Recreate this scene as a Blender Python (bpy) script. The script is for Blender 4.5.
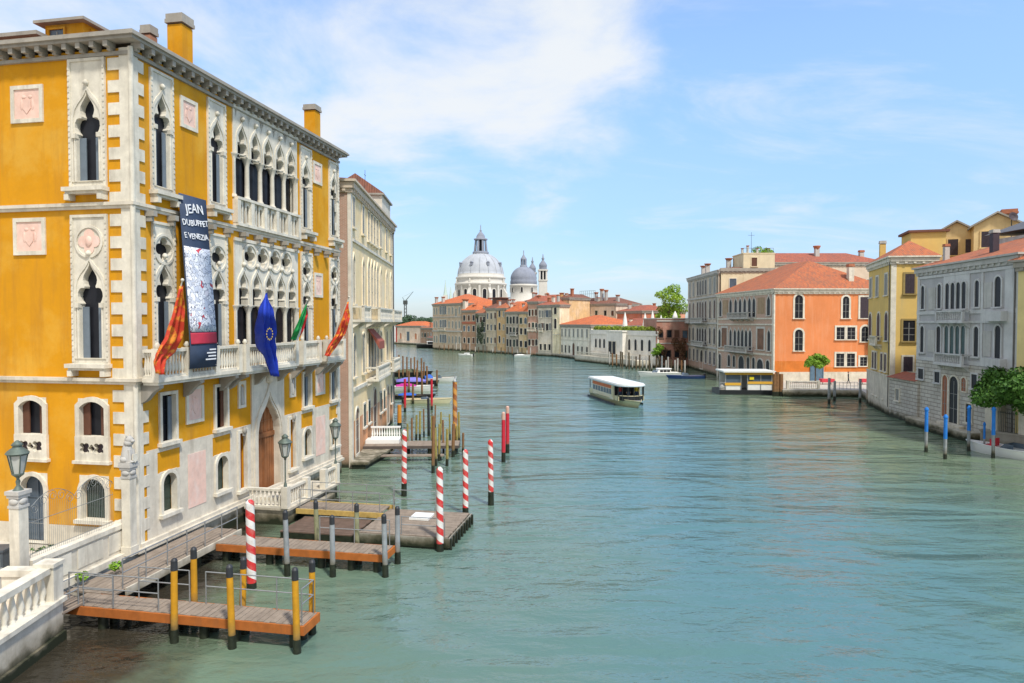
import bpy, bmesh, math, random
from mathutils import Vector, Matrix
from mathutils.geometry import tessellate_polygon
random.seed(11)
PI = math.pi
rad = math.radians
for o in list(bpy.data.objects):
    bpy.data.objects.remove(o)
scn = bpy.context.scene
COL = scn.collection

# ------------------------------------------------------------ camera
FPX, CX, CY, PITCH, EYE = 683.0, 512.0, 341.5, rad(1.6), 10.0
cam = bpy.data.cameras.new('camera')
cam.sensor_width = 36.0
cam.lens = FPX / 1024.0 * 36.0
cam.clip_end = 9000
cam.clip_start = 0.2
camo = bpy.data.objects.new('camera', cam)
camo.location = (0, 0, EYE)
camo.rotation_euler = (PI/2 - PITCH, 0, 0)
COL.objects.link(camo)
scn.camera = camo

# ------------------------------------------------------------ light
SUN_EL, SUN_AZ = rad(57), rad(148)       # azimuth clockwise from +Y
sd = Vector((math.sin(SUN_AZ)*math.cos(SUN_EL), math.cos(SUN_AZ)*math.cos(SUN_EL), math.sin(SUN_EL)))
sl = bpy.data.lights.new('sun', 'SUN')
sl.energy = 2.9
sl.angle = rad(5)
sl.color = (1.0, 0.955, 0.88)
so = bpy.data.objects.new('sun', sl)
so.rotation_euler = sd.to_track_quat('Z', 'Y').to_euler()
so.location = (60, -60, 80)
COL.objects.link(so)

world = bpy.data.worlds.new('World')
scn.world = world
world.use_nodes = True
nt = world.node_tree
nt.nodes.clear()
N = nt.nodes.new
L = nt.links.new
wout = N('ShaderNodeOutputWorld')
bg = N('ShaderNodeBackground')
bg.inputs['Strength'].default_value = 0.13
sky = N('ShaderNodeTexSky')
sky.sky_type = 'NISHITA'
sky.sun_disc = False
sky.sun_elevation = SUN_EL
sky.sun_rotation = SUN_AZ
sky.altitude = 0
sky.air_density = 1.0
sky.dust_density = 0.6
sky.ozone_density = 2.0
tc = N('ShaderNodeTexCoord')
def wmath(op, a, b=None, c=None):
    n = N('ShaderNodeMath'); n.operation = op
    for i, v in enumerate((a, b, c)):
        if v is None: continue
        if isinstance(v, (int, float)): n.inputs[i].default_value = v
        else: L(v, n.inputs[i])
    return n.outputs[0]
sep = N('ShaderNodeSeparateXYZ'); L(tc.outputs['Generated'], sep.inputs[0])
zz = wmath('MAXIMUM', wmath('ADD', sep.outputs['Z'], 0.22), 0.05)
cmb = N('ShaderNodeCombineXYZ')
L(wmath('DIVIDE', sep.outputs['X'], zz), cmb.inputs[0])
L(wmath('DIVIDE', sep.outputs['Y'], zz), cmb.inputs[1])
def wnoise(scale, detail, rough, off, dist=0.0, sx=1.0):
    mp = N('ShaderNodeMapping'); mp.inputs['Location'].default_value = off
    mp.inputs['Scale'].default_value = (sx, 1, 1)
    L(cmb.outputs[0], mp.inputs[0])
    n = N('ShaderNodeTexNoise'); n.inputs['Scale'].default_value = scale
    n.inputs['Detail'].default_value = detail; n.inputs['Roughness'].default_value = rough
    n.inputs['Distortion'].default_value = dist
    L(mp.outputs[0], n.inputs['Vector']); return n.outputs[0]
def wrange(v, a, b, lo=0.0, hi=1.0):
    n = N('ShaderNodeMapRange'); n.interpolation_type = 'SMOOTHSTEP'
    n.inputs[1].default_value = a; n.inputs[2].default_value = b
    n.inputs[3].default_value = lo; n.inputs[4].default_value = hi
    L(v, n.inputs[0]); return n.outputs[0]
def wdir(v, a, b):                        # closeness to a compass direction of the sky
    d = N('ShaderNodeVectorMath'); d.operation = 'DOT_PRODUCT'
    L(tc.outputs['Generated'], d.inputs[0]); d.inputs[1].default_value = Vector(v).normalized()
    return wrange(d.outputs['Value'], a, b)
big = wnoise(1.7, 10, 0.60, (3.2, 1.4, 0), 0.3)
wisp = wnoise(2.6, 7, 0.62, (7.7, 0.3, 0), 0.5, 0.45)
m1 = wdir((-0.10, 1.0, 0.42), 0.915, 0.99)      # the bank of cumulus up-canal to the left
m2 = wdir((-0.46, 1.0, 0.33), 0.86, 0.99)
mask = wmath('MULTIPLY', wmath('MAXIMUM', m1, m2), wrange(sep.outputs['Z'], 0.10, 0.30))
thr = wmath('ADD', big, wmath('MULTIPLY', mask, 0.27))
c1 = wmath('MULTIPLY', wrange(thr, 0.57, 0.92), 0.92)
c2 = wmath('MULTIPLY', wrange(wisp, 0.50, 0.78), 0.55)
lowband = wmath('MULTIPLY', wrange(sep.outputs['Z'], 0.0, 0.30, 1.0, 0.0), 0.22)
lw = wmath('MULTIPLY', lowband, wrange(wnoise(0.8, 5, 0.55, (1.1, 5.2, 0), 0.3), 0.25, 0.62))
back = wmath('MULTIPLY', wrange(wmath('MULTIPLY_ADD', sep.outputs['X'], 0.55, sep.outputs['Y']), 0.32, -0.30), wrange(big, 0.28, 0.50, 0.45, 0.95))   # unseen broken cloud added behind and left of the viewer as fill light
cf = wmath('MINIMUM', wmath('MAXIMUM', back, wmath('ADD', wmath('MAXIMUM', c1, c2), lw)), 0.93)
hs = N('ShaderNodeHueSaturation')
hs.inputs['Saturation'].default_value = 1.04
hs.inputs['Value'].default_value = 1.55
dim = wrange(sep.outputs['Z'], -0.02, 0.42, 0.0, 1.0)    # thinner haze glow at the horizon
dmix = N('ShaderNodeMix'); dmix.data_type = 'RGBA'
L(dim, dmix.inputs[0]); dmix.inputs[6].default_value = (0.40, 0.465, 0.60, 1); dmix.inputs[7].default_value = (1, 1, 1, 1)
tint = N('ShaderNodeVectorMath'); tint.operation = 'MULTIPLY'
L(sky.outputs[0], tint.inputs[0]); L(dmix.outputs[2], tint.inputs[1])
L(tint.outputs[0], hs.inputs['Color'])
mx = N('ShaderNodeMix'); mx.data_type = 'RGBA'
L(cf, mx.inputs[0]); L(hs.outputs[0], mx.inputs[6])
mx.inputs[7].default_value = (5.0, 5.15, 5.25, 1)
L(mx.outputs[2], bg.inputs['Color'])
L(bg.outputs[0], wout.inputs[0])

vs = scn.view_settings
vs.view_transform = 'Standard'
vs.look = 'None'
vs.gamma = 1
vs.use_curve_mapping = False
vs.exposure = 0.48

# ------------------------------------------------------------ measuring helpers
_F = Vector((0, math.cos(PITCH), -math.sin(PITCH)))
_U = Vector((0, math.sin(PITCH), math.cos(PITCH)))
def ray(px, py): return _F + Vector((1, 0, 0))*((px-CX)/FPX) + _U*((CY-py)/FPX)
def at(px, py, z=0.0):
    r = ray(px, py); t = (z-EYE)/r.z
    return Vector((r.x*t, r.y*t, z))
def atd(px, d): return ((px-CX)/FPX*d, d)
def zat(py, d):
    r = ray(512, py); return EYE + r.z/r.y*d

# ------------------------------------------------------------ mesh builder
class MB:
    def __init__(s): s.v = []; s.f = []; s.mi = []; s.sm = []; s.uv = {}
    def add(s, vs, fs, M=None, mi=0, sm=False):
        b = len(s.v)
        for v in vs:
            v = Vector(v)
            s.v.append(M @ v if M is not None else v)
        for f in fs:
            s.f.append([b+i for i in f]); s.mi.append(mi); s.sm.append(sm)
        return b
    def box(s, x0, x1, y0, y1, z0, z1, M=None, mi=0):
        s.add([(x0,y0,z0),(x1,y0,z0),(x1,y1,z0),(x0,y1,z0),(x0,y0,z1),(x1,y0,z1),(x1,y1,z1),(x0,y1,z1)],
              [(0,3,2,1),(4,5,6,7),(0,1,5,4),(1,2,6,5),(2,3,7,6),(3,0,4,7)], M, mi); return s
    def prism(s, outer, y0, y1, holes=(), M=None, mi=0):
        """polygon in the x-z plane pushed from y0 (front) to y1"""
        polys = [list(outer)] + [list(h) for h in holes]
        flat = [p for pl in polys for p in pl]
        tri = tessellate_polygon([[Vector((p[0], p[1], 0)) for p in pl] for pl in polys])
        n = len(flat)
        vs = [(p[0], y0, p[1]) for p in flat] + [(p[0], y1, p[1]) for p in flat]
        fs = []
        for t in tri:
            a, b, c = (Vector(flat[i]) for i in t)
            if abs((b-a).cross(c-a)) < 1e-9: continue
            if (b-a).cross(c-a) < 0: t = (t[0], t[2], t[1])
            fs.append(tuple(t)); fs.append(tuple(n+i for i in reversed(t)))
        k = 0
        for q, pl in enumerate(polys):
            ar = sum(pl[i][0]*pl[(i+1) % len(pl)][1]-pl[(i+1) % len(pl)][0]*pl[i][1] for i in range(len(pl)))
            ccw = ar > 0
            if q: ccw = not ccw
            for i in range(len(pl)):
                a, b = k+i, k+(i+1) % len(pl)
                fs.append((b, a, a+n, b+n) if ccw else (a, b, b+n, a+n))
            k += len(pl)
        s.add(vs, fs, M, mi); return s
    def vprism(s, poly, z0, z1, mi=0, M=None):
        """plan polygon (x,y) raised from z0 to z1"""
        n = len(poly)
        tri = tessellate_polygon([[Vector((p[0], p[1], 0)) for p in poly]])
        vs = [(p[0], p[1], z0) for p in poly] + [(p[0], p[1], z1) for p in poly]
        fs = []
        for t in tri:
            a, b, c = (Vector(poly[i][:2]) for i in t)
            if (b-a).cross(c-a) < 0: t = (t[0], t[2], t[1])
            fs.append(tuple(n+i for i in t)); fs.append(tuple(reversed(t)))
        ar = sum(poly[i][0]*poly[(i+1) % n][1]-poly[(i+1) % n][0]*poly[i][1] for i in range(n))
        for i in range(n):
            a, b = i, (i+1) % n
            fs.append((a, b, b+n, a+n) if ar > 0 else (b, a, a+n, b+n))
        s.add(vs, fs, M, mi); return s
    def tube(s, p, q, r0, r1=None, seg=8, M=None, mi=0, sm=True):
        p, q = Vector(p), Vector(q)
        r1 = r0 if r1 is None else r1
        d = (q-p).normalized()
        a = d.orthogonal().normalized() if abs(d.z) < .999 else Vector((1,0,0))
        b = d.cross(a)
        vs = []
        for c, r in ((p, r0), (q, r1)):
            for i in range(seg):
                t = 2*PI*i/seg
                vs.append(c + (a*math.cos(t)+b*math.sin(t))*r)
        s.add(vs, [(i, (i+1) % seg, seg+(i+1) % seg, seg+i) for i in range(seg)], M, mi, sm)
        s.add(vs[:seg], [tuple(reversed(range(seg)))], M, mi)
        s.add(vs[seg:], [tuple(range(seg))], M, mi)
        return s
    def path(s, pts, r, seg=6, mi=0, M=None):
        for a, b in zip(pts, pts[1:]): s.tube(a, b, r, r, seg, M, mi)
        return s
    def lathe(s, prof, c=(0,0,0), seg=12, M=None, mi=0, sm=True, squash=1.0, rot=0.0):
        c = Vector(c); vs = []
        for r, z in prof:
            for i in range(seg):
                t = 2*PI*i/seg + rot
                vs.append((c.x+r*math.cos(t), c.y+r*math.sin(t)*squash, c.z+z))
        fs = []
        for k in range(len(prof)-1):
            for i in range(seg):
                j = (i+1) % seg
                fs.append((k*seg+i, k*seg+j, (k+1)*seg+j, (k+1)*seg+i))
        s.add(vs, fs, M, mi, sm)
        s.add(vs[:seg], [tuple(reversed(range(seg)))], M, mi)
        s.add(vs[-seg:], [tuple(range(seg))], M, mi)
        return s
    def blob(s, c, r, M=None, mi=0, seg=8, rings=5):
        r = (r, r, r) if isinstance(r, (int, float)) else r
        prof = [(max(math.sin(PI*k/rings), 0.02), -math.cos(PI*k/rings)) for k in range(rings+1)]
        T = Matrix.Translation(c) @ Matrix.Diagonal((r[0], r[1], r[2], 1))
        s.lathe(prof, (0,0,0), seg, (M @ T) if M is not None else T, mi); return s
    def mesh(s, name, mats):
        me = bpy.data.meshes.new(name)
        me.from_pydata([tuple(v) for v in s.v], [], s.f)
        mats = mats if isinstance(mats, (list, tuple)) else [mats]
        for m in mats: me.materials.append(m)
        me.polygons.foreach_set('material_index', s.mi)
        me.polygons.foreach_set('use_smooth', s.sm)
        me.update()
        return me
    def build(s, name, mats, parent=None, M=None):
        return link(name, s.mesh(name, mats), parent, M)
def link(name, me, parent=None, M=None):
    o = bpy.data.objects.new(name, me)
    COL.objects.link(o)
    if parent is not None: o.parent = parent
    if M is not None: o.matrix_local = M
    return o
def tag(o, label=None, cat=None, group=None, kind=None):
    if label: o['label'] = label
    if cat: o['category'] = cat
    if group: o['group'] = group
    if kind: o['kind'] = kind
    return o
def thing(name, label, cat, loc=(0,0,0), rotz=0.0, group=None):
    o = bpy.data.objects.new(name, None)
    COL.objects.link(o)
    o.location = loc if len(loc) == 3 else (loc[0], loc[1], 0)
    o.rotation_euler = (0, 0, rotz)
    o.empty_display_size = 0.3
    return tag(o, label, cat, group)
def copy_tree(o, parent=None):
    c = o.copy(); COL.objects.link(c)
    if parent is not None: c.parent = parent
    for ch in list(o.children): copy_tree(ch, c)
    return c
def TR(x, y, z, rz=0.0): return Matrix.Translation((x, y, z)) @ Matrix.Rotation(rz, 4, 'Z')

# ------------------------------------------------------------ materials
def lin(r, g, b):
    f = lambda c: (c/255/12.92) if c/255 <= .04045 else ((c/255+.055)/1.055)**2.4
    return (f(r), f(g), f(b))
def nodes(name):
    m = bpy.data.materials.new(name); m.use_nodes = True
    t = m.node_tree
    return m, t, t.nodes['Principled BSDF']
def mixc(t, fac, a, b, mode='MIX'):
    n = t.nodes.new('ShaderNodeMix'); n.data_type = 'RGBA'; n.blend_type = mode
    for i, v in ((0, fac), (6, a), (7, b)):
        if isinstance(v, (int, float)): n.inputs[i].default_value = v
        elif isinstance(v, tuple): n.inputs[i].default_value = (*v[:3], 1)
        else: t.links.new(v, n.inputs[i])
    return n.outputs[2]
def noise(t, scale, detail=5, rough=.6, vec=None, vs=None, dist=0):
    n = t.nodes.new('ShaderNodeTexNoise')
    n.inputs['Scale'].default_value = scale; n.inputs['Detail'].default_value = detail
    n.inputs['Roughness'].default_value = rough; n.inputs['Distortion'].default_value = dist
    if vec is None: vec = geo(t)
    if vs:
        mp = t.nodes.new('ShaderNodeMapping'); mp.inputs['Scale'].default_value = vs
        t.links.new(vec, mp.inputs[0]); vec = mp.outputs[0]
    t.links.new(vec, n.inputs['Vector'])
    return n.outputs[0]
def geo(t):
    n = t.nodes.new('ShaderNodeNewGeometry'); return n.outputs['Position']
def ramp(t, v, a, b, lo=0.0, hi=1.0):
    n = t.nodes.new('ShaderNodeMapRange')
    for i, x in ((1, a), (2, b), (3, lo), (4, hi)): n.inputs[i].default_value = x
    t.links.new(v, n.inputs[0]); return n.outputs[0]
def bumpn(t, b, h, strength=.3, dist=.02):
    n = t.nodes.new('ShaderNodeBump'); n.inputs['Strength'].default_value = strength
    n.inputs['Distance'].default_value = dist
    t.links.new(h, n.inputs['Height']); t.links.new(n.outputs[0], b.inputs['Normal'])
def sc(c, k): return tuple(min(1.0, x*k) for x in c)
_mats = {}
def satu(c, k=1.3, g=1.0):
    l = .3*c[0]+.59*c[1]+.11*c[2]
    return tuple(max(.0, min(1, (l+(x-l)*k)*g)) for x in c)
def plain(name, c, rough=.6, metal=0.0, var=.12, scale=3.0, spec=.4, bump=0.0):
    if name in _mats: return _mats[name]
    m, t, b = nodes(name)
    if var:
        f = noise(t, scale, 5)
        t.links.new(mixc(t, ramp(t, f, .3, .7), sc(c, 1-var), sc(c, 1+var)), b.inputs['Base Color'])
        if bump: bumpn(t, b, noise(t, scale*6, 4), bump, .01)
    else: b.inputs['Base Color'].default_value = (*c, 1)
    b.inputs['Roughness'].default_value = rough; b.inputs['Metallic'].default_value = metal
    b.inputs['Specular IOR Level'].default_value = spec
    _mats[name] = m; return m
def plaster(name, c, stain=(.25,.22,.18), amount=.35, scale=.6, var=.14, tide=True, bump=.25, streak=(1.6,1.6,.18), rough=.88, fade=None):
    """weathered render or stone: cloudy tone, rain streaks, an algae tide-mark at the water"""
    if name in _mats: return _mats[name]
    m, t, b = nodes(name)
    col = mixc(t, ramp(t, noise(t, scale, 7, .65), .3, .7), sc(c, 1-var), sc(c, 1+var))
    fine = noise(t, 7, 4, .7)
    col = mixc(t, ramp(t, fine, .35, .75, 0, .14), col, sc(stain, 1.0))
    if fade: col = mixc(t, ramp(t, noise(t, .33, 8, .68), .47, .62, 0, .6), col, fade)
    st = noise(t, 1.0, 6, .62, None, streak)
    col = mixc(t, ramp(t, st, .50, .78, 0, amount), col, stain)
    if tide:
        sp = t.nodes.new('ShaderNodeSeparateXYZ'); t.links.new(geo(t), sp.inputs[0])
        wob = t.nodes.new('ShaderNodeMath'); wob.operation = 'MULTIPLY_ADD'
        t.links.new(noise(t, 1.3, 5), wob.inputs[0]); wob.inputs[1].default_value = -.9
        t.links.new(sp.outputs['Z'], wob.inputs[2])
        col = mixc(t, ramp(t, wob.outputs[0], .55, -.05, 0, .8), col, (.16,.13,.07))
        col = mixc(t, ramp(t, wob.outputs[0], .15, -.25, 0, .97), col, (.018,.024,.012))
    t.links.new(col, b.inputs['Base Color'])
    b.inputs['Roughness'].default_value = rough
    b.inputs['Specular IOR Level'].default_value = .2
    if bump: bumpn(t, b, fine, bump, .012)
    _mats[name] = m; return m
def brickmat(name, c1, c2, mortar, scale=1.0, amount=.3, stain=(.2,.17,.14)):
    if name in _mats: return _mats[name]
    m, t, b = nodes(name)
    tcn = t.nodes.new('ShaderNodeTexCoord')
    sp = t.nodes.new('ShaderNodeSeparateXYZ'); t.links.new(tcn.outputs['Object'], sp.inputs[0])
    ad = t.nodes.new('ShaderNodeMath'); ad.operation = 'ADD'
    t.links.new(sp.outputs['X'], ad.inputs[0]); t.links.new(sp.outputs['Y'], ad.inputs[1])
    cb = t.nodes.new('ShaderNodeCombineXYZ'); t.links.new(ad.outputs[0], cb.inputs[0]); t.links.new(sp.outputs['Z'], cb.inputs[1])
    br = t.nodes.new('ShaderNodeTexBrick'); t.links.new(cb.outputs[0], br.inputs['Vector'])
    br.inputs['Color1'].default_value = (*c1, 1); br.inputs['Color2'].default_value = (*c2, 1)
    br.inputs['Mortar'].default_value = (*mortar, 1); br.inputs['Scale'].default_value = scale
    br.inputs['Brick Width'].default_value = .5; br.inputs['Row Height'].default_value = .16; br.inputs['Mortar Size'].default_value = .02
    col = mixc(t, ramp(t, noise(t, .5, 7, .65), .42, .75, 0, amount), br.outputs[0], stain)
    col = mixc(t, ramp(t, noise(t, .8, 6, .6, None, (1,1,.3)), .5, .75, 0, amount), col, sc(mortar, 1.0))
    sz = t.nodes.new('ShaderNodeSeparateXYZ'); t.links.new(geo(t), sz.inputs[0])
    wob = t.nodes.new('ShaderNodeMath'); wob.operation = 'MULTIPLY_ADD'
    t.links.new(noise(t, 1.3, 5), wob.inputs[0]); wob.inputs[1].default_value = -.9
    t.links.new(sz.outputs['Z'], wob.inputs[2])
    col = mixc(t, ramp(t, wob.outputs[0], .55, -.05, 0, .8), col, (.16,.13,.07))
    col = mixc(t, ramp(t, wob.outputs[0], .15, -.25, 0, .97), col, (.018,.024,.012))
    t.links.new(col, b.inputs['Base Color'])
    b.inputs['Roughness'].default_value = .9
    _mats[name] = m; return m
def tiles(name, c1, c2, c3):
    """pantile roof: UV runs u along the eave, v up the slope (metres)"""
    if name in _mats: return _mats[name]
    m, t, b = nodes(name)
    uv = t.nodes.new('ShaderNodeUVMap')
    mp = t.nodes.new('ShaderNodeMapping'); mp.inputs['Scale'].default_value = (4.2, 2.2, 1); t.links.new(uv.outputs[0], mp.inputs[0])
    vo = t.nodes.new('ShaderNodeTexVoronoi'); vo.inputs['Scale'].default_value = 1.0; vo.inputs['Randomness'].default_value = .35
    t.links.new(mp.outputs[0], vo.inputs['Vector'])
    sp = t.nodes.new('ShaderNodeSeparateColor'); t.links.new(vo.outputs['Color'], sp.inputs[0])
    col = mixc(t, ramp(t, sp.outputs[0], .1, .9), c1, c2)
    col = mixc(t, ramp(t, sp.outputs[1], .72, .8, 0, .7), col, c3)
    col = mixc(t, ramp(t, noise(t, .35, 6, .6), .45, .75, 0, .55), col, c3)
    wv = t.nodes.new('ShaderNodeTexWave'); wv.inputs['Scale'].default_value = 1.4; wv.bands_direction = 'X'
    t.links.new(uv.outputs[0], wv.inputs['Vector'])
    col = mixc(t, ramp(t, wv.outputs['Fac'], .0, .35, .45, 0), col, sc(c1, .45))
    t.links.new(col, b.inputs['Base Color'])
    b.inputs['Roughness'].default_value = .9
    bumpn(t, b, wv.outputs['Fac'], .8, .06)
    _mats[name] = m; return m

M_stone = plaster('white stone', (.66,.60,.49), (.28,.235,.17), .68, 1.2, .18)
M_stone_clean = plaster('white stone trim', (.70,.65,.54), (.27,.235,.18), .62, 1.6, .17, tide=False, streak=(2.2,2.2,.3))
M_stone_grey = plaster('grey stone', (.50,.48,.44), (.16,.15,.14), .45, .9)
M_cornice = plaster('weathered cornice stone', (.36,.33,.28), (.12,.11,.09), .45, 1.2, tide=False)
M_yellow = plaster('ochre render', (.64,.288,.008), (.40,.18,.03), .7, .45, .09, tide=False, bump=.2, fade=(.68,.39,.06))
M_pinkmarble = plaster('pink marble', (.78,.52,.42), (.80,.72,.66), .7, 2.5, .12, tide=False, streak=(2,2,1))
M_glass = plain('dark window glass', (.018,.019,.024), .30, var=.3, scale=.7, spec=.15)
M_glassblue = plain('blue grey glass', (.085,.115,.15), .18, var=.25, scale=.9, spec=.35)
M_shutter_blue = plain('blue grey blinds', (.15,.185,.22), .6, var=.1)
M_shutter_brown = plain('brown shutter', (.11,.045,.025), .7, var=.2)
M_shutter_green = plain('dark green shutter', (.02,.045,.035), .6, var=.2)
M_shutter_grey = plain('grey shutter', (.27,.27,.25), .7, var=.15)
M_shutter_dark = plain('dark plum shutter', (.05,.035,.045), .6, var=.2)
M_door_wood = plain('brown door wood', (.26,.10,.035), .6, var=.3, scale=1.2)
M_iron = plain('galvanised rail', (.36,.37,.37), .45, .6, var=.1)
M_iron_dark = plain('dark iron', (.07,.08,.075), .5, .5, var=.15)
M_lamp_green = plain('verdigris lamp iron', (.12,.15,.125), .6, .3, var=.2, scale=6)
M_lampglass = plain('frosted lamp glass', (.46,.47,.43), .25, var=.08)
M_wood_deck = plaster('silver deck planks', (.28,.225,.175), (.12,.095,.075), .5, 2.0, .2, tide=False, streak=(5,.8,1))
M_wood_orange = plaster('orange fascia board', (.44,.135,.03), (.17,.075,.035), .65, 2.0, .2, tide=False)
M_pile_dark = plain('wet dark pile', (.02,.024,.014), .45, var=.5, scale=5, bump=.6)
M_pole_yellow = plaster('yellow painted pole', (.56,.27,.018), (.26,.14,.03), .45, 3.0, .15, streak=(6,6,.6))
M_pole_grey = plaster('grey weathered pole', (.30,.32,.33), (.12,.12,.11), .5, 3.0, .2, streak=(6,6,.6))
M_pole_olive = plaster('olive wooden pole', (.33,.27,.08), (.13,.11,.04), .5, 3.0, .25, streak=(6,6,.6))
M_pole_brown = plaster('brown wooden pole', (.25,.13,.06), (.10,.06,.04), .5, 3.0, .25, streak=(6,6,.6))
M_pole_red = plaster('red painted pole', (.58,.03,.05), (.30,.03,.04), .3, 3.0, .12)
M_pole_blue = plaster('blue painted pole', (.03,.20,.62), (.03,.12,.36), .3, 3.0, .12, tide=False)
M_cap = plain('black pole cap', (.03,.032,.036), .5, var=.2)
M_white_paint = plain('white boat paint', (.80,.80,.76), .35, var=.05, spec=.5)
M_cream_paint = plain('cream boat paint', (.76,.70,.46), .4, var=.06)
M_roof = tiles('orange pantiles', (.50,.155,.06), (.40,.12,.055), (.26,.115,.07))
M_roof_dark = tiles('brown pantiles', (.26,.10,.06), (.20,.085,.055), (.12,.065,.05))
M_roof_bright = tiles('bright orange pantiles', (.66,.17,.045), (.55,.14,.05), (.36,.11,.05))
M_roof_red = tiles('red pantiles', (.44,.125,.065), (.34,.10,.06), (.22,.09,.065))
def stripes(name, c1, c2, turns=1.0, pitch=.62, duty=.5):
    m, t, b = nodes(name)
    tcn = t.nodes.new('ShaderNodeTexCoord')
    sp = t.nodes.new('ShaderNodeSeparateXYZ'); t.links.new(tcn.outputs['Object'], sp.inputs[0])
    def mt(op, a, bb):
        n = t.nodes.new('ShaderNodeMath'); n.operation = op
        for i, v in ((0, a), (1, bb)):
            if isinstance(v, (int, float)): n.inputs[i].default_value = v
            else: t.links.new(v, n.inputs[i])
        return n.outputs[0]
    ang = mt('DIVIDE', mt('ARCTAN2', sp.outputs['Y'], sp.outputs['X']), 2*PI)
    ph = mt('FRACT', mt('ADD', mt('DIVIDE', sp.outputs['Z'], pitch), mt('MULTIPLY', ang, turns)), 0)
    st = mt('LESS_THAN', ph, duty)
    col = mixc(t, st, c1, c2)
    col = mixc(t, ramp(t, noise(t, 3, 8, .7), .46, .72, 0, .6), col, (.42,.33,.27))
    t.links.new(col, b.inputs['Base Color']); b.inputs['Roughness'].default_value = .55
    return m
M_stripe_rw = stripes('red and white spiral paint', (.78,.76,.72), (.62,.03,.03))
M_stripe_or = stripes('orange and brown spiral paint', (.62,.28,.03), (.30,.09,.02), 1.0, .9)

# ------------------------------------------------------------ outlines (x-z, centred, foot at z=0)
def arc(cx, cz, r, a0, a1, n):
    return [(cx+r*math.cos(rad(a0+(a1-a0)*i/n)), cz+r*math.sin(rad(a0+(a1-a0)*i/n))) for i in range(n+1)]
def outline(style, w, h):
    a = w/2
    if style == 'rect': return [(-a,0),(a,0),(a,h),(-a,h)]
    if style == 'arch':
        return [(-a,0),(a,0)] + arc(0, h-a, a, 0, 180, 12)
    if style == 'seg':
        r = (a*a+(.22*w)**2)/(2*.22*w); th = math.degrees(math.asin(a/r))
        return [(-a,0),(a,0)] + arc(0, h-r, r, 90-th, 90+th, 8)
    if style == 'gothic':
        hs = h-w*1.05
        k = [(1,0),(.98,.2),(.86,.42),(.62,.60),(.34,.74),(.12,.88),(0,1)]
        R = [(a*x, hs+(h-hs)*z) for x, z in k]
        return [(-a,0),(a,0)] + R + [(-x, z) for x, z in reversed(R[:-1])]
    if style == 'trefoil':
        hs = h-w*1.75
        k = [(1,0),(.9,.05),(1.06,.12),(1.16,.21),(1.12,.31),(.96,.39),(.74,.41),(.54,.40),(.50,.44),(.60,.50),(.66,.58),(.60,.67),(.44,.75),(.24,.83),(.08,.91),(0,1)]
        R = [(a*x, hs+(h-hs)*z) for x, z in k]
        return [(-a,0),(a,0)] + R + [(-x, z) for x, z in reversed(R[:-1])]
def quatrefoil(cx, cz, Rr, rot=0):
    a, r = Rr*.54, Rr*.46; out = []
    t = a/math.sqrt(2)*1.0
    # half angle of each lobe's visible arc
    d = (a + math.sqrt(max(2*r*r-a*a, 0)))/2            # cusp (d,d)
    th = math.degrees(math.atan2(d, d-a))
    for q in range(4):
        for x, z in arc(a, 0, r, -th, th, 7)[:-1]:
            c, s = math.cos(rad(90*q+rot)), math.sin(rad(90*q+rot))
            out.append((cx+x*c-z*s, cz+x*s+z*c))
    return out
def shift(pl, dx, dz): return [(x+dx, z+dz) for x, z in pl]
def ring(mb, style, w, h, t, y0, y1, dx=0, dz=0, foot=False, M=None, mi=0):
    o = outline(style, w+2*t, h+t*(1.0 if style in ('rect','arch','seg') else 1.25))
    i = outline(style, w, h)
    if foot: pass
    i = [(x, max(z, .012)) if not foot else (x, z+t) for x, z in i]
    mb.prism(shift(o, dx, dz), y0, y1, [shift(i, dx, dz)], M, mi)
    return mb
# ------------------------------------------------------------ architecture helpers
def grid_wall(mb, x0, x1, z0, z1, holes, th, M=None, mi=0, mir=None):
    """flat wall at y=0 with rectangular openings and their reveals (th deep)"""
    mir = mi if mir is None else mir
    holes = [(max(h[0],x0), min(h[1],x1), max(h[2],z0), min(h[3],z1)) for h in holes]
    holes = [h for h in holes if h[1] > h[0] and h[3] > h[2]]
    xs = sorted({x0, x1, *[h[0] for h in holes], *[h[1] for h in holes]})
    zs = sorted({z0, z1, *[h[2] for h in holes], *[h[3] for h in holes]})
    for a, b in zip(xs, xs[1:]):
        for c, d in zip(zs, zs[1:]):
            xm, zm = (a+b)/2, (c+d)/2
            if any(h[0] < xm < h[1] and h[2] < zm < h[3] for h in holes): continue
            mb.add([(a,0,c),(b,0,c),(b,0,d),(a,0,d)], [(0,1,2,3)], M, mi)
    for a, b, c, d in holes:
        mb.add([(a,0,c),(b,0,c),(b,th,c),(a,th,c)], [(0,3,2,1)], M, mir)
        mb.add([(a,0,d),(b,0,d),(b,th,d),(a,th,d)], [(0,1,2,3)], M, mir)
        mb.add([(a,0,c),(a,0,d),(a,th,d),(a,th,c)], [(0,1,2,3)][::-1], M, mir)
        mb.add([(b,0,c),(b,0,d),(b,th,d),(b,th,c)], [(0,3,2,1)], M, mir)
def baluster_row(mb, x0, x1, y, z0, h, n, r=.06, M=None, mi=0, rail=.16, seg=6):
    """turned balusters between a foot and a hand rail, along x"""
    mb.box(x0, x1, y-rail*.8, y+rail*.8, z0, z0+.10, M, mi)
    mb.box(x0, x1, y-rail, y+rail, z0+h-.12, z0+h, M, mi)
    prof = [(r*.8,0),(r*.55,.08),(r*1.15,.3),(r*.6,.6),(r*.5,.8),(r*.9,.9),(r*.9,1)]
    for i in range(n):
        x = x0+(x1-x0)*(i+.5)/n
        mb.lathe([(q, z0+.10+k*(h-.22)) for q, k in prof], (x, y, 0), seg, M, mi)
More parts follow.
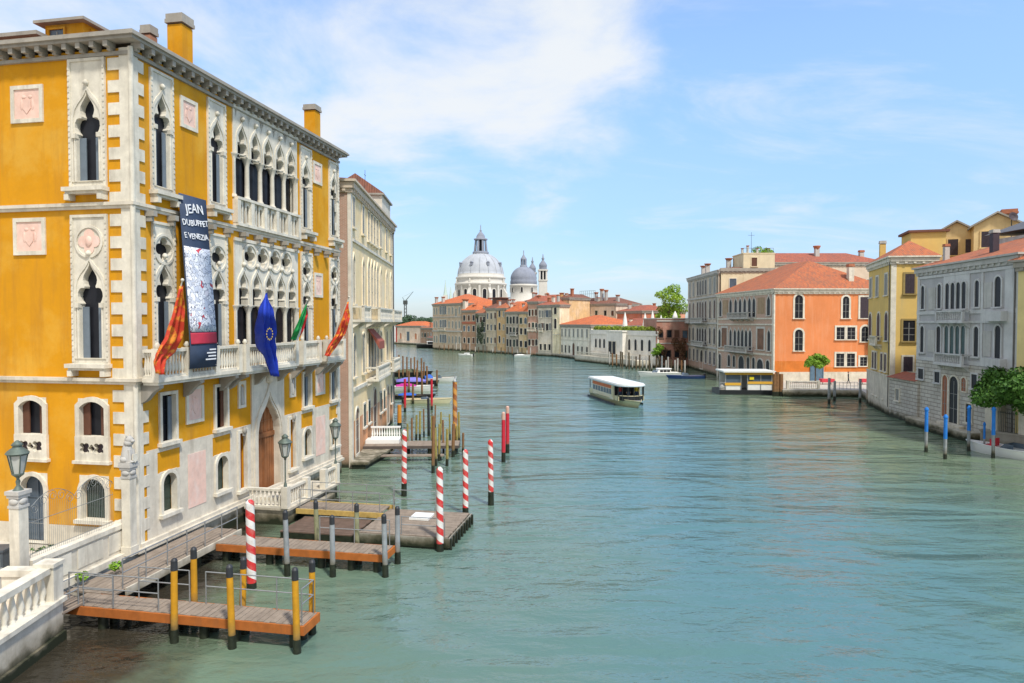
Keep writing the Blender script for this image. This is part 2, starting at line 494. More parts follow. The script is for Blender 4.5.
def roof_faces(mb, pts_list, mi=0):
    """sloped faces with UVs in metres: first two points of each face are its eave"""
    for pts in pts_list:
        b = mb.add(pts, [tuple(range(len(pts)))], None, mi)
        p = [Vector(q) for q in pts]
        u = (p[1]-p[0]).normalized()
        nrm = (p[1]-p[0]).cross(p[2]-p[0]).normalized()
        v = nrm.cross(u)
        for i, q in enumerate(p): mb.uv[b+i] = ((q-p[0]).dot(u), (q-p[0]).dot(v))
def build_uv(mb, name, mats, parent=None, M=None):
    me = mb.mesh(name, mats)
    uvl = me.uv_layers.new(name='UVMap')
    for lp in me.loops: uvl.data[lp.index].uv = mb.uv.get(lp.vertex_index, (0, 0))
    return link(name, me, parent, M)
_wcache = {}
def window(parent, M, x, z, w, h, style='rect', frame=None, pane=None, t=.14, sill=True, shutters=None, open_=True, deep=.0, name='window', muntin=True):
    """framed window on a wall face; the face frame M has x along the wall and -y outwards"""
    frame = frame or M_stone_clean; pane = pane or M_glass
    key = (round(w,2), round(h,2), style, frame.name, pane.name, t, sill, muntin)
    if key not in _wcache:
        mb = MB()
        ring(mb, style, w, h, t, -.09, .02)
        if sill: mb.box(-w/2-t-.08, w/2+t+.08, -.2, .02, -.13, 0.0)
        else: mb.box(-w/2-t, w/2+t, -.08, .02, -.10, 0.0)
        pm = MB(); pm.prism([(x_*1.02, z_) for x_, z_ in outline(style, w, h)], -.02, .015)
        if muntin:
            pm.box(-.03, .03, -.045, -.015, .02, h*.9, None, 1)
            for k in (1, 2): pm.box(-w/2, w/2, -.04, -.016, h*k/3.2-.02, h*k/3.2+.02, None, 1)
        _wcache[key] = (mb.mesh(name, frame), pm.mesh('pane', [pane, M_shutter_grey if muntin else pane]))
    a, b = _wcache[key]
    o = link(name, a, parent, M @ Matrix.Translation((x, 0, z)))
    link('pane', b, o)
    if shutters:
        k2 = (round(w,2), round(h,2), shutters.name, open_, style)
        if k2 not in _wcache:
            hh = h if style == 'rect' else h*.92
            sm = MB()
            if open_:
                sm.box(0, w*.5, -.15, -.10, 0, hh)
                for i in range(int(hh/.16)): sm.box(.05, w*.5-.05, -.165, -.14, .06+i*.16, .14+i*.16)
            else:
                sm.box(0, w*.5-.01, -.07, -.03, .02, hh)
                for i in range(int(hh/.16)): sm.box(.05, w*.5-.06, -.085, -.06, .06+i*.16, .14+i*.16)
            _wcache[k2] = sm.mesh('shutter', shutters)
        for s in (-1, 1):
            xo = ((-w-.04 if s < 0 else w/2+.04) if open_ else (-w/2 if s < 0 else .01))
            link('shutter', _wcache[k2], o, Matrix.Translation((xo, 0, 0)))
    return o
def hip_roof(fp, z, rise, over=.55, ridge_in=.5, along='auto', thick=.16):
    """returns a mesh builder for a hipped (ridge_in>0) or gabled roof over a 4-point footprint"""
    c = sum((Vector(p) for p in fp), Vector((0,0)))/4
    ex = []
    for i in range(4):
        p0, p1, p2 = Vector(fp[i-1]), Vector(fp[i]), Vector(fp[(i+1) % 4])
        a = (p1-p0).normalized(); b = (p1-p2).normalized()
        ex.append(p1+(a+b)*over)
    P = [Vector((p.x, p.y, z)) for p in ex]
    if along == 'auto': along = 'x' if (P[1]-P[0]).length >= (P[2]-P[1]).length else 'y'
    if along == 'x': A, B = (P[0]+P[3])/2, (P[1]+P[2])/2; W = (P[3]-P[0]).length
    else: A, B = (P[0]+P[1])/2, (P[3]+P[2])/2; W = (P[1]-P[0]).length
    d = (B-A).normalized(); k = min(W*ridge_in, (B-A).length*.5-.01)
    R0 = A+d*k+Vector((0,0,rise)); R1 = B-d*k+Vector((0,0,rise))
    mb = MB()
    T = Vector((0,0,thick))
    Q = [p+T for p in P]; R0 = R0+T; R1 = R1+T
    if along == 'x':
        roof_faces(mb, [(Q[0],Q[1],R1,R0), (Q[1],Q[2],R1), (Q[2],Q[3],R0,R1), (Q[3],Q[0],R0)])
    else:
        roof_faces(mb, [(Q[0],Q[1],R0), (Q[1],Q[2],R1,R0), (Q[2],Q[3],R1), (Q[3],Q[0],R0,R1)])
    for i in range(4):
        j = (i+1) % 4
        mb.add([P[i],P[j],Q[j],Q[i]], [(0,1,2,3)], None, 1)
    mb.add(P, [(3,2,1,0)], None, 1)
    return mb
def chimney_mb(w, h, style=0):
    mb = MB()
    mb.box(-w/2, w/2, -w/2, w/2, 0, h*.86)
    if style == 0:
        mb.box(-w*.60, w*.60, -w*.60, w*.60, h*.88, h*.93, None, 1)
        mb.box(-w*.56, w*.56, -w*.56, w*.56, h*.93, h, None, 1)
    elif style == 1:                                     # venetian flared pot
        mb.lathe([(w*.5,h*.80),(w*.95,h*.97),(w*.95,h),(w*.7,h)], (0,0,0), 8, None, 1)
    else:
        mb.box(-w*.7, w*.7, -w*.7, w*.7, h*.80, h*.86, None, 1)
        mb.add([(-w*.75,-w*.75,h*.9),(w*.75,-w*.75,h*.9),(w*.75,w*.75,h*.9),(-w*.75,w*.75,h*.9),(0,0,h*1.06)], [(0,1,4),(1,2,4),(2,3,4),(3,0,4),(3,2,1,0)], None, 1)
    return mb

# ------------------------------------------------------------ setting: water and land
def water_material():
    m, t, b = nodes('canal water')
    pos = geo(t)
    sp0 = t.nodes.new('ShaderNodeSeparateXYZ'); t.links.new(pos, sp0.inputs[0])
    def m3(op, a, bb):
        n = t.nodes.new('ShaderNodeMath'); n.operation = op
        for i, v in ((0, a), (1, bb)):
            if isinstance(v, (int, float)): n.inputs[i].default_value = v
            else: t.links.new(v, n.inputs[i])
        return n.outputs[0]
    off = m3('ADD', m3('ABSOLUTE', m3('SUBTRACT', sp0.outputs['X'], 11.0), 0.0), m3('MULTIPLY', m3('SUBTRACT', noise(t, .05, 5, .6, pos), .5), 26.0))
    col = mixc(t, ramp(t, off, 3.0, 21.0), (.086,.182,.186), (.128,.180,.116))      # bluer mid-canal to greener banks
    # shade, dark reflections and brown mud painted into the water by the palace foot
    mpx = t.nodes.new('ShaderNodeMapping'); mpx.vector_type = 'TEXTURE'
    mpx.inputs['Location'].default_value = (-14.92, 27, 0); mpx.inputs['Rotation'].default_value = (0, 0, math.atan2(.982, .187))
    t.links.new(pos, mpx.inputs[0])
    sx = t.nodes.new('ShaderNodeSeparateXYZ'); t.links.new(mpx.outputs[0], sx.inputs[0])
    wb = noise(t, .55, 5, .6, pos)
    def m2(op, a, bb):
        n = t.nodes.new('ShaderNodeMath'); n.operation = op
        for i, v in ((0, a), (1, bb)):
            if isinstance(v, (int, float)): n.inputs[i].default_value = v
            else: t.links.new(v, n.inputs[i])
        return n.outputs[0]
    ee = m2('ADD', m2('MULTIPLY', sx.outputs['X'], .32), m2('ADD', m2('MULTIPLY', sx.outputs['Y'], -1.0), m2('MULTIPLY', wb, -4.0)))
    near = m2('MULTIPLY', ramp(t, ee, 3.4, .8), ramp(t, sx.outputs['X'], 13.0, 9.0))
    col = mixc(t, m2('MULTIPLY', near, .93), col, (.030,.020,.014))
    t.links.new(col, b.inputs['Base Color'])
    b.inputs['Roughness'].default_value = .07
    b.inputs['IOR'].default_value = 1.40
    b.inputs['Specular IOR Level'].default_value = .5
    big = noise(t, .22, 3, .5, pos, (.75, 1.5, 1))
    mid = noise(t, .85, 4, .55, pos, (.7, 1.5, 1), .4)
    fin = noise(t, 3.2, 3, .55, pos, (.8, 1.4, 1))
    calm = ramp(t, noise(t, .03, 3, .5, pos), .35, .65, .45, 1.15)
    def mt(op, a, bb):
        n = t.nodes.new('ShaderNodeMath'); n.operation = op
        for i, v in ((0, a), (1, bb)):
            if isinstance(v, (int, float)): n.inputs[i].default_value = v
            else: t.links.new(v, n.inputs[i])
        return n.outputs[0]
    wake = noise(t, .075, 2, .5, pos, (1.0, 2.6, 1), 1.2)      # long crossing wakes of the boat traffic
    h = mt('ADD', mt('ADD', mt('MULTIPLY', wake, 1.7), mt('MULTIPLY', big, .75)), mt('ADD', mt('MULTIPLY', mid, .40), mt('MULTIPLY', fin, .08)))
    h = mt('MULTIPLY', h, calm)
    bumpn(t, b, h, .75, .55)
    return m
mb = MB(); mb.add([(-3000,-400,0),(3000,-400,0),(3000,7000,0),(-3000,7000,0)], [(0,1,2,3)])
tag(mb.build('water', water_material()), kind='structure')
mb = MB(); mb.add([(-3500,-600,-3),(3500,-600,-3),(3500,8000,-3),(-3500,8000,-3)], [(0,1,2,3)])
tag(mb.build('canal_bed', plain('canal mud', (.08,.075,.05), .95)), kind='structure')
M_paving = plaster('quay paving', (.52,.48,.41), (.28,.25,.21), .3, .8, tide=True, streak=(1,1,1))
right_bank = [(46,-60),(44.5,36),(39.6,48.3),(37.85,53.2),(38.3,54.8),(39.6,58),(40.6,66.5),(41.2,73.2),(44.4,84.6),(46.8,91.2),(36.6,92.0),(36.9,97.5),(41.2,106.2),
              (38.7,126.6),(39.4,151.0),(32.3,150.6),(20.5,177.6),(13.0,198.2),(8.0,204),(2.7,210.2),(-1.7,217),(-6.6,224),(-11.2,231.6),(-17.2,239.6),(-29.8,258),
              (-33.6,290.5),(-53.3,317.3),(-140,350),(-400,420),(-400,2500),(2500,2500),(2500,-60)]
mb = MB(); mb.vprism(right_bank, -3, .93)
tag(mb.build('ground', M_paving), kind='structure')
left_bank = [(-14.2,-60),(-14.3,21.2),(-15.9,22.0),(-15.3,26.8),(-15.2,27.3),(-11.75,45.0),(-24,47.4),(-24,49),(-11.3,47.0),(-12.2,68.6),(-15.5,69.5),(-16.4,84),(-20.5,110),(-29.5,160),(-62,215),(-160,268),(-500,330),(-500,-60)]
mb = MB(); mb.vprism(left_bank, -3, .90)
tag(mb.build('embankment', M_paving), kind='structure')

# ------------------------------------------------------------ the ochre palace on the left
PC = Vector((-14.92, 27.0)); PA = math.atan2(.982, .187)
pal = thing('palace', 'large ochre yellow Gothic palace with white stone windows, corner quoins and flags on its balconies', 'palace', (PC.x, PC.y, 0), PA)
PW, PD, PTOP = 18.5, 13.0, 20.75
def SX(v): return PD - v                                # side wall coordinate from the corner
SIDE = TR(0, PD, 0, -PI/2)
I4 = Matrix.Identity(4)
def pw(u, e, z): 
    c, s = math.cos(PA), math.sin(PA)
    return Vector((PC.x+u*c+e*s, PC.y+u*s-e*c, z))      # palace coordinates -> world (e outwards)
upG = [1.69, 5.42, 14.08, 17.81]
upF = (15.40, 20.32)
loF = (7.95, 14.12)
front_holes = []
for u in upG:
    front_holes.append((u-.62, u+.62, *upF))
    front_holes.append((u-.62, u+.62, *loF))
LU0, LU1 = 6.72, 13.0
front_holes.append((LU0, LU1, 14.95, 20.60)); front_holes.append((LU0, LU1, 7.95, 14.12))
mez = [1.84, 5.54, 14.0, 17.65]
for u in mez:
    front_holes.append((u-.45, u+.45, 4.95, 6.97))
    front_holes.append((u-.45, u+.45, 1.95, 3.70))
for u in (7.28, 12.24): front_holes.append((u-.34, u+.34, 1.6, 4.55))
front_holes.append((8.1, 11.3, .9, 7.6))
side_holes = []
for v in (1.95,):
    side_holes.append((SX(v+.78), SX(v-.78), 15.35, 20.4)); side_holes.append((SX(v+.78), SX(v-.78), 8.15, 14.25))
for v in (1.95, 4.84):
    side_holes.append((SX(v+.62), SX(v-.62), 4.45, 6.85))
    side_holes.append((SX(v+.58), SX(v-.58), 2.05 if v < 3 else .95, 3.72))
mb = MB()
grid_wall(mb, 0, PW, -1, PTOP, front_holes, .42)
grid_wall(mb, 0, PD, -1, PTOP, side_holes, .42, SIDE)
mb.add([(PW,0,-1),(PW,PD,-1),(PW,PD,PTOP),(PW,0,PTOP)], [(0,1,2,3)])
mb.add([(0,PD,-1),(PW,PD,-1),(PW,PD,PTOP),(0,PD,PTOP)], [(3,2,1,0)])
mb.add([(0,0,PTOP),(PW,0,PTOP),(PW,PD,PTOP),(0,PD,PTOP)], [(0,1,2,3)])
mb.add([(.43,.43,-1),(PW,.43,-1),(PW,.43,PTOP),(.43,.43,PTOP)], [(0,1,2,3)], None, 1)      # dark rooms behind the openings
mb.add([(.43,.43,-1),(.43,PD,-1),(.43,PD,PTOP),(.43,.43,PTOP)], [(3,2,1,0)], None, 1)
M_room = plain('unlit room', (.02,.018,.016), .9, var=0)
mb.build('wall', [M_yellow, M_room], pal)

# stone cladding of the ground floor (front), openings left for windows and ochre patches
clad = [(u-.45, u+.45, 1.95, 3.70) for u in mez] + [(u-.34, u+.34, 1.6, 4.55) for u in (7.28, 12.24)] + [(8.1, 11.3, .9, 7.6)]
for u in mez: clad.append((u-.68, u+.72, 3.72, 4.6))
mb = MB(); grid_wall(mb, .52, PW-.02, -1, 4.78, clad, .02, Matrix.Translation((0,-.022,0)))
mb.add([(.52,-.022,4.78),(PW-.02,-.022,4.78),(PW-.02,.0,4.78),(.52,0,4.78)], [(0,1,2,3)])
tag(mb.build('stone_cladding', M_stone, pal))
mb = MB(); grid_wall(mb, 0, PD-.52, -1, 1.75, [(SX(v+.58), SX(v-.58), 2.05 if v < 3 else .95, 3.72) for v in (4.84,)], .02, SIDE @ Matrix.Translation((0,-.022,0)))
mb.build('stone_base', M_stone, pal)

# base moulding, string courses
mb = MB()
mb.box(.0, PW+.1, -.30, -.022, .86, 1.02); mb.box(0, PW+.06, -.18, -.022, 1.02, 1.16); mb.box(0, PW+.02, -.12, -.022, -1.2, .86)
mb.box(-.30, 0, -.30, 1.0, .86, 1.02)
mb.build('base_moulding', M_stone, pal)
for z, d, nm in ((14.62, .17, 'string_course'), (7.66, .24, 'string_course')):
    mb = MB()
    mb.box(-d, PW+.1, -d, -.002, z, z+.13); mb.box(-d*.6, PW+.06, -d*.6, -.002, z-.12, z)
    mb.box(-d, -.002, -.001, PD, z, z+.13); mb.box(-d*.6, -.002, -.001, PD, z-.12, z)
    mb.build(nm, M_stone, pal)
bm0 = MB(); bm0.box(-.11, .11, -.42, -.012, .20, .42); bm0.box(-.07, .07, -.30, -.012, 0, .20)
bme = bm0.mesh('bracket', M_cornice)                      # little lion-head brackets under the upper string course
for i in range(14): link('bracket', bme, pal, Matrix.Translation((.75+i*1.31, 0, 14.08)))

# quoins at the near corner, a plain pilaster at the far one
mb = MB()
mb.box(-.05, .34, -.05, .0, -1, PTOP); mb.box(-.05, 0, .0, .48, -1, PTOP)
z = 1.6; k = 0
while z < 20.2:
    mb.box(.34, .66, -.045, .0, z, z+.47); mb.box(-.045, .0, .48, 1.0, z, z+.47)
    z += .872
mb.tube((-.05,-.05,1.0), (-.05,-.05,PTOP), .10, .10, 10)
mb.build('quoin', M_stone_clean, pal)
mb = MB(); mb.box(PW-.32, PW+.05, -.05, 0, -1, PTOP)
for i in range(16): mb.box(PW-.5, PW-.32, -.045, 0, 1.6+i*1.2, 2.1+i*1.2)
mb.build('quoin', M_stone_clean, pal)

# cornice with brackets
mb = MB()
for (o, z0, z1) in ((.12, 20.46, 20.60), (.48, 20.92, 21.04), (.58, 21.04, 21.14), (.52, 21.14, 21.20)):
    mb.box(-o, PW+o, -o, .0, z0, z1); mb.box(-o, .0, .0, PD, z0, z1); mb.box(PW, PW+o, 0, PD, z0, z1)
i = 0
u = .12
while u < PW:
    mb.box(u-.10, u+.10, -.44, -.002, 20.70, 20.92); mb.box(u-.08, u+.08, -.26, -.002, 20.60, 20.70); u += .62
u = .75
while u < PD:
    mb.box(-.44, -.002, u-.10, u+.10, 20.70, 20.92); mb.box(-.26, -.002, u-.08, u+.08, 20.60, 20.70); u += .62
mb.build('cornice', M_cornice, pal)
rf = build_uv(hip_roof([(0,0),(PW,0),(PW,PD),(0,PD)], 21.12, 1.6, .42), 'roof', [M_roof_dark, M_cornice], pal)
def roof_block(px0, px1, py0, d, e, mats, style, cap=None):
    X = ((px0+px1)/2-CX)/FPX*d
    loc = Vector((X-PC.x, d-PC.y)); u = loc.x*math.cos(PA)+loc.y*math.sin(PA); ee = loc.x*math.sin(PA)-loc.y*math.cos(PA)
    return u, -ee
for px0, px1, py0, d, w, st in ((173,195,17,33,.78,0), (147,160,27,33.5,.50,0), (306.5,321.5,106,44,.74,0)):
    u, v = roof_block(px0, px1, py0, d, 0, None, 0)
    zt = zat(py0, d)
    chimney_mb(w, zt-21.0, st).build('chimney', [M_yellow if w > .6 else plain('old brick', (.36,.18,.11), .9), M_cornice], rf, Matrix.Translation((u, max(v, .55), 21.0)))
u, v = roof_block(60, 108, 17, 30.5, 0, None, 0)
mb = MB(); mb.box(-.78, .78, -.95, .95, -.4, 1.62)
dm = mb.build('dormer', M_yellow, rf, Matrix.Translation((u, v, 21.2)))
mb = MB(); mb.add([(-1.1,-1.25,1.62),(1.1,-1.25,1.62),(1.1,1.25,1.62),(-1.1,1.25,1.62),(-1.1,-1.25,1.74),(1.1,-1.25,1.74),(1.1,1.25,1.74),(-1.1,1.25,1.74),(0,-.4,2.15),(0,.4,2.15)],
   [(3,2,1,0),(0,1,5,4),(1,2,6,5),(2,3,7,6),(3,0,4,7),(4,5,8),(5,6,9,8),(6,7,9),(7,4,8,9)])
mb.build('dormer_roof', M_cornice, dm)
window(dm, TR(-.78,.95,0,-PI/2), .62, .45, .72, .95, 'rect', frame=M_yellow, pane=M_glassblue, t=.08, sill=False)
window(dm, TR(-.78,-.95,0,0), .78, .45, .7, .95, 'rect', frame=M_yellow, pane=M_glassblue, t=.08, sill=False)
mb = MB(); mb.box(-2, 2, -2.5, 2.5, -.6, .2)
at_ = mb.build('roof_turret', plain('old brick', (.36,.18,.11), .9), rf, Matrix.Translation((3.4, 8.2, 22.0)))
build_uv(hip_roof([(-2,-2.5),(2,-2.5),(2,2.5),(-2,2.5)], .2, .5, .2), 'turret_roof', [M_roof_red, M_cornice], at_)

# Gothic windows
def gothic_window(M, x, z0, z1, w, ow, ob, ot, quat=None, rosette=False, cols=True):
    """stone panel with a cusped opening; M is the wall face, x the centre"""
    mb = MB()
    op = shift(outline('trefoil', ow, ot-ob), 0, ob-z0)
    holes = [op]
    H = z1-z0
    if quat is not None and not rosette: holes.append(quatrefoil(0, quat-z0, .50, 0))
    mb.prism([(-w/2,0),(w/2,0),(w/2,H),(-w/2,H)], -.05, .30, holes)
    mb.prism([(-w/2-.04,0),(w/2+.04,0),(w/2+.04,H+.04),(-w/2-.04,H+.04)], -.10, .0, [[(-w/2+.07,.02),(w/2-.07,.02),(w/2-.07,H-.07),(-w/2+.07,H-.07)]])
    for i in range(int(H/.22)):                           # dentil edge
        for s in (-1, 1): mb.box(s*(w/2-.01)-.035, s*(w/2-.01)+.035, -.125, -.095, .05+i*.22, .16+i*.22)
    # ogee hood and slim colonnettes
    hh = ot-ob
    gi = shift(outline('gothic', ow*1.26, hh+.06), 0, ob-z0); go = shift(outline('gothic', ow*1.44, hh+.28), 0, ob-z0)
    gi = [(a, max(b, ob-z0+.03)) for a, b in gi]
    mb.prism(go, -.09, -.045, [gi])
    mb.lathe([(.02,.0),(.10,.06),(.12,.14),(.05,.24)], (0, -.10, ob-z0+hh+.20), 8)
    hs = hh-ow*1.75
    for s in (-1, 1):
        mb.tube((s*(ow*.5+.06), -.06, ob-z0), (s*(ow*.5+.06), -.06, ob-z0+hs), .05, .05, 8)
        mb.box(s*(ow*.5+.06)-.09, s*(ow*.5+.06)+.09, -.15, .02, ob-z0+hs-.08, ob-z0+hs+.10)
    if quat is not None:
        ci = arc(0, quat-z0, .55, 0, 360, 24)[:-1]; co = arc(0, quat-z0, .65, 0, 360, 24)[:-1]
        mb.prism(co, -.10, -.045, [ci])
    o = mb.build('window', M_stone_clean, pal, M @ Matrix.Translation((x, 0, z0)))
    if rosette:
        rb = MB(); rb.prism(quatrefoil(0, quat-z0, .5), -.075, -.045)
        rb.blob((0, -.08, quat-z0), (.16, .06, .22)); rb.build('rosette', M_pinkmarble, o)
    pb = MB(); pb.box(-w/2+.04, w/2-.04, .22, .26, .05, H-.05)
    pb.build('pane', M_glass, o)
    for s, kk in ((-1, .30), (1, .26)):
        sb = MB(); hz = hs*.98
        x0 = s*ow*.54; x1 = s*ow*(.5-kk)
        sb.box(min(x0,x1), max(x0,x1), .10, .14, ob-z0+.02, ob-z0+hz)
        sb.build('blind', M_shutter_blue, o)
    return o
def window_sill(M, x, z, w, parent):
    mb = MB(); mb.box(-w/2-.12, w/2+.12, -.42, .0, -.16, .0); mb.box(-w/2-.06, w/2+.06, -.30, 0, -.26, -.16)
    for s in (-1, 1): mb.box(s*(w/2-.05)-.10, s*(w/2-.05)+.10, -.36, 0, -.50, -.26)
    mb.build('sill', M_stone_clean, parent, Matrix.Translation((0, 0, z)))
for u in upG:
    o = gothic_window(I4, u, *upF, 1.30, .82, 15.6, 19.45)
    window_sill(I4, u, 0, 1.30, o)
    gothic_window(I4, u, *loF, 1.30, .86, 8.15, 12.45, 13.05)
o = gothic_window(SIDE, SX(1.95), 15.35, 20.4, 1.60, 1.0, 15.6, 19.15); window_sill(SIDE, 0, 0, 1.6, o)
o = gothic_window(SIDE, SX(1.95), 8.15, 14.25, 1.60, 1.0, 8.55, 12.42, 13.22, True); window_sill(SIDE, 0, .2, 1.6, o)

def relief_panel(M, x, z, w, h, name='relief_panel', mat=None):
    mb = MB(); ring(mb, 'rect', w-.30, h-.30, .15, -.07, .0, 0, .15, True)
    mb2 = MB(); mb2.box(-w/2+.14, w/2-.14, -.03, .0, .14, h-.14)
    if name == 'relief_panel':
        mb2.prism([(-w*.12,h*.38),(0,h*.24),(w*.12,h*.38),(w*.12,h*.62),(-w*.12,h*.62)], -.055, -.03)
        for s in (-1, 1): mb2.blob((s*w*.17,-.03,h*.48), (w*.05,.02,h*.15)); mb2.blob((s*w*.10,-.03,h*.69), (w*.07,.02,h*.05))
    f = MB(); f.prism([(-w/2,0),(w/2,0),(w/2,h),(-w/2,h)], -.07, .0, [[(-w/2+.16,.16),(w/2-.16,.16),(w/2-.16,h-.16),(-w/2+.16,h-.16)]])
    o = f.build(name, M_stone_clean, pal, M @ Matrix.Translation((x, 0, z)))
    mb2.build('relief', mat or M_pinkmarble, o)
for u in (3.45, 15.58):
    relief_panel(I4, u, 18.5, 1.15, 1.34)
    relief_panel(I4, u+.15, 5.5, 1.22, 1.66)
relief_panel(I4, 15.6, 11.55, 1.1, 1.5)
for z in (18.07, 12.74): relief_panel(SIDE, SX(4.76), z, 1.52, 1.5)
for z in (18.07, 12.74): relief_panel(SIDE, SX(9.4), z, 1.52, 1.5)
for u in (3.7, 15.75):                                    # tall pink marble slabs of the ground floor
    mb = MB(); mb.box(u-.62, u+.62, -.04, -.024, 1.75, 4.15); mb.build('marble_slab', M_pinkmarble, pal)

# five-light loggias
def loggia(z0, z1, zc, zt, zb, quat):
    x0, x1 = LU0, LU1; n = 5; W = (x1-x0-.24)/n; th0, th1 = -.06, .32
    root_mb = MB()
    path = [(x0, zc)]
    for i in range(n):
        c = x0+.12+W*(i+.5); ow = W*.66
        ol = outline('trefoil', ow, zt-zc+ow*.0)
        hs = (zt-zc)-ow*1.75
        pts = [p for p in ol[1:]] + [ol[0]]
        R = [(a+c, b+zc) for a, b in ol[1:]]              # right foot ... apex ... left shoulder
        seq = [(ol[0][0]+c, zc)] + list(reversed(R))
        path += seq
    path += [(x1, zc), (x1, z1), (x0, z1)]
    holes = []
    if quat:
        for i in range(1, n): holes.append(quatrefoil(x0+.12+W*i, quat, .50))
        for xq, s in ((x0+.12, 1), (x1-.12, -1)): pass
    else:
        for i in range(0, n+1):
            c = x0+.12+W*i; a = .30; zq = zt+.55
            tri = [(c-a, zq+.32), (c, zq-.35), (c+a, zq+.32)]
            if i == 0: tri = [(c+.05, zq+.32), (c+.05, zq-.3), (c+a, zq+.32)]
            if i == n: tri = [(c-a, zq+.32), (c-.05, zq-.3), (c-.05, zq+.32)]
            holes.append(tri)
    dedup = [path[0]]
    for p in path[1:]:
        if abs(p[0]-dedup[-1][0])+abs(p[1]-dedup[-1][1]) > 1e-4: dedup.append(p)
    root_mb.prism(dedup, th0, th1, holes)
    for xx in (x0, x1-.12): root_mb.box(xx, xx+.12, th0-.03, th1, z0, zc)
    root_mb.box(x0-.05, x1+.05, -.14, -.06, z1-.10, z1+.06)
    for i in range(n):                                    # ogee hoods and finials
        c = x0+.12+W*(i+.5); ow = W*.66
        gi = [(a+c, zc+max(b, .03)) for a, b in outline('gothic', ow*1.14, zt-zc+.05)]
        go = [(a+c, zc+b) for a, b in outline('gothic', ow*1.42, zt-zc+.30)]
        root_mb.prism(go, -.115, -.055, [gi])
        root_mb.lathe([(.02,0),(.11,.07),(.13,.15),(.05,.26)], (c, -.13, zt+.22), 8)
    if quat:
        for i in range(1, n):
            c = x0+.12+W*i
            root_mb.prism(arc(c, quat, .66, 0, 360, 28)[:-1], -.115, -.055, [arc(c, quat, .55, 0, 360, 28)[:-1]])
    lg = root_mb.build('loggia', M_stone_clean, pal)
    for i in range(n+1):
        c = x0+.12+W*i
        cb = MB()
        cb.lathe([(.19,0),(.19,.12),(.13,.2),(.125,.3),(.115,zc-zb-.42),(.13,zc-zb-.36),(.14,zc-zb-.3),(.22,zc-zb-.08),(.24,zc-zb-.05),(.24,zc-zb)], (0,0,0), 12)
        cb.build('column', M_stone, lg, Matrix.Translation((c, .06, zb)))
    for i in range(n):
        c = x0+.12+W*(i+.5)
        pb = MB(); pb.box(c-W/2+.01, c+W/2-.01, .34, .38, z0, z1-.05)
        pb.box(c-.03, c+.03, .30, .34, zb, zc, None, 1); pb.box(c-W/2+.01, c+W/2-.01, .30, .34, zc-.06, zc+.02, None, 1)
        pb.build('pane', [M_glass, M_shutter_grey], lg)
        if i in (0, 1, 3):
            sb = MB(); sb.box(c-W/2+.14, c-.04, .25, .29, zb, zc-.1); sb.build('blind', M_shutter_blue, lg)
    return lg
lgU = loggia(14.95, 20.60, 18.30, 19.75, 16.15, None)
mb = MB()
mb.box(LU0, LU1, -.30, .10, 16.05, 16.18); mb.box(LU0, LU1, -.30, .10, 14.76, 14.9)
for i in range(6):
    c = LU0+.12+(LU1-LU0-.24)*i/5; mb.box(c-.14, c+.14, -.28, .08, 14.9, 16.05)
for i in range(10):
    a = LU0+.12+(LU1-LU0-.24)*i/10
    mb.prism([(a+.10,14.9),(a+.53,14.9),(a+.53,16.05),(a+.10,16.05)], -.16, -.08, [shift(outline('arch', .22, .85), a+.315, 15.02)])
mb.build('balustrade', M_stone_clean, lgU)
lgL = loggia(7.95, 14.12, 10.85, 12.55, 7.95, 13.35)

# balconies on brackets
def balcony(u0, u1, proj, zf=7.62, zt=8.92):
    mb = MB()
    mb.box(u0, u1, -proj, -.245, zf, zf+.16); mb.box(u0+.06, u1-.06, -proj+.08, -.245, zf-.12, zf)
    b = mb.build('balcony', M_stone_clean, pal)
    nb = max(3, round((u1-u0)/.21))
    rb = MB(); baluster_row(rb, u0+.16, u1-.16, -proj+.16, zf+.16, zt-zf-.16, nb, .075, None, 0, .12)
    for u in [u0+.15, u1-.15] + ([] if u1-u0 < 2.5 else [u0+(u1-u0)*k/round((u1-u0)/2.1) for k in range(1, round((u1-u0)/2.1))]):
        rb.box(u-.15, u+.15, -proj+.0, -proj+.32, zf+.16, zt+.04)
        rb.lathe([(.05,0),(.13,.1),(.05,.24)], (u, -proj+.16, zt+.04), 8)
    for uu in (u0+.16, u1-.16):
        T = TR(uu, 0, 0, PI/2)
        baluster_row(rb, -proj+.3, -.25, 0, zf+.16, zt-zf-.16, max(2, round(proj/.25)), .075, T, 0, .12)
    rb.build('balustrade', M_stone_clean, b)
    for u in [u0+.3, u1-.3] + ([(u0+u1)/2] if u1-u0 > 2.5 else []):
        kb = MB(); kb.prism([(0,0),(.0,-.75),(.25,-.62),(.55,-.30),(proj-.15,-.12),(proj-.15,0)], -.13, .13)
        kb.build('bracket', M_cornice, b, TR(u, -.03, zf-.125, -PI/2))
balcony(.06, 5.85, 1.0); balcony(5.9, 11.0, 1.15); balcony(11.9, 14.15, .95); balcony(14.95, 17.5, .95)

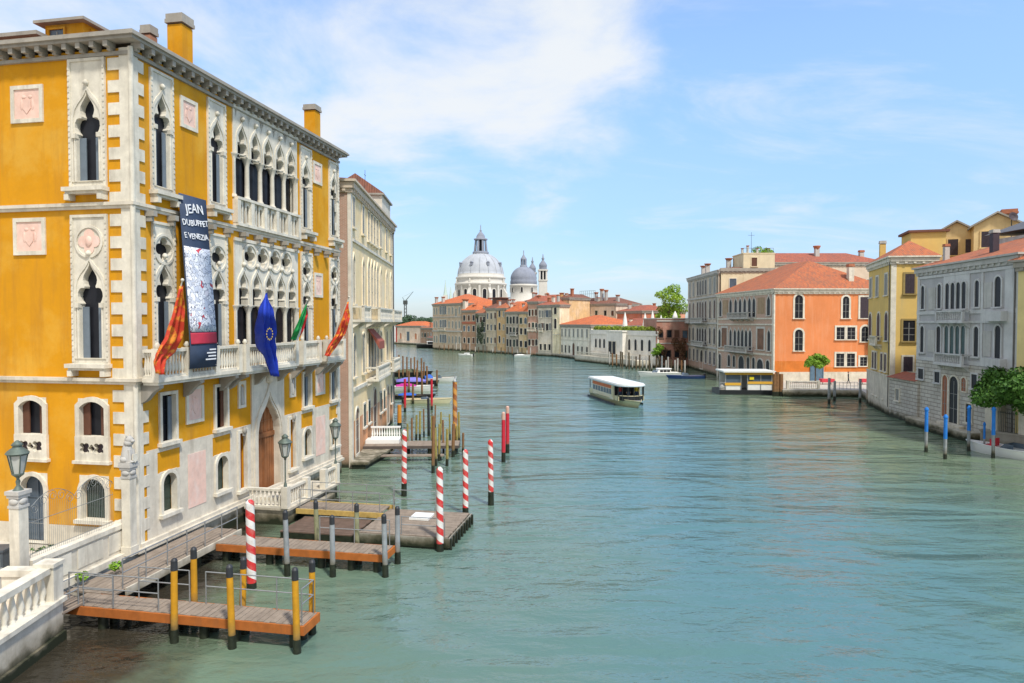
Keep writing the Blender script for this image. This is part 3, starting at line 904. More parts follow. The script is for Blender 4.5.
# mezzanine, ground floor and side windows
def sunk_window(M, x, z, w, h, style, frame_t=.16, pane=None, sill=True, name='window', muntin=True, bal=None, shutter=None):
    mb = MB()
    ol = outline(style, w, h); H = h
    if style == 'rect': ring(mb, style, w, h, frame_t, -.10, .12)
    else:                                                 # the square hole behind an arched head is filled with stone
        ring(mb, style, w, h, frame_t, -.10, -.013)
        mb.prism([(-w/2-.12,0),(w/2+.12,0),(w/2+.12,h+.12),(-w/2-.12,h+.12)], -.013, .20, [[(p, max(q, .012)) for p, q in ol]])
    if sill: mb.box(-w/2-frame_t-.08, w/2+frame_t+.08, -.22, .10, -.15, .0)
    o = mb.build(name, M_stone_clean, pal, M @ Matrix.Translation((x, 0, z)))
    pb = MB(); pb.box(-w/2-.1, w/2+.1, .24, .28, 0, h+.05)
    if muntin:
        pb.box(-.03, .03, .20, .24, 0, h)
        for k in (.33, .66): pb.box(-w/2, w/2, .205, .24, h*k-.02, h*k+.02)
    pb.build('pane', pane or M_glass, o)
    if shutter:
        for s in (-1, 1):
            sb = MB(); a, b = sorted((s*w*.5, s*w*.22)); sb.box(a, b, .12, .17, .02, h*.95)
            sb.build('shutter', shutter, o)
    return o
for k, u in enumerate(mez):
    sunk_window(I4, u, 4.97, .84, 1.98, 'rect', .14, M_glassblue if k > 1 else M_glass, True, shutter=M_shutter_blue if k != 1 else M_shutter_brown)
    sunk_window(I4, u, 1.97, .84, 1.66, 'arch', .15, plain('green glass', (.03,.05,.04), .15, var=.3))
for u in (7.28, 12.24):
    o = sunk_window(I4, u, 1.62, .62, 2.85, 'rect', .16, M_door_wood, True, muntin=False)
    mb = MB(); mb.box(-.12, .12, -.16, -.1, 2.7, 3.15); mb.blob((0,-.16,2.95), (.16,.08,.18)); mb.build('carved_head', M_cornice, o)
for u in (7.25, 12.3):                                    # oval niches
    mb = MB(); mb.prism([(-.32,0),(.32,0),(.32,1.35),(-.32,1.35)], -.08, 0, [shift(outline('arch', .34, 1.05), 0, .15)])
    o = mb.build('niche', M_stone_clean, pal, Matrix.Translation((u, 0, 5.72)))
    nb = MB(); nb.lathe([(.10,.17),(.13,.4),(.09,.7),(.11,.85),(.07,1.02),(.02,1.12)], (0,-.02,0), 8); nb.build('carving', M_stone_grey, o)
for v in (1.95, 4.84):
    o = sunk_window(SIDE, SX(v), 5.42, 1.14, 1.40, 'seg', .20, M_glass, False, shutter=M_shutter_brown, muntin=False)
    bb = MB(); bb.prism([(-.78,-.98),(.78,-.98),(.78,.0),(-.78,.0)], -.12, .06, [quatrefoil(-.33,-.48,.26,45), quatrefoil(.33,-.48,.26,45), quatrefoil(0,-.48,.16)])
    bb.box(-.85, .85, -.2, .05, -1.10, -.98)
    bb.build('balustrade', M_stone_clean, o)
    db = MB(); db.box(-.6, .6, .07, .1, -.98, 0); db.build('parapet_back', M_shutter_dark, o)
o = sunk_window(SIDE, SX(1.95), 2.05, 1.12, 1.66, 'arch', .17, plain('green glass', (.03,.05,.04), .15, var=.3), True)
o = sunk_window(SIDE, SX(4.84), .95, 1.12, 2.76, 'arch', .17, M_glassblue, False, name='door', muntin=True)

# water portal
mb = MB()
go = outline('gothic', 3.2, 6.7)
hole = [(a, b) for a, b in shift(outline('gothic', 2.16, 5.35), 0, .0)]
mb.prism([(-1.6,0),(1.6,0),(1.6,6.7),(-1.6,6.7)], -.08, .36, [[(a, max(b, .02)) for a, b in hole]])
mb.prism(shift(outline('gothic', 2.95, 6.05), 0, 0), -.16, -.075, [[(a, max(b, .03)) for a, b in outline('gothic', 2.45, 5.6)]])
mb.prism(shift(outline('gothic', 2.42, 5.58), 0, 0), -.12, -.07, [[(a, max(b, .04)) for a, b in outline('gothic', 2.2, 5.39)]])
mb.lathe([(.05,0),(.22,.15),(.26,.35),(.08,.6)], (0,-.14,6.0), 8)
mb.blob((0,-.12,6.2), (.28,.1,.2)); 
por = mb.build('portal', M_stone, pal, Matrix.Translation((9.68, 0, .72)))
db = MB(); db.box(-1.3, 1.3, .30, .35, 0, 5.5)
for i in range(9): db.box(-1.06+i*.24, -.86+i*.24, .27, .30, .05, 3.1)
db.box(-1.1, 1.1, .22, .30, 3.1, 3.34); db.box(-.03, .03, .24, .30, .0, 3.1)
for i in range(6): db.box(-1.0+i*.36, -.8+i*.36, .27, .30, 3.4, 5.0)
db.build('door', M_door_wood, por)
# ------------------------------------------------------------ houses
M_pipe = plain('lead downpipe', (.16,.15,.14), .6, .3, var=.2)
class House:
    """a building on a 4-point footprint (front-left, front-right, back-right, back-left as seen from the water)"""
    def __init__(s, name, label, cat, fp, top, wall, roof=None, rise=2.0, over=.5, ridge_in=.5, along='auto', cornice=None, base=-1.0, group=None, zbase=None):
        p0 = Vector(fp[0]); d = Vector(fp[1])-p0
        s.a = math.atan2(d.y, d.x); s.p0 = p0
        Rm = Matrix.Rotation(-s.a, 2)
        s.fp = [Rm @ (Vector(p)-p0) for p in fp]
        s.t = thing(name, label, cat, (p0.x, p0.y, 0), s.a, group)
        s.top = top
        mb = MB(); mb.vprism([(p.x, p.y) for p in s.fp], base, top)
        s.wall = mb.build('wall', wall, s.t)
        s.roof = None
        cm = cornice or M_cornice
        if roof is not None:
            cb = MB()
            for k in range(4):
                a, b = s.fp[k], s.fp[(k+1) % 4]; F = s.face(k); Lk = (b-a).length
                cb.box(-.2, Lk+.2, -.30, -.003, top-.42, top-.02, F); cb.box(-.12, Lk+.12, -.16, -.003, top-.70, top-.42, F)
                n = int(Lk/.8)
                for i in range(n): cb.box((i+.35)*Lk/n, (i+.65)*Lk/n, -.26, -.16, top-.62, top-.42, F)
            cb.build('cornice', cm, s.t)
            pk = s.face(0); W0 = (s.fp[1]-s.fp[0]).length
            if W0 > 4:
                pb = MB(); pb.tube((0,0,.9), (0,0,top-.5), .06, .06, 6); pb.box(-.1,.1,-.1,.05,top-.75,top-.5)
                link('downpipe', pb.mesh('downpipe', M_pipe), s.t, pk @ Matrix.Translation((W0-.32, -.14, 0)))
            s.roof = build_uv(hip_roof([tuple(p) for p in s.fp], top, rise, over, ridge_in, along), 'roof', [roof, cm], s.t)
    def face(s, k):
        a, b = s.fp[k], s.fp[(k+1) % 4]
        return TR(a.x, a.y, 0, math.atan2(b.y-a.y, b.x-a.x))
    def win(s, k, x, z, w, h, style='rect', **kw): return window(s.t, s.face(k), x, z, w, h, style, **kw)
    def row(s, k, xs, z, w, h, style='rect', **kw):
        for x in xs: s.win(k, x, z, w, h, style, **kw)
    def bar(s, k, x0, x1, z0, z1, d, mat, name='string_course'):
        mb = MB(); mb.box(x0, x1, -d, -.004, z0, z1); return mb.build(name, mat, s.t, s.face(k))
    def balcony(s, k, x0, x1, z, proj=.8, mat=None):
        mb = MB(); mb.box(x0, x1, -proj, -.005, z-.16, z)
        b = mb.build('balcony', mat or M_stone_clean, s.t, s.face(k))
        rb = MB(); baluster_row(rb, x0+.05, x1-.05, -proj+.12, z, .95, max(4, int((x1-x0)/.28)), .07, None, 0, .10, 5)
        for xx in (x0+.12, x1-.12): rb.box(xx-.10, xx+.10, -proj+.03, -.01, z+.83, z+.94); rb.box(xx-.10, xx+.10, -proj+.02, -proj+.22, z, z+.98)
        rb.build('balustrade', mat or M_stone_clean, b)
        n = max(2, int((x1-x0)/1.6)+1)
        kb = MB(); kb.prism([(.005,-.165),(.005,-.62),(proj*.35,-.42),(proj*.75,-.165)], -.10, .10)
        km = kb.mesh('bracket', mat or M_stone_clean)
        for i in range(n): link('bracket', km, b, TR(x0+.2+(x1-x0-.4)*i/(n-1), 0, z, -PI/2))
        return b
    def chimney(s, x, y, z, w, h, style=0, mat=None, cap=None):
        return chimney_mb(w, h, style).build('chimney', [mat or M_stone_grey, cap or M_roof_cap], s.roof or s.t, Matrix.Translation((x, y, z)))
M_roof_cap = plain('terracotta cap', (.40,.15,.08), .9, var=.2)
def fp_from(p0, p1, depth, skewL=0.0, skewR=0.0):
    p0, p1 = Vector(p0[:2]), Vector(p1[:2]); d = (p1-p0).normalized(); n = Vector((-d.y, d.x))
    return [tuple(p0), tuple(p1), tuple(p1+n*depth+d*skewR), tuple(p0+n*depth+d*skewL)]

# -- second palace on the left bank (cream front, brick flank)
M_cream = plaster('cream render', (.86,.67,.38), (.50,.36,.24), .35, .5, fade=(.80,.70,.52))
M_bricks = brickmat('old red brick', (.46,.26,.18), (.38,.21,.14), (.52,.42,.33), 2.0)
b0 = Vector((-11.03, 46.8)); bd = Vector((-.044, 1)).normalized()
b1 = b0+bd*21.9
bn = Vector((bd.y, -bd.x))                                # towards the water
H = House('palace', 'cream plastered palace with brick flank and orange stained base just beyond the ochre palace', 'palace',
          [tuple(b0), tuple(b1), tuple(b1-bn*16), tuple(b0-bn*16)], 19.55, M_cream, M_roof_dark, 2.2, .45, cornice=plaster('cream cornice stone', (.60,.50,.38), (.25,.2,.15), .4, 1.0, tide=False))
BA = H
fb = H.face(0)
H3 = H.face(3)
fb3 = MB(); fb3.box(.1, 15.82, -.05, -.004, -1, 18.8); fb3.build('brick_flank', M_bricks, H.t, H3)
qb = MB(); qb.box(15.82, 16.05, -.08, -.004, -1, 19.1); qb.build('quoin', M_stone_clean, H.t, H3)
qb = MB(); qb.box(0, .45, -.06, -.004, -1, 19.0); qb.build('quoin', M_stone_clean, H.t, fb); qb = MB(); qb.box(21.4, 21.9, -.06, -.004, -1, 19.0); qb.build('quoin', M_stone_clean, H.t, fb)
M_creamtrim = plaster('cream stone trim', (.78,.68,.50), (.4,.33,.25), .35, 1.2, tide=False)
wk = dict(frame=M_creamtrim, pane=M_glassblue, t=.11)
for x in (.95, 4.75, 13.6, 17.3, 20.3): H.win(0, x, 16.6, .72, 2.1, 'rect', shutters=M_shutter_grey, open_=False, **wk)
for x in (7.3, 8.75, 10.2, 11.6): H.win(0, x, 16.4, .85, 2.3, 'rect', **wk)
for x in (.95, 4.75, 13.6, 17.3, 20.3): H.win(0, x, 11.3, .75, 3.5, 'gothic', **wk)
for x in (7.2, 8.7, 10.2, 11.7): H.win(0, x, 11.3, .85, 3.7, 'gothic', **wk)
for x in (.95, 4.75, 13.6, 17.3, 20.3): H.win(0, x, 6.2, 1.0, 3.0, 'arch', **wk)
for x in (7.2, 8.7, 10.2, 11.7): H.win(0, x, 6.2, 1.05, 3.2, 'arch', **wk)
H.bar(0, .45, 21.4, 15.6, 15.8, .12, M_stone_clean); H.bar(0, .45, 21.4, 10.0, 10.2, .15, M_stone_clean); H.bar(0, .45, 21.4, 5.2, 5.45, .15, M_stone_clean)
H.balcony(0, .3, 3.2, 10.2, .9); H.balcony(0, 5.6, 13.0, 10.2, 1.2); H.balcony(0, 15.5, 21.6, 10.2, 1.0)
H.balcony(0, 5.8, 12.8, 5.6, 1.0); H.balcony(0, 16.0, 21.0, 5.6, .9)
M_orangebase = plaster('stained orange base', (.60,.27,.12), (.62,.50,.38), .8, .7, .2)
mb = MB(); grid_wall(mb, .45, 21.4, -1, 3.1, [(1.2, 2.6, -1, 3.0), (9.0, 11.0, -1, 3.0), (17, 18.6, -1, 3.0)], .02, Matrix.Translation((0,-.03,0))); mb.build('stained_base', M_orangebase, H.t, fb)
H.win(0, 1.9, .6, 1.25, 3.3, 'arch', frame=M_stone_clean, pane=M_shutter_brown, sill=False); H.win(0, 10.0, .4, 1.7, 4.1, 'arch', frame=M_stone_clean, pane=M_shutter_brown, sill=False)
H.win(0, 17.8, .4, 1.3, 3.6, 'arch', frame=M_stone_clean, pane=M_shutter_brown, sill=False)
for x in (4.9, 7.0, 13.2, 15.3, 20.2): H.win(0, x, 2.1, .9, 1.7, 'rect', shutters=M_shutter_green, open_=False, frame=M_stone_clean)
mb = MB(); mb.add([(6.6,-.95,8.5),(9.4,-.95,8.5),(9.4,-.06,9.5),(6.6,-.06,9.5),(6.6,-.95,7.9),(9.4,-.95,7.9)], [(0,1,2,3),(4,5,1,0),(0,3,4),(1,5,2)])
mb.build('awning', plain('brick red awning', (.32,.09,.06), .8), H.t, fb)
# rooftop room with red roof
ax0, ay0 = atd(366.5, 62); ax1, ay1 = atd(389.5, 66)
mb = MB(); mb.box(0, 5.6, 0, 5, -1.2, .9)
rr = mb.build('roof_room', M_stone_clean, H.roof, TR(15.8, .12, 20.7, 0))
build_uv(hip_roof([(0,0),(5.6,0),(5.6,5),(0,5)], .9, 1.9, .2, .12, 'x'), 'roof_room_roof', [M_roof_dark, M_cornice], rr)
an = MB(); an.tube((0,0,0), (0,0,1.9), .03, .02, 5); an.tube((-.4,0,1.4), (.4,0,1.4), .02, .02, 4); an.build('aerial', M_iron_dark, rr, Matrix.Translation((5.2, 2.4, 2.4)))
# next houses of the left bank, mostly behind it
c0 = Vector((-15.6, 71.5)); c1 = Vector((-19.9, 108))
H = House('house', 'pale grey house beyond the cream palace, hardly visible past its corner', 'house', fp_from(c0, c1, 14), 13.5, plaster('pale grey render', (.55,.52,.46), (.35,.30,.25), .3, .5), M_roof, 2)
for z in (3, 6.6, 10): H.row(0, [2+3.2*i for i in range(11)], z, 1.1, 2.0, 'rect', shutters=M_shutter_green)
c0 = Vector((-20.4, 111)); c1 = Vector((-29.6, 159))
H = House('house', 'low terracotta house on the left bank behind the moored boats', 'house', fp_from(c0, c1, 14), 10.5, plaster('terracotta render', (.50,.25,.15), (.35,.22,.16), .3, .5), M_roof, 2)
for z in (2.6, 6.4): H.row(0, [2+3.4*i for i in range(14)], z, 1.1, 2.0, 'rect', shutters=M_shutter_green)

# -- right bank: orange house with Gothic water front
M_orange = plaster('orange render', (.70,.235,.085), (.74,.36,.20), .6, .25, .10, tide=False)
M_gothicwall = brickmat('faded brick and marble', (.52,.30,.21), (.44,.25,.17), (.62,.54,.45), 1.0, .28, (.34,.28,.24))
OC = Vector((40.8, 106)); OG = Vector((38.2, 126.6)); OR = Vector((58.5, 106.5))
H = House('palace', 'orange red palace with grey Gothic loggias towards the canal and a hipped red roof', 'palace',
          [tuple(OG), tuple(OC), tuple(OR), (56.5, 126.6)], 15.1, M_orange, M_roof, 4.9, .5, .36, cornice=M_stone_clean)
OH = H
mb = MB(); mb.box(.02, 20.72, -.10, -.004, -1, 14.4); mb.build('gothic_front', M_gothicwall, H.t, H.face(0))
def bars(zs, mat, k=0, x0=.0, x1=20.77, d=.24):
    for a, b in zs: H.bar(k, x0, x1, a, b, d, mat)
bars([(4.75,5.05),(9.55,9.8),(10.5,10.75)], M_stone_clean)
mb = MB(); mb.box(0, .5, -.22, -.004, -1, 14.4); mb.build('quoin', M_stone_clean, H.t, H.face(0)); mb = MB(); mb.box(20.25, 20.8, -.22, -.004, -1, 14.4); mb.build('quoin', M_stone_clean, H.t, H.face(0))
F0 = H.face(0) @ Matrix.Translation((0, -.1, 0))
M_gothstone = plaster('pale Gothic stone', (.60,.57,.51), (.26,.23,.20), .45, .9, tide=False)
gk = dict(frame=M_gothstone, pane=M_glass, t=.26, muntin=False)
def gw(x, z, w, h, style='gothic', **kw):
    q = dict(gk); q.update(kw); window(OH.t, F0, x, z, w, h, style, **q)
for x in (1.3, 5.5, 19.0): gw(x, 11.1, 1.0, 3.1)
for x in (7.5, 9.2, 10.9, 12.6, 14.15): gw(x, 10.9, 1.0, 3.3)
mp = MB(); mp.box(15.4, 17.6, -.06, -.004, 11.4, 14.0); mp.build('marble_panel', plaster('brown marble', (.36,.25,.15), (.5,.42,.33), .4, 1.5, tide=False), H.t, F0); mp = MB(); mp.box(2.3, 4.4, -.06, -.004, 11.4, 14.0); mp.build('marble_panel', _mats['brown marble'], H.t, F0)
for x in (3.0, 16.5): gw(x, 5.6, 2.2, 3.4, 'rect', pane=plain('russet curtain', (.20,.09,.04), .5, var=.4, scale=.8), t=.35)
for x in (1.0, 5.6, 19.2): gw(x, 5.5, .9, 3.4)
for x in (7.3, 8.7, 10.1, 11.5, 12.9): gw(x, 5.4, .95, 3.5)
H.balcony(0, 6.4, 14.2, 10.75, 1.3, M_stone_grey); H.balcony(0, 5.9, 14.2, 5.05, 1.5, M_stone_grey)
for x, w, h, z in ((1.2,.9,3.0,1.2),(5.0,1.0,2.0,2.2),(7.0,.9,2.0,2.2),(9.8,2.0,3.3,.95),(12.3,.9,2.0,2.2),(14.2,.9,2.0,2.2),(16.4,2.0,3.1,.95),(18.9,1.1,2.4,1.6)):
    gw(x, z, w, h, 'arch', t=.2)
ok = dict(frame=M_stone_clean, t=.28)
H.win(1, 3.7, 10.65, 1.25, 3.6, 'arch', **ok); H.win(1, 3.75, 5.6, 1.25, 3.3, 'arch', **ok)
H.win(1, 11.1, 10.65, 1.0, 3.4, 'arch', **ok); H.win(1, 14.0, 10.65, 1.3, 3.3, 'rect', shutters=M_shutter_dark, open_=False, **ok)
for x in (10.3, 12.0): H.win(1, x, 7.35, 1.25, 1.9, 'rect', **ok); H.win(1, x, 3.15, 1.25, 2.0, 'rect', **ok)
H.win(1, 14.0, 3.2, 1.1, 1.4, 'rect', **ok); H.win(1, 14.2, 7.0, 1.2, 2.4, 'arch', **ok)
mb = MB(); mb.box(.3, 17.7, -.08, -.004, -1, 2.3); mb.build('white_base', M_stone, H.t, H.face(1))
mb = MB(); mb.box(.0, 5.6, -.05, -.004, 2.3, 4.0); mb.build('rust_patch', plaster('raw orange patch', (.62,.18,.035), (.70,.30,.10), .7, .6, .2, tide=False), H.t, H.face(1))
mb = MB(); mb.box(8.0, 17.7, -.05, -.004, 2.3, 3.05); mb.build('rust_patch', plaster('raw orange patch', (.62,.18,.035), (.70,.30,.10), .7, .6, .2, tide=False), H.t, H.face(1))
mb = MB(); mb.box(5.7, 7.5, -.10, -.03, .93, 4.4); mb.box(5.55, 5.7, -.16, -.03, .93, 4.5); mb.box(7.5, 7.65, -.16, -.03, .93, 4.5); mb.box(5.55, 7.65, -.16, -.03, 4.4, 4.55)
mb.build('door', plain('faded blue door', (.10,.17,.24), .6, var=.2), H.t, H.face(1) @ Matrix.Translation((0,-.06,0)))
f1 = H.face(1)
chimney_mb(.8, 3.6, 0).build('chimney', [M_stone_clean, M_roof_cap], H.roof, f1 @ Matrix.Translation((12.6, 1.6, 15.6)))
hb = MB(); hb.box(0, 1.5, -1.1, 0, 5.6, 10.4); hb.build('glazed_bay', plain('dark green bay', (.03,.05,.05), .4, var=.2), H.t, f1 @ Matrix.Translation((14.8, -.05, 0)))

# -- grey palace left of it
M_greypal = plaster('sooty stone front', (.55,.47,.37), (.17,.15,.13), .55, .5, .2)
G0 = Vector((39.0, 151.6)); G1 = Vector((38.25, 126.85))
H = House('palace', 'tall sooty grey stone palace on the right bank with balconied upper floors', 'palace', [tuple(G0), tuple(G1), (51, 137.5), (53, 151.6)], 19.6, M_greypal, M_roof_dark, 1.0, .4, .45, cornice=M_stone_grey)
gk = dict(frame=M_stone_grey, t=.25, muntin=False)
for x in (2.2, 5.4, 19.2, 22.4): H.win(0, x, 15.6, 1.2, 2.9, 'rect', shutters=M_shutter_grey, open_=False, **gk); H.win(0, x, 10.8, 1.2, 3.4, 'arch', **gk); H.win(0, x, 5.9, 1.2, 3.0, 'arch', **gk)
for x in (9.2, 11.4, 13.6, 15.8): H.win(0, x, 15.6, 1.2, 2.9, 'arch', **gk); H.win(0, x, 10.4, 1.3, 3.8, 'arch', **gk); H.win(0, x, 5.6, 1.3, 3.2, 'arch', **gk)
for x in (2.5, 6.0, 9.2, 16.2, 19.5, 22.5): H.win(0, x, 1.9, 1.2, 2.4, 'rect', frame=M_stone_grey, pane=M_shutter_dark, t=.2)
H.win(0, 12.7, .6, 2.0, 3.8, 'arch', frame=M_stone_clean, pane=M_glass)
for z in (5.0, 9.7, 14.8): H.bar(0, 0, 24.76, z, z+.3, .25, M_stone_grey)
H.balcony(0, 7.6, 17.4, 10.0, 1.3, M_stone_grey); H.balcony(0, .3, 4.6, 10.0, .9, M_stone_grey); H.balcony(0, 7.6, 17.4, 5.3, 1.1, M_stone_grey)
mb = MB(); mb.box(.4, 24.4, -.06, -.004, .6, 2.0); mb.build('brick_patch', M_bricks, H.t, H.face(0))
for x, y in ((1.5, 3), (7, 2.5), (19, 3.5)): H.chimney(x, y, 19.8, .8, 2.6, 1, M_stone_grey)
# cream attic house behind both
X0, Y0 = atd(714, 136); X1, _ = atd(786, 136)
H = House('house', 'cream attic house rising behind the grey palace with a roof terrace', 'house', [(38.7, 126.75), (48.6, 126.75), (51.5, 136.6), (48.0, 134)], zat(269, 127), plaster('cream attic render', (.70,.60,.40), (.40,.33,.24), .3, .6, tide=False), M_roof_dark, .5, .15, .3)
H.win(0, 2.2, 15.9, 1.25, 2.2, 'rect', frame=M_stone_clean, pane=M_glassblue, muntin=False, t=.12)
mb = MB(); mb.box(4.1, 9.9, -.06, 6, zat(290,127), zat(254, 127)); mb.box(4.0, 10.0, -.12, 6.1, zat(254,127), zat(254,127)+.2); up = mb.build('attic_storey', _mats['cream attic render'], H.t)
window(up, TR(4.1, -.06, 0), 2.0, zat(266.5,127), 1.0, 1.6, 'rect', frame=_mats['cream attic render'], pane=M_shutter_brown, muntin=False, t=.1)
zt = zat(254, 127)+.2
for x in (4.4, 5.4, 7.2, 9.3): chimney_mb(.36, 1.0 if x != 5.4 else 1.5, 1).build('chimney', [M_stone_grey, M_roof_cap], up, Matrix.Translation((x, 1.5, zt)))
rb = MB()
for i in range(8): rb.tube((4.2+i*.8, .4, zt), (4.2+i*.8, .4, zt+.9), .03, .03, 5)
rb.tube((4.2,.4,zt+.9), (9.8,.4,zt+.9), .03, .03, 5); rb.tube((6.6,3,zt), (6.6,3,zt+4.2), .04, .03, 5); rb.tube((6.0,3,zt+3.6), (7.2,3,zt+3.6), .03, .03, 5); rb.build('roof_railing', M_iron_dark, up)
ATT = (up, zt)
# long red roofed house far behind
H = House('house', 'long low house with red roof seen behind the orange palace roof', 'house', [(52.5, 150), (82, 150), (82, 162), (52.5, 162)], zat(263, 150), plaster('far cream render', (.62,.50,.38), (.4,.33,.25), .3, .6), M_roof_red, 2.6, .4, .5)
H.row(0, [2+3.4*i for i in range(8)], 17.5, 1.1, 1.9, 'rect', frame=M_stone_clean, muntin=False)
H.chimney(16, 4, 22.6, .9, 4.6, 1, M_stone_grey); H.chimney(26, 4, 22.6, .9, 3.6, 0, M_stone_grey); H.chimney(5, 4, 22.6, .8, 3.4, 0, M_stone_clean)

# -- yellow house
M_yell = plaster('lemon yellow render', (.70,.48,.15), (.45,.38,.22), .45, .35, .10, tide=False)
YL = Vector((43.8, 84)); YC = Vector((40.5, 73)); YR = Vector((44.9, 72.5))
H = House('house', 'tall lemon yellow corner house with white ground floor and dark shutters on the right bank', 'house', [tuple(YL), tuple(YC), tuple(YR), (50.5, 83.5)], 16.9, M_yell, M_roof, 2.0, .5, .5, cornice=M_stone_clean)
YH = H; LY = (YC-YL).length
ywf = dict(frame=M_stone_clean, t=.18)
for x in (1.4, 4.8, 9.2): H.win(0, x, 13.0, 1.3, 2.3, 'rect', shutters=M_shutter_grey, open_=False, **ywf)
for x in (1.4, 5.8, 9.6): H.win(0, x, 8.0, 1.4, 3.1, 'arch', shutters=M_shutter_dark, open_=False, **ywf)
for x in (3.2, 4.6, 7.6, 9.4): H.win(0, x, 4.6, .9, 1.9, 'rect', shutters=M_shutter_dark, open_=False, **ywf)
for x in (3.4, 5.2, 8.3): H.win(0, x, 1.5, .95, 1.9, 'rect', shutters=M_shutter_dark, open_=False, **ywf)
H.balcony(0, 4.2, 7.4, 7.5, .7)
mb = MB(); mb.box(0, LY+.06, -.10, -.004, -1, 4.1); mb.box(0, LY+.06, -.16, -.004, 4.1, 4.3); mb.build('white_base', M_stone, H.t, H.face(0))
mb = MB(); mb.box(-.08, .45, -.06, -.004, 4.3, 16.2); mb.build('quoin', M_stone_clean, H.t, H.face(1))
H.win(1, 1.8, 13.05, .95, 2.1, 'rect', pane=M_shutter_dark, frame=plain('brown frame', (.30,.22,.08), .8), t=.2, shutters=M_shutter_dark, open_=False)
H.win(1, 1.8, 8.0, 1.2, 2.2, 'rect', pane=M_glass, frame=plain('brown frame', (.30,.22,.08), .8), t=.2)
H.win(1, 1.75, 4.75, .95, 1.6, 'rect', pane=M_shutter_dark, frame=M_stone_clean, t=.18, shutters=M_shutter_dark, open_=False)
H.chimney(1.2, 1.2, 16.9, .62, 2.9, 0, M_yell, M_stone_grey)
mb = MB(); mb.box(0, 4.0, 0, 3.5, -1, 1.6); lo_ = mb.build('roof_room', M_yell, H.roof, TR(2.2, 3.0, 18.5)); mb = MB(); mb.box(-.3, 4.3, -.3, 3.8, 1.6, 1.85); mb.build('roof_slab', M_roof_dark, lo_)
M_ashlar = brickmat('worn ashlar', (.60,.57,.50), (.50,.47,.41), (.30,.27,.23), .45, .55, (.24,.21,.18))
# -- garden wall with small lean-to between the yellow and the grey house
gx = MB()
W0 = YC + Vector((-.35, -.5)); W1 = Vector((39.62, 66.6))
wl = (W1-W0).length; wa = math.atan2((W1-W0).y, (W1-W0).x)
gw_ = thing('garden_wall', 'low weathered white stone boundary wall with tiled coping between yellow and grey house', 'wall', (W0.x, W0.y, 0), wa)
mb = MB(); mb.box(0, wl, 0, .5, -1, 4.0); mb.box(-.1, wl, -.12, .6, 4.0, 4.22); mb.build('wall', M_ashlar, gw_)
mb = MB(); roof_faces(mb, [((-.2,-.3,4.22),(wl,-.3,4.22),(wl,1.6,4.8),(-.2,1.6,4.8))]); mb.add([(-.2,-.3,4.22),(wl,-.3,4.22),(wl,1.6,4.22),(-.2,1.6,4.22),(-.2,1.6,4.8),(wl,1.6,4.8)],[(3,2,1,0),(2,3,4,5),(0,4,3),(1,2,5)],None,1); build_uv(mb, 'coping', [M_roof_red, M_stone], gw_)
window(gw_, I4, 1.9, 1.9, .8, 1.2, 'rect', frame=M_stone_clean, pane=M_shutter_grey, t=.12)

# -- grey house with lancet windows
M_greyhouse = plaster('blue grey stucco', (.45,.435,.43), (.22,.22,.23), .4, .4, .12)
M_greyband = plaster('pale grey stone', (.58,.57,.55), (.24,.23,.22), .5, .6, .14)
gdv = Vector((-.07, -1)).normalized(); gl = 14.9
GA = Vector((40.0, 67.4)); GB = GA+gdv*gl
H = House('palace', 'blue grey stuccoed palace with rows of dark lancet windows on the right bank', 'palace', [tuple(GA), tuple(GB), (52.5, GB.y-.3), (54, 67.2)], 15.2, M_greyhouse, M_roof, 2.5, .45, .5, cornice=M_stone_grey)
GH = H
lk = dict(frame=M_greyband, pane=M_glass, t=.16, muntin=False)
for x in (1.0, 3.9, 9.65): H.win(0, x, 11.3, .60, 2.25, 'arch', **lk); H.win(0, x, 7.1, .66, 2.55, 'arch', **lk)
H.win(0, 12.4, 11.25, .8, 2.45, 'arch', **lk); H.win(0, 12.5, 7.1, .75, 2.65, 'arch', **lk)
M_teal = plain('teal shutters glass', (.02,.06,.06), .3, var=.3)
Fq = H.face(0) @ Matrix.Translation((0, -.075, 0))
for x in (5.35, 6.2, 7.05, 7.9): window(H.t, Fq, x, 11.2, .62, 2.35, 'arch', frame=M_greyband, pane=M_glass, t=.11, muntin=False); window(H.t, Fq, x, 7.1, .64, 2.6, 'arch', frame=M_greyband, pane=M_teal, t=.10, muntin=False)
mb = MB()
for a, b in ((14.2,14.45),(10.75,11.1),(9.95,10.15),(6.35,6.7)): mb.box(0, gl, -.10, -.004, a, b)
for xa, xb in ((0,.45),(4.6,8.6),(10.2,10.5),(13.3,gl)): mb.box(xa, xb, -.07, -.005, 6.7, 14.2)
mb.build('stone_band', M_greyband, H.t, H.face(0))
for zc in (8.2, 12.2):
    mb = MB(); mb.box(10.6, 11.6, -.05, -.004, zc-1, zc+1.1); mb.build('marble_panel', M_stone_grey, H.t, H.face(0)); mb = MB(); mb.box(2.0, 3.2, -.05, -.004, zc-1, zc+1.1); mb.build('marble_panel', M_stone_grey, H.t, H.face(0))
H.balcony(0, 4.5, 8.8, 10.1, .75, M_greyband); H.balcony(0, 4.4, 8.9, 6.3, .8, M_greyband)
for za, zb in ((6.4, 7.1), (10.1, 10.9)):
    mb = MB(); mb.box(11.3, 13.7, -.6, -.004, za, zb); mb.build('sill_balcony', M_greyband, H.t, H.face(0))
mb = MB(); mb.box(.02, gl, -.12, -.004, -1, 6.3)
mb.build('stone_base', M_ashlar, H.t, H.face(0))
Fg = H.face(0) @ Matrix.Translation((0, -.12, 0))
def gb(x, z, w, h, style='rect', **kw): return window(GH.t, Fg, x, z, w, h, style, **kw)
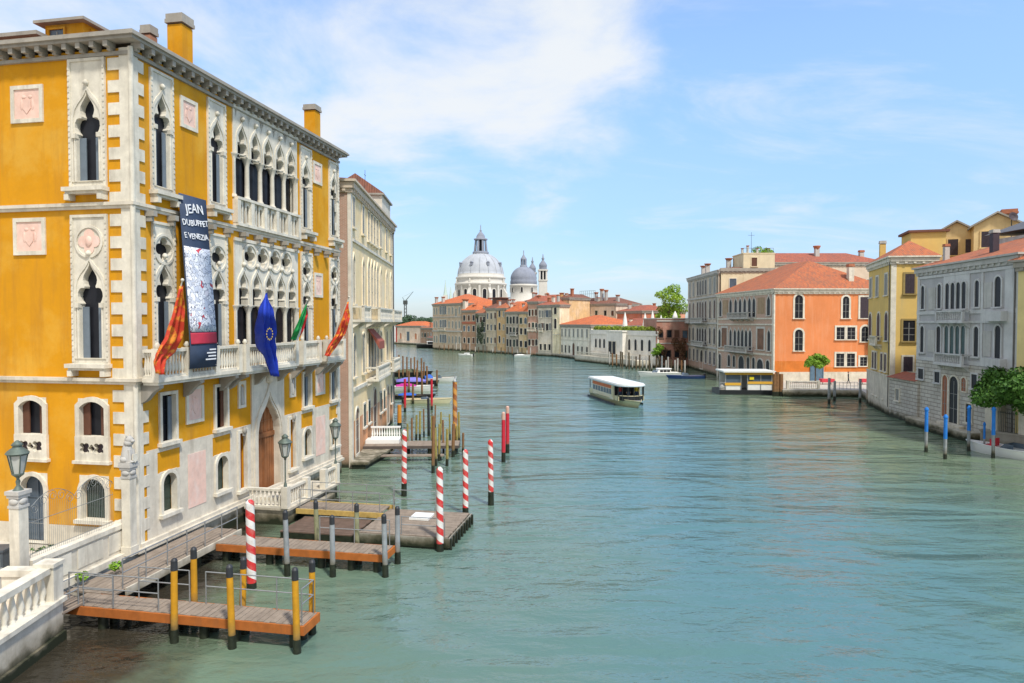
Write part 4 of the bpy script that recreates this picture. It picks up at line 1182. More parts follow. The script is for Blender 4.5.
gb(1.1, 4.5, 1.0, 1.0, 'rect', frame=M_greyband, muntin=False); gb(4.0, 4.4, .9, 1.0, 'rect', frame=M_greyband, muntin=False); gb(9.7, 4.4, .8, 1.2, 'rect', frame=M_greyband, muntin=False)
gb(5.3, 1.4, .85, 3.8, 'arch', frame=M_stone_clean, pane=plain('brick red door', (.33,.12,.06), .7), sill=False); gb(6.7, 1.0, 1.35, 4.2, 'arch', frame=M_stone_clean, pane=M_glass, sill=False); gb(8.2, 4.0, .7, 1.2, 'arch', frame=M_stone_clean, pane=_mats['brick red door'], sill=False)
gb(9.0, 1.4, .8, 1.6, 'rect', frame=M_stone_clean)
mb = MB()
mb.box(.3, 10.6, -1.15, -.13, -1.2, .62); mb.box(.3, 10.6, -1.22, -.13, .62, .74); mb.box(4.8, 8.4, -.62, -.14, .745, .98); mb.box(5.2, 8.0, -1.6, -1.225, -1.2, .38)
mb.build('water_steps', M_stone, H.t, H.face(0))
mb = MB(); mb.box(-.02, .6, -.06, -.004, 0, 14.5); mb.build('quoin', M_greyband, H.t, H.face(1))
chimney_mb(.42, 2.0, 0).build('chimney', [M_stone_grey, M_roof_cap], H.roof, H.face(0) @ Matrix.Translation((2.6, 1.2, 15.4)))
chimney_mb(.5, 2.3, 0).build('chimney', [M_shutter_dark, M_stone_grey], H.roof, H.face(0) @ Matrix.Translation((9.6, 1.3, 15.5)))

# -- ochre attic houses behind
M_attic = plaster('ochre attic render', (.72,.53,.26), (.42,.30,.16), .4, .5, .12, tide=False)
def gable_house(name, label, x0, x1, y, dep, zb, ze, zr, wins, skew=0):
    t = thing(name, label, 'house', (x0, y, 0), skew)
    w = (x1-x0)*.90; mb = MB(); mb.prism([(0,zb),(w,zb),(w,ze),(w*.5,zr),(0,ze)], 0, dep); mb.build('wall', M_attic, t)
    r = MB()
    sl_ = Vector((w*.5, 0, zr-ze)).normalized()
    L0 = Vector((0,-.4,ze))-sl_*.45; L1 = Vector((0,dep,ze))-sl_*.45
    R0 = Vector((w,-.4,ze))+Vector((sl_.x,0,-sl_.z))*.45; R1 = Vector((w,dep,ze))+Vector((sl_.x,0,-sl_.z))*.45
    T0 = Vector((w*.5,-.4,zr+.05)); T1 = Vector((w*.5,dep,zr+.05)); up = Vector((0,0,.2))
    roof_faces(r, [(L1+up,L0+up,T0+up,T1+up), (R0+up,R1+up,T1+up,T0+up)])
    r.add([L0,T0,R0,R0+up,T0+up,L0+up], [(0,1,4,5),(1,2,3,4)], None, 1); r.add([L1,L0,T0,T1,R0,R1], [(0,1,2,3),(3,2,4,5)], None, 1)
    r.add([L0,L1,L1+up,L0+up,R0,R1,R1+up,R0+up], [(0,3,2,1),(4,5,6,7)], None, 1)
    build_uv(r, 'roof', [M_roof_dark, M_cornice], t)
    for x, z, ww, hh in wins: window(t, I4, x, z, ww, hh, 'rect', frame=M_attic, pane=M_shutter_dark, t=.12, muntin=False, shutters=M_shutter_dark, open_=False)
    return t
d = 80.0
q = lambda px: (px-CX)/FPX*d
gable_house('attic_house', 'ochre gabled attic house with two dark shuttered windows behind the grey palace', q(936), q(971), d, 4.5, 8, zat(233, d), zat(223.5, d), [(q(949)-q(936), zat(256,d), 1.0, 1.85), (q(963.5)-q(936), zat(254,d), 1.0, 1.55)], -.5)
d = 76.0
t_ = gable_house('attic_house', 'taller ochre gabled attic house with a brick chimney and one dark shutter', q(972), q(1014), d, 5.5, 8, zat(226, d), zat(215, d), [(q(982)-q(972), zat(248,d), .85, 1.75)], -.5)
chimney_mb(1.3, 4.2, 0).build('chimney', [M_attic, M_roof_cap], t_, Matrix.Translation((q(1001)-q(972), .8, zat(216.5,d)-3.6)))
d = 62.0
t_ = thing('roof_terrace', 'dark roofed terrace room on the roof at the right edge', 'roof terrace', (q(1019), 60.5, 0), 0)
d = 60.5
mb = MB(); mb.box(0, 6, 0, 5, 9, zat(233, d)); mb.build('wall', M_greyband, t_)
mb = MB(); z0 = zat(228, d); mb.add([(-.6,-.5,z0),(6.6,-.5,z0),(6.6,5.5,z0),(-.6,5.5,z0),(2.5,2.5,z0+1.5)], [(0,1,4),(1,2,4),(2,3,4),(3,0,4),(3,2,1,0)])
mb.build('roof', plain('slate grey roof', (.12,.12,.13), .7, var=.15), t_)
mb = MB()
for xx in (-.3, 2, 4.3):
    mb = MB(); mb.box(xx, xx+.15, -.2, -.05, zat(233,d), z0); mb.build('post', M_iron_dark, t_)
# satellite dish
d = 74.0
t_ = thing('satellite_dish', 'dark round satellite dish on the ridge beside the brick chimney', 'satellite dish', (q(1010), d, zat(226, d)), 0)
mb = MB(); mb.lathe([(.02,0),(.25,.04),(.45,.14),(.5,.2),(.48,.2),(.2,.07)], (0,0,0), 14, Matrix.Translation((0,0,.95)) @ Matrix.Rotation(rad(75), 4, 'X')); mb.build('dish', M_shutter_dark, t_)
mb = MB(); mb.tube((0,.1,-2.5), (0,.1,.95), .05, .05); mb.build('mast', M_iron_dark, t_)
# -- yellow house at the right edge
d = 52.0
H = House('house', 'pale yellow house at the right edge partly hidden behind the clipped tree', 'house', [(38.75, 52.4), (41.2, 44.5), (52, 45), (52.6, 52.2)], 14.6, plaster('pale yellow render', (.74,.60,.27), (.5,.4,.22), .3, .4, tide=False), M_roof, 2.5, .45)
for z in (5.5, 9.6): H.row(0, (1.4, 4.2, 6.8), z, .95, 2.2, 'rect', frame=M_stone_clean, shutters=M_shutter_green, open_=False)
# ------------------------------------------------------------ the far bank, house by house
FR = random.Random(31)
def far_house(name, label, pxa, Ya, pxb, Yb, ztop, wallc, roof, rise=2.2, depth=13, floors=(), style='rect', shutter=None, frame=None, over=.4, ridge_in=.5, stain=(.3,.25,.2), amount=.45, cat='house', cols=None, along='auto', cornice=None, w=1.05, h=1.9, wallmat=None):
    A = Vector(atd(pxa, Ya)); B = Vector(atd(pxb, Yb))
    m = wallmat or plaster('render of '+label[:24], satu(wallc, 1.2, 1.12), satu(stain, 1.3), amount+.1, .5, .22, fade=satu(wallc, .8, 1.35))
    H = House(name, label, cat, fp_from(A, B, depth), ztop, m, roof, rise, over, ridge_in, along, cornice)
    H.L = (B-A).length
    if roof is not None and name == 'house':
        for _ in range(FR.randrange(1, 3)): H.chimney(FR.uniform(.6, max(.8, H.L-.6)), FR.uniform(.8, 2.4), ztop+.1, FR.uniform(.6, .85), FR.uniform(1.9, 3.0), FR.randrange(3), (M_stone_grey, M_stone_clean, M_roof_cap)[FR.randrange(3)])
    for z in floors:
        xs = cols or []
        if isinstance(cols, int): xs = [(i+.5)/cols for i in range(cols)]
        for i, f in enumerate(xs):
            rw = FR.random()
            pm = M_glass if rw < .62 else (M_glassblue if rw < .75 else (M_shutter_brown if rw < .88 else M_shutter_green))
            sh = shutter if (shutter and FR.random() < .7) else (M_shutter_green if FR.random() < .12 else None)
            H.win(0, f*H.L+FR.uniform(-.12,.12), z+FR.uniform(-.1,.1), w, h, style if FR.random() < .8 else 'arch', frame=frame or M_stone_clean, pane=pm, t=.16, muntin=False, shutters=sh, open_=FR.random() < .35)
    return H
def zr(py, px, Y): return zat(py, Y)

# brick garden wall and house next to the grey palace
M_redbrick = brickmat('purple red brick', (.46,.17,.11), (.34,.12,.09), (.48,.33,.25), .8, .6, (.20,.11,.09))
H = far_house('brick_house', 'reddish brick garden building covered in creeper between grey palace and white low palace', 656.5, 150.3, 689.5, 151.0, zat(319, 150), None, None, wallmat=M_redbrick, depth=10, floors=(2.2, 6.6), cols=4, h=1.6, frame=plain('dull brick frame', (.25,.14,.10), .9))
BRH = H.t
H.bar(0, 0, H.L, 10.2, 10.5, .15, M_stone_grey); H.bar(0, 0, H.L, 5.3, 5.5, .12, M_stone_grey)
mb = MB(); mb.box(-.05, H.L+.05, -.12, 10.1, 10.75, 10.95); mb.build('coping', M_stone_grey, H.t)

cl = [((rnd0.uniform(.3, H.L*.95), -.3, rnd0.uniform(1.5, 8.5)), (.9,.3,rnd0.uniform(.8,1.8))) for rnd0 in [random.Random(77)] for _ in range(9)]
M_creep = None
# low white palace with roof terrace
GW0, GW1 = Vector(atd(591, 177.5)), Vector(atd(657.5, 150.2))
M_istria = plaster('bright Istrian stone', (.80,.76,.68), (.45,.44,.41), .35, .5)
H = House('palace', 'long low single storey white stone palace with roof terrace and green hedge', 'palace', fp_from(GW0, GW1, 13), 7.55, M_istria)
GGL = (GW1-GW0).length
gk = dict(frame=M_istria, pane=M_glass, t=.2, muntin=False)
for f in (.09, .16, .23, .29): H.win(0, f*GGL, 3.6, .95, 2.3, 'arch', **gk)
for f in (.62, .71, .80, .90): H.win(0, f*GGL, 3.5, 1.0, 2.6, 'arch', **gk)
for f in (.36, .44): H.win(0, f*GGL, 1.6, 1.2, 3.6, 'rect', **gk)
mb = MB(); x0, x1 = .34*GGL, .585*GGL
mb.box(x0, x1, -1.3, -.004, -1, 7.75); mb.box(x0-.2, x1+.2, -1.5, -.004, 7.75, 8.0)
fr = mb.build('projecting_front', M_istria, H.t)
for f in (.40, .46): window(fr, TR(0,-1.3,0), f*GGL, 1.2, 1.5, 4.2, 'rect', frame=M_stone_clean, pane=M_glass, t=.15, muntin=False, sill=False)
mb = MB(); mb.box(-.1, GGL+.1, -.25, -.004, 7.0, 7.25); mb.box(-.1, GGL+.1, -.15, .3, 7.25, 8.1); mb.box(0, GGL, -.15, -.004, 2.6, 2.8); mb.build('parapet', M_istria, H.t)
mb = MB()
for i in range(12): mb.box(i*GGL/12+.15, i*GGL/12+GGL/12-.2, -.09, -.005, 2.85, 3.1)
mb.build('string_course', M_istria, H.t)
GUG = H
dirg = (GW1-GW0).normalized(); ng = Vector((-dirg.y, dirg.x))
mb = MB(); mb.box(-1, GGL-2, -4.2, -.3, -1, 1.5)
tt = thing('water_terrace', 'pale stone water terrace with balustrade before the low white palace', 'terrace', (GW0.x, GW0.y, 0), math.atan2(dirg.y, dirg.x))
mb.build('platform', M_stone, tt)
mb = MB(); baluster_row(mb, -.8, GGL-2.2, -4.0, 1.5, 1.0, 60, .09, None, 0, .12, 5); mb.build('balustrade', M_stone_clean, tt)

def leaf_mat(name, c1, c2, c3=None):
    if name in _mats: return _mats[name]
    m, t, b = nodes(name)
    col = mixc(t, ramp(t, noise(t, .45, 4, .6), .35, .65), c1, c2)
    col = mixc(t, ramp(t, noise(t, 5.0, 3, .7), .45, .75, 0, .6), col, c3 or sc(c2, 1.5))
    t.links.new(col, b.inputs['Base Color']); b.inputs['Roughness'].default_value = .6
    b.inputs['Specular IOR Level'].default_value = .25
    b.inputs['Subsurface Weight'].default_value = 0.0
    _mats[name] = m; return m
def leaves_mb(clumps, n, size, seed=1, flat=.0):
    """leaf-sized faces spread through ellipsoidal clumps [(centre, radii)]"""
    rnd = random.Random(seed); mb = MB()
    vol = [c[1][0]*c[1][1]*c[1][2] for c in clumps]; tot = sum(vol)
    for (c, r), v in zip(clumps, vol):
        k = max(8, int(n*v/tot))
        for _ in range(k):
            while True:
                p = Vector((rnd.uniform(-1,1), rnd.uniform(-1,1), rnd.uniform(-1,1)))
                if p.length <= 1: break
            if p.length > 0: p = p.normalized()*(p.length**.45)*rnd.uniform(.82, 1.06)
            q = Vector((c[0]+p.x*r[0], c[1]+p.y*r[1], c[2]+p.z*r[2]))
            s = size*rnd.uniform(.6, 1.35)
            nrm = (p+Vector((rnd.uniform(-.9,.9), rnd.uniform(-.9,.9), rnd.uniform(-.4,1.1)))).normalized()
            a = nrm.orthogonal().normalized(); b = nrm.cross(a); th = rnd.uniform(0, PI)
            a2 = a*math.cos(th)+b*math.sin(th); b2 = nrm.cross(a2)
            mb.add([q-a2*s, q-b2*s*.55, q+a2*s, q+b2*s*.55+nrm*s*.2], [(0,1,2,3)])
    return mb
def tree(label, x, y, z0, clumps, n, size, mats, trunk_h, r=.2, limbs=5, seed=3, name='tree', group=None, trunk_mat=None):
    t = thing(name, label, 'tree', (x, y, z0), 0, group)
    rnd = random.Random(seed); mb = MB()
    mb.tube((0,0,-.3), (0,0,trunk_h*.5), r*1.25, r, 9); mb.tube((0,0,trunk_h*.5), (rnd.uniform(-.1,.1),0,trunk_h), r, r*.8, 9)
    for (c, rr) in clumps[:limbs+3]:
        m = Vector(c)*.55 + Vector((0,0,trunk_h*.45)); mb.tube((0,0,trunk_h*.9), m, r*.6, r*.35, 6); mb.tube(m, c, r*.35, r*.1, 6)
    mb.build('trunk', trunk_mat or plain('bark', (.12,.09,.065), .9, var=.3), t)
    leaves_mb(clumps, n, size, seed).build('crown', mats, t)
    return t
M_leaf = leaf_mat('fresh green leaves', (.13,.27,.02), (.22,.38,.035), (.32,.48,.07))
M_leaf_dark = leaf_mat('dark green leaves', (.028,.09,.010), (.07,.16,.02), (.12,.23,.035))
M_hedge = leaf_mat('yellow green hedge', (.16,.26,.02), (.30,.34,.03), (.36,.32,.04))
leaves_mb(cl, 900, .2, 19).build('creeper', leaf_mat('reddish creeper', (.13,.055,.03), (.20,.09,.05), (.12,.13,.04)), BRH)
t_ = ATT[0]
leaves_mb([((7.6,2.2,.7),(1.1,1.0,.8)),((9.0,1.5,.5),(.9,.8,.6)),((9.6,3.0,.3),(1.2,1.2,.9)),((8.4,.6,-.2),(1.0,.4,.8))], 700, .17, 44).build('roof_plants', M_leaf, t_, Matrix.Translation((0,0,ATT[1])))
# terrace hedge and closed white parasols
for f0, f1 in ((.04, .46), (.50, .99)) :
    hl = (f1-f0)*GGL
    p = GW0+dirg*(f0*GGL)+ng*1.2
    t_ = thing('hedge', 'yellow green hedge on the %s half of the white palace roof terrace' % ('left' if f0 < .3 else 'right'), 'hedge', (p.x, p.y, 7.6), math.atan2(dirg.y, dirg.x))
    cl = [((hl*(i+.5)/12, -.6, .75+.12*math.sin(i*2.3)), (hl/15, .7, .75)) for i in range(12)]
    leaves_mb(cl, 2000, .22, 5).build('foliage', M_hedge, t_)
pl0 = None
for i, (px, label) in enumerate(((625, 'closed white parasol on the roof terrace, leftmost of the row'), (645, 'closed white parasol on the roof terrace, second from the left'), (652.5, 'closed white parasol on the roof terrace, third from the left and tallest'), (661, 'closed cream parasol on the roof terrace, fourth from the left'), (675, 'closed white parasol above the brick building, rightmost of the row'))):
    Y = 172-i*3.2
    X = (px-CX)/FPX*Y
    zb = 7.55 if i < 4 else 10.4
    zt = zat((312,313,310.5,315,311)[i], Y)
    if pl0 is None:
        pl0 = thing('parasol', label, 'parasol', (X, Y, zb), 0, 'closed parasols on the roof terrace')
        mb = MB(); mb.tube((0,0,0), (0,0,4.6), .06, .05, 6); mb.build('pole', M_iron_dark, pl0)
        mb = MB(); mb.lathe([(.42,1.3),(.5,1.6),(.42,2.4),(.26,3.6),(.09,4.5),(.03,4.75)], (0,0,0), 9); mb.build('canopy', plain('white canvas', (.76,.74,.69), .85, var=.06), pl0)
        o = pl0
    else:
        o = copy_tree(pl0); o.location = (X, Y, zb); o['label'] = label
    o.scale = (1.25, 1.25, (zt-zb)/4.75)
# bush by the water and the tree over the brick building
tree('small green bush overhanging the water beside the low white palace', *atd(657, 148.5), .9, [((0,0,2.9),(.9,.8,.9)),((.8,0,3.6),(.8,.7,.6)),((-.7,0,2.3),(.6,.6,.6)),((.3,-.3,4.1),(.5,.5,.5))], 700, .20, M_leaf, 2.0, .10, name='shrub')
x, y = atd(672, 190)
ck = []
rnd = random.Random(8)
for i in range(26):
    a = rnd.uniform(0, 2*PI); k = rnd.uniform(0, 1)**.6
    ck.append(((k*4.2*math.cos(a), k*4.2*math.sin(a), rnd.uniform(10.0, 18.6)-k*1.2), (rnd.uniform(1.2,2.2),)*2+(rnd.uniform(1.0,1.7),)))
tree('large bright green tree rising above the brick building', x, y, .9, ck, 6000, .27, leaf_mat('yellow green leaves', (.17,.31,.02), (.28,.42,.04), (.38,.50,.08)), 9, .45, 6)

# N1: white palace with the wide red roof
cols7 = [.08,.20,.33,.47,.61,.74,.89]
H = far_house('palace', 'white two storey palace with broad orange hipped roof and seven upper windows', 560, 198, 591, 178, zat(325, 188), (.72,.67,.57), M_roof_bright, 2.6, 14, ridge_in=.6, amount=.3)
for f in cols7: H.win(0, f*H.L, 6.0, .95, 2.2, 'rect', frame=M_stone_clean, pane=M_glass, t=.14, muntin=False, shutters=M_shutter_grey, open_=False)
for f in (.08,.20,.33,.61,.74,.89): H.win(0, f*H.L, 1.5, .95, 2.0, 'rect', frame=M_stone_clean, pane=M_glass, t=.14, muntin=False)
H.win(0, .47*H.L, .7, 1.4, 3.6, 'arch', frame=M_stone_clean, pane=M_shutter_brown, t=.2, muntin=False, sill=False)
H.bar(0, 0, H.L, 5.0, 5.2, .1, M_stone_clean)
# back row
H = far_house('house', 'long pale house with brown roof and railed roof terrace behind the white palace', 567, 226, 616, 210, zat(304.5, 218), (.66,.55,.44), M_roof_dark, 2.2, 12, floors=(12.0,), cols=[.1,.27,.45,.62,.79,.93], h=1.6, along='x', ridge_in=.4)
zt = H.top+2.0
rb = MB()
for i in range(9): rb.tube((2.5+i*.85, 3.5, zt-2), (2.5+i*.85, 3.5, zt+2.6), .05, .05, 4)
rb.box(2.3, 9.6, 3.3, 3.7, zt-.2, zt); rb.tube((2.5,3.5,zt+1.6), (9.3,3.5,zt+1.6), .05, .05, 4); rb.tube((2.5,3.5,zt+2.6), (9.3,3.5,zt+2.6), .05, .05, 4)
rb.build('roof_terrace', M_iron_dark, H.t)
for x, h_ in ((10.2, 3.6), (12.6, 4.6), (14.4, 4.2)): H.chimney(x, 3, H.top+.4, .8, h_, 1, M_stone_grey)
H = far_house('house', 'brick red house with dark roof behind the low white palace', 617, 208, 642, 195, zat(311.5, 202), (.46,.17,.11), M_roof_red, 1.8, 11, floors=(9.5,), cols=4, h=1.5, ridge_in=.4)
H = far_house('house', 'small reddish house with flat brown roof left of the big tree', 641, 205, 660, 198, zat(311, 200), (.52,.27,.19), M_roof_dark, 1.3, 10, floors=(9.6,), cols=3, h=1.4, ridge_in=.4)
H = far_house('house', 'low house whose red roof shows just behind the white terrace', 604, 190, 655, 169, zat(326, 180), (.45,.22,.15), M_roof_red, 1.9, 7, ridge_in=.3)
# pale yellow house with arched dark windows and its taller neighbour
H = far_house('house', 'narrow cream house with two tall dark arched windows beside the white palace', 552.6, 199.6, 559.6, 197.4, zat(305, 198), (.74,.64,.46), M_roof, .9, 4.0, ridge_in=.4)
for z, hh in ((8.2, 2.9), (12.4, 2.0)): H.win(0, .40*H.L, z, 1.0, hh, 'arch', frame=M_stone_clean, pane=M_glass, t=.16, muntin=False)
H.bar(0, 0, H.L, 6.4, 6.6, .1, M_stone_clean)
H = far_house('house', 'tall ochre house with chimneys set back behind the cream house', 559, 214, 569, 211, zat(298, 212), (.66,.46,.27), M_roof_dark, 1.2, 10, floors=(13.2,), cols=2, w=.9, h=1.5, ridge_in=.3)
H.chimney(.8, .4, H.top-1.5, .9, 3.2, 1, plaster('ochre chimney', (.70,.46,.20), tide=False)); H.chimney(2.6, .6, H.top-1.5, .7, 3.0, 0, M_stone_clean)
H = far_house('house', 'pale beige four storey house with grey shutters and reddish roof', 538, 204.2, 552.6, 199.8, zat(305.5, 202), (.60,.53,.44), M_roof_red, 1.4, 6, floors=(7.6, 11.4), cols=[.14,.32,.62,.84], shutter=M_shutter_grey, h=2.1, ridge_in=.45)
H.balcony(0, .6, 2.4, 7.4, .6)
for f in (.2,.5,.8): H.win(0, f*H.L, 1.8, .9, 1.8, 'rect', frame=M_stone_clean, muntin=False)
H = far_house('house', 'tall pinkish brown house with balcony and greenery at its windows', 528, 207.2, 538, 204.4, zat(302, 206), (.50,.30,.23), M_roof_red, 1.9, 13, floors=(3.0, 8.0, 12.0), cols=3, w=.9, amount=.6, ridge_in=.4)
H.balcony(0, .2, H.L-.3, 7.5, .8)
# behind: the reddish roofs at the foot of the small dome
H = far_house('house', 'house with dark red roof and chimneys in the second row below the bell tower', 526, 232, 559, 222, zat(300.5, 226), (.52,.36,.26), M_roof_red, 2.0, 12, floors=(12.6,), cols=8, h=1.4, ridge_in=.4)
H.chimney(2.5, 2, H.top, .9, 2.8, 1, M_stone_grey); H.chimney(7.5, 2, H.top, .9, 2.4, 0, M_stone_clean)
H = far_house('house', 'ochre yellow house with dark window recess and green awning', 519, 211, 528, 207.4, zat(312, 209), (.56,.42,.26), M_roof_bright, 2.6, 13, floors=(2.4, 6.2, 9.6), cols=2, w=1.2, ridge_in=.4)
H = far_house('house', 'grey house with dark columned windows under a bright orange roof', 506, 217.4, 519, 211.3, zat(312, 214), (.42,.37,.31), M_roof_bright, 3.0, 13, floors=(2.4, 6.2, 9.6), cols=4, w=1.2, h=2.3, amount=.6, ridge_in=.4)
H.balcony(0, 2.6, H.L-.8, 6.0, .8, M_stone_grey)
H = far_house('house', 'narrow yellow ochre house with a column of three dark windows', 497, 221.6, 506, 217.6, zat(308.5, 219), (.56,.39,.22), M_roof, 1.8, 13, ridge_in=.4)
for z in (3.4, 7.6, 11.8): H.win(0, .30*H.L, z, 1.0, 2.3, 'arch', frame=M_stone_clean, pane=M_glass, t=.16, muntin=False)
for z in (3.4, 7.6, 11.8): H.win(0, .75*H.L, z, .8, 1.7, 'rect', frame=M_stone_clean, pane=M_shutter_grey, t=.12, muntin=False)
H = far_house('house', 'pale greyish beige house with small shuttered windows and dark roof rooms', 486, 227, 497, 221.8, zat(308.5, 224), (.50,.43,.33), M_roof_dark, 1.8, 13, floors=(3.2, 7.4, 11.2), cols=3, w=.9, amount=.5, ridge_in=.4)
mb = MB(); mb.box(-1.5, 3.0, 2.5, 6, -1.5, 2.4); a_ = mb.build('roof_room', plain('dark brown roof room', (.13,.075,.06), .9), H.roof, Matrix.Translation((1.5, 0, H.top+1.0)))
mb = MB(); mb.box(-1.9, 3.4, 2.1, 6.4, 2.4, 2.7); mb.build('roof_slab', M_roof_dark, a_)
H = far_house('house', 'grey green house with loggia and climbing plants on its front', 476, 232, 486, 227.2, zat(313.5, 229), (.30,.29,.24), M_roof, 2.4, 13, floors=(2.8, 6.6, 10.0), cols=3, w=1.2, amount=.6, ridge_in=.4)
cl = [((rnd.uniform(.5, H.L-.5), -.25, rnd.uniform(3.5, 12.5)), (.8,.25,1.0)) for _ in range(12)]
leaves_mb(cl, 900, .22, 9).build('creeper', leaf_mat('grey green creeper', (.05,.085,.05), (.10,.13,.08)), H.t)
H = far_house('house', 'reddish brown house with orange roof and white chimney next to the big corner palace', 462.3, 238.8, 476, 232.2, zat(310.5, 235), (.42,.27,.19), M_roof_bright, 3.0, 13, floors=(2.8, 7.0, 10.6), cols=3, w=1.3, amount=.5, ridge_in=.45)
H.bar(0, 0, H.L, 9.6, 10.1, .2, plain('red band', (.45,.13,.07), .9)); H.chimney(.8, .8, H.top, 1.4, 4.0, 1, M_stone_clean)
H = far_house('palace', 'tall beige corner palace with red roof at the bend of the canal', 432.8, 257, 462, 239, zat(304, 248), (.52,.41,.31), M_roof_bright, 3.6, 17, amount=.4, cat='palace', ridge_in=.55)
H1 = H
for z in (2.6, 8.0, 13.0):
    for f in (.06, .15, .58, .70, .92): H.win(0, f*H.L, z, 1.0, 2.5, 'arch', frame=M_stone_clean, pane=M_shutter_grey, t=.2, muntin=False)
    for f in (.28, .34, .40, .46): H.win(0, f*H.L, z, 1.15, 3.0, 'arch', frame=M_stone_clean, pane=M_glassblue, t=.25, muntin=False)
for f in (.81,): 
    for z in (2.4, 7.6, 12.2): H.win(0, f*H.L, z, 1.2, 2.8, 'arch', frame=M_stone_clean, pane=M_shutter_grey, t=.2, muntin=False)
H.bar(0, 0, H.L, 6.6, 7.1, .4, M_stone_grey); H.bar(0, 0, H.L, 11.8, 12.1, .25, M_stone_grey)
H.balcony(0, .24*H.L, .5*H.L, 7.2, .9)
for k in range(4): H.win(3, 3+k*3.4, 8, 1.0, 2.4, 'arch', frame=M_stone_clean, t=.2, muntin=False); H.win(3, 3+k*3.4, 13, 1.0, 2.4, 'arch', frame=M_stone_clean, t=.2, muntin=False)
for x, y in ((1.2, 1), (6, 1.2), (2, 9)): H.chimney(x, y, H.top, .9, 2.8, 1, M_stone_grey)
H = far_house('house', 'brown rooftops clustered in front of the great dome', 470, 262, 500, 250, zat(305.5, 255), (.40,.24,.17), M_roof_dark, 1.8, 12, floors=(14.2,), cols=7, h=1.5, ridge_in=.3)
H.chimney(4, 2, H.top, 1.0, 2.6, 0, M_stone_clean); H.chimney(8, 3, H.top, 1.0, 3.0, 1, M_stone_grey)
H = far_house('house', 'cream house with red roof wedged between the two domes', 500, 262, 532, 250, zat(307, 255), (.62,.50,.36), M_roof_bright, 2.2, 12, floors=(13.6,), cols=7, h=1.5, ridge_in=.3)

# the bend of the canal, far left
H = far_house('palace', 'low pale pink and white building with red roof closing the canal at far left', 396, 317.5, 421, 303, zat(326.0, 310), (.70,.56,.46), M_roof_bright, 2.0, 12, amount=.4, ridge_in=.4, cat='building')
for f in (.2, .8): H.win(0, f*H.L, 2.4, 1.6, 2.8, 'arch', frame=M_stone_clean, pane=plain('brick orange panel', (.55,.22,.12), .9), t=.2, muntin=False)
H.win(0, .5*H.L, 1.6, 2.2, 4.2, 'rect', frame=M_stone_clean, pane=M_glassblue, t=.25, muntin=False)
mb = MB(); mb.box(-.05, .9, -.12, -.004, .9, zat(326,310)); mb.build('red_pilaster', plain('red pilaster', (.50,.06,.04), .8), H.t)
H = far_house('house', 'dark brown low house between far pink building and corner palace', 421, 302, 432.6, 291, zat(328, 297), (.33,.22,.16), M_roof, 1.6, 12, floors=(3.6,), cols=4, amount=.5, ridge_in=.4)
H = far_house('house', 'second low brick house beside the corner palace by the water', 427, 285, 434, 270, zat(338, 280), (.36,.20,.15), M_roof_dark, 1.5, 9, floors=(1.6,), cols=4, amount=.5, ridge_in=.4, h=1.2)
for i, (px, Y, h) in enumerate(((400.5, 372, 14.6), (409, 380, 15.2), (418.5, 376, 13.8), (427, 384, 14.0))):
    x, y = atd(px, Y); rnd = random.Random(20+i)
    tree('rounded dark tree above the far roofs, %s' % ('leftmost', 'second from left', 'third from left', 'rightmost')[i], x, y, .9, [((rnd.uniform(-2.2,2.2), rnd.uniform(-2,2), rnd.uniform(8, h-3.0)), (2.0,2.0,1.6)) for _ in range(9)], 1400, .42, leaf_mat('bluish far leaves', (.05,.10,.06), (.08,.14,.07), (.12,.18,.10)), 7, .3, 4, 30+i, group='trees beyond the far roofs')
# tower crane
x, y = atd(405.5, 470)
t_ = thing('crane', 'dark slewing crane standing beyond the far left roofs', 'crane', (x, y, .9), 0)
mb = MB(); zt = zat(305, 470)
for sx in (-.8, .8):
    for sy in (-.8, .8): mb.tube((sx, sy, 0), (sx*.9, sy*.9, zt), .2, .18, 5)
for i in range(9):
    z = zt*i/9; mb.tube((-.8,-.8,z), (.8,-.8,z+zt/9), .12, .12, 4); mb.tube((.8,.8,z), (-.8,.8,z+zt/9), .12, .12, 4)
mb.build('mast', M_iron_dark, t_)
mb = MB(); mb.box(-1.4, 1.4, -1.2, 1.2, zt-.5, zt+2.2); mb.build('cab', M_iron_dark, t_)
mb = MB(); tip = Vector((atd(413.5,470)[0]-x, 0, zat(291.5, 470)-.9))
for s in (-.45, .45): mb.tube((0, s, zt+1.8), tip, .22, .12, 5)
for i in range(7):
    a = Vector((0,-.45,zt+1.8)).lerp(tip, i/7); b = Vector((0,.45,zt+1.8)).lerp(tip, (i+1)/7); mb.tube(a, b, .1, .1, 4)
mb.tube((-.5,0,zt+1.8), (-2.0,0,zt+4.4), .2, .15, 5); mb.tube((-2.0,0,zt+4.4), tip, .05, .05, 4)
mb.build('jib', M_iron_dark, t_)

# ------------------------------------------------------------ the domed church
M_church = plaster('church stone', (.60,.57,.51), (.38,.36,.32), .35, .18, .10, tide=False)
M_lead = plaster('pale lead sheet', (.43,.45,.48), (.25,.27,.30), .55, .2, .10, tide=False, streak=(.5,.5,.05))
M_lead_dark = plaster('dark lead sheet', (.25,.27,.32), (.14,.15,.19), .5, .2, .12, tide=False, streak=(.5,.5,.05))
D1 = 420.0; x1, y1 = atd(480.8, D1); q1 = FPX/D1
ch = thing('domed_church', 'great white domed church with two grey domes and twin bell towers above the rooftops', 'church', (x1, y1, .9), 0)
Z = lambda py, d=D1: zat(py, d)-.9
mb = MB()
R1 = 22.6/q1
mb.lathe([(R1*1.32,0),(R1*1.32,Z(303)),(R1*1.30,Z(301)),(R1*1.12,Z(300.5))], (0,0,0), 8, None, 0, False, 1, PI/8)
mb.build('body', M_church, ch)
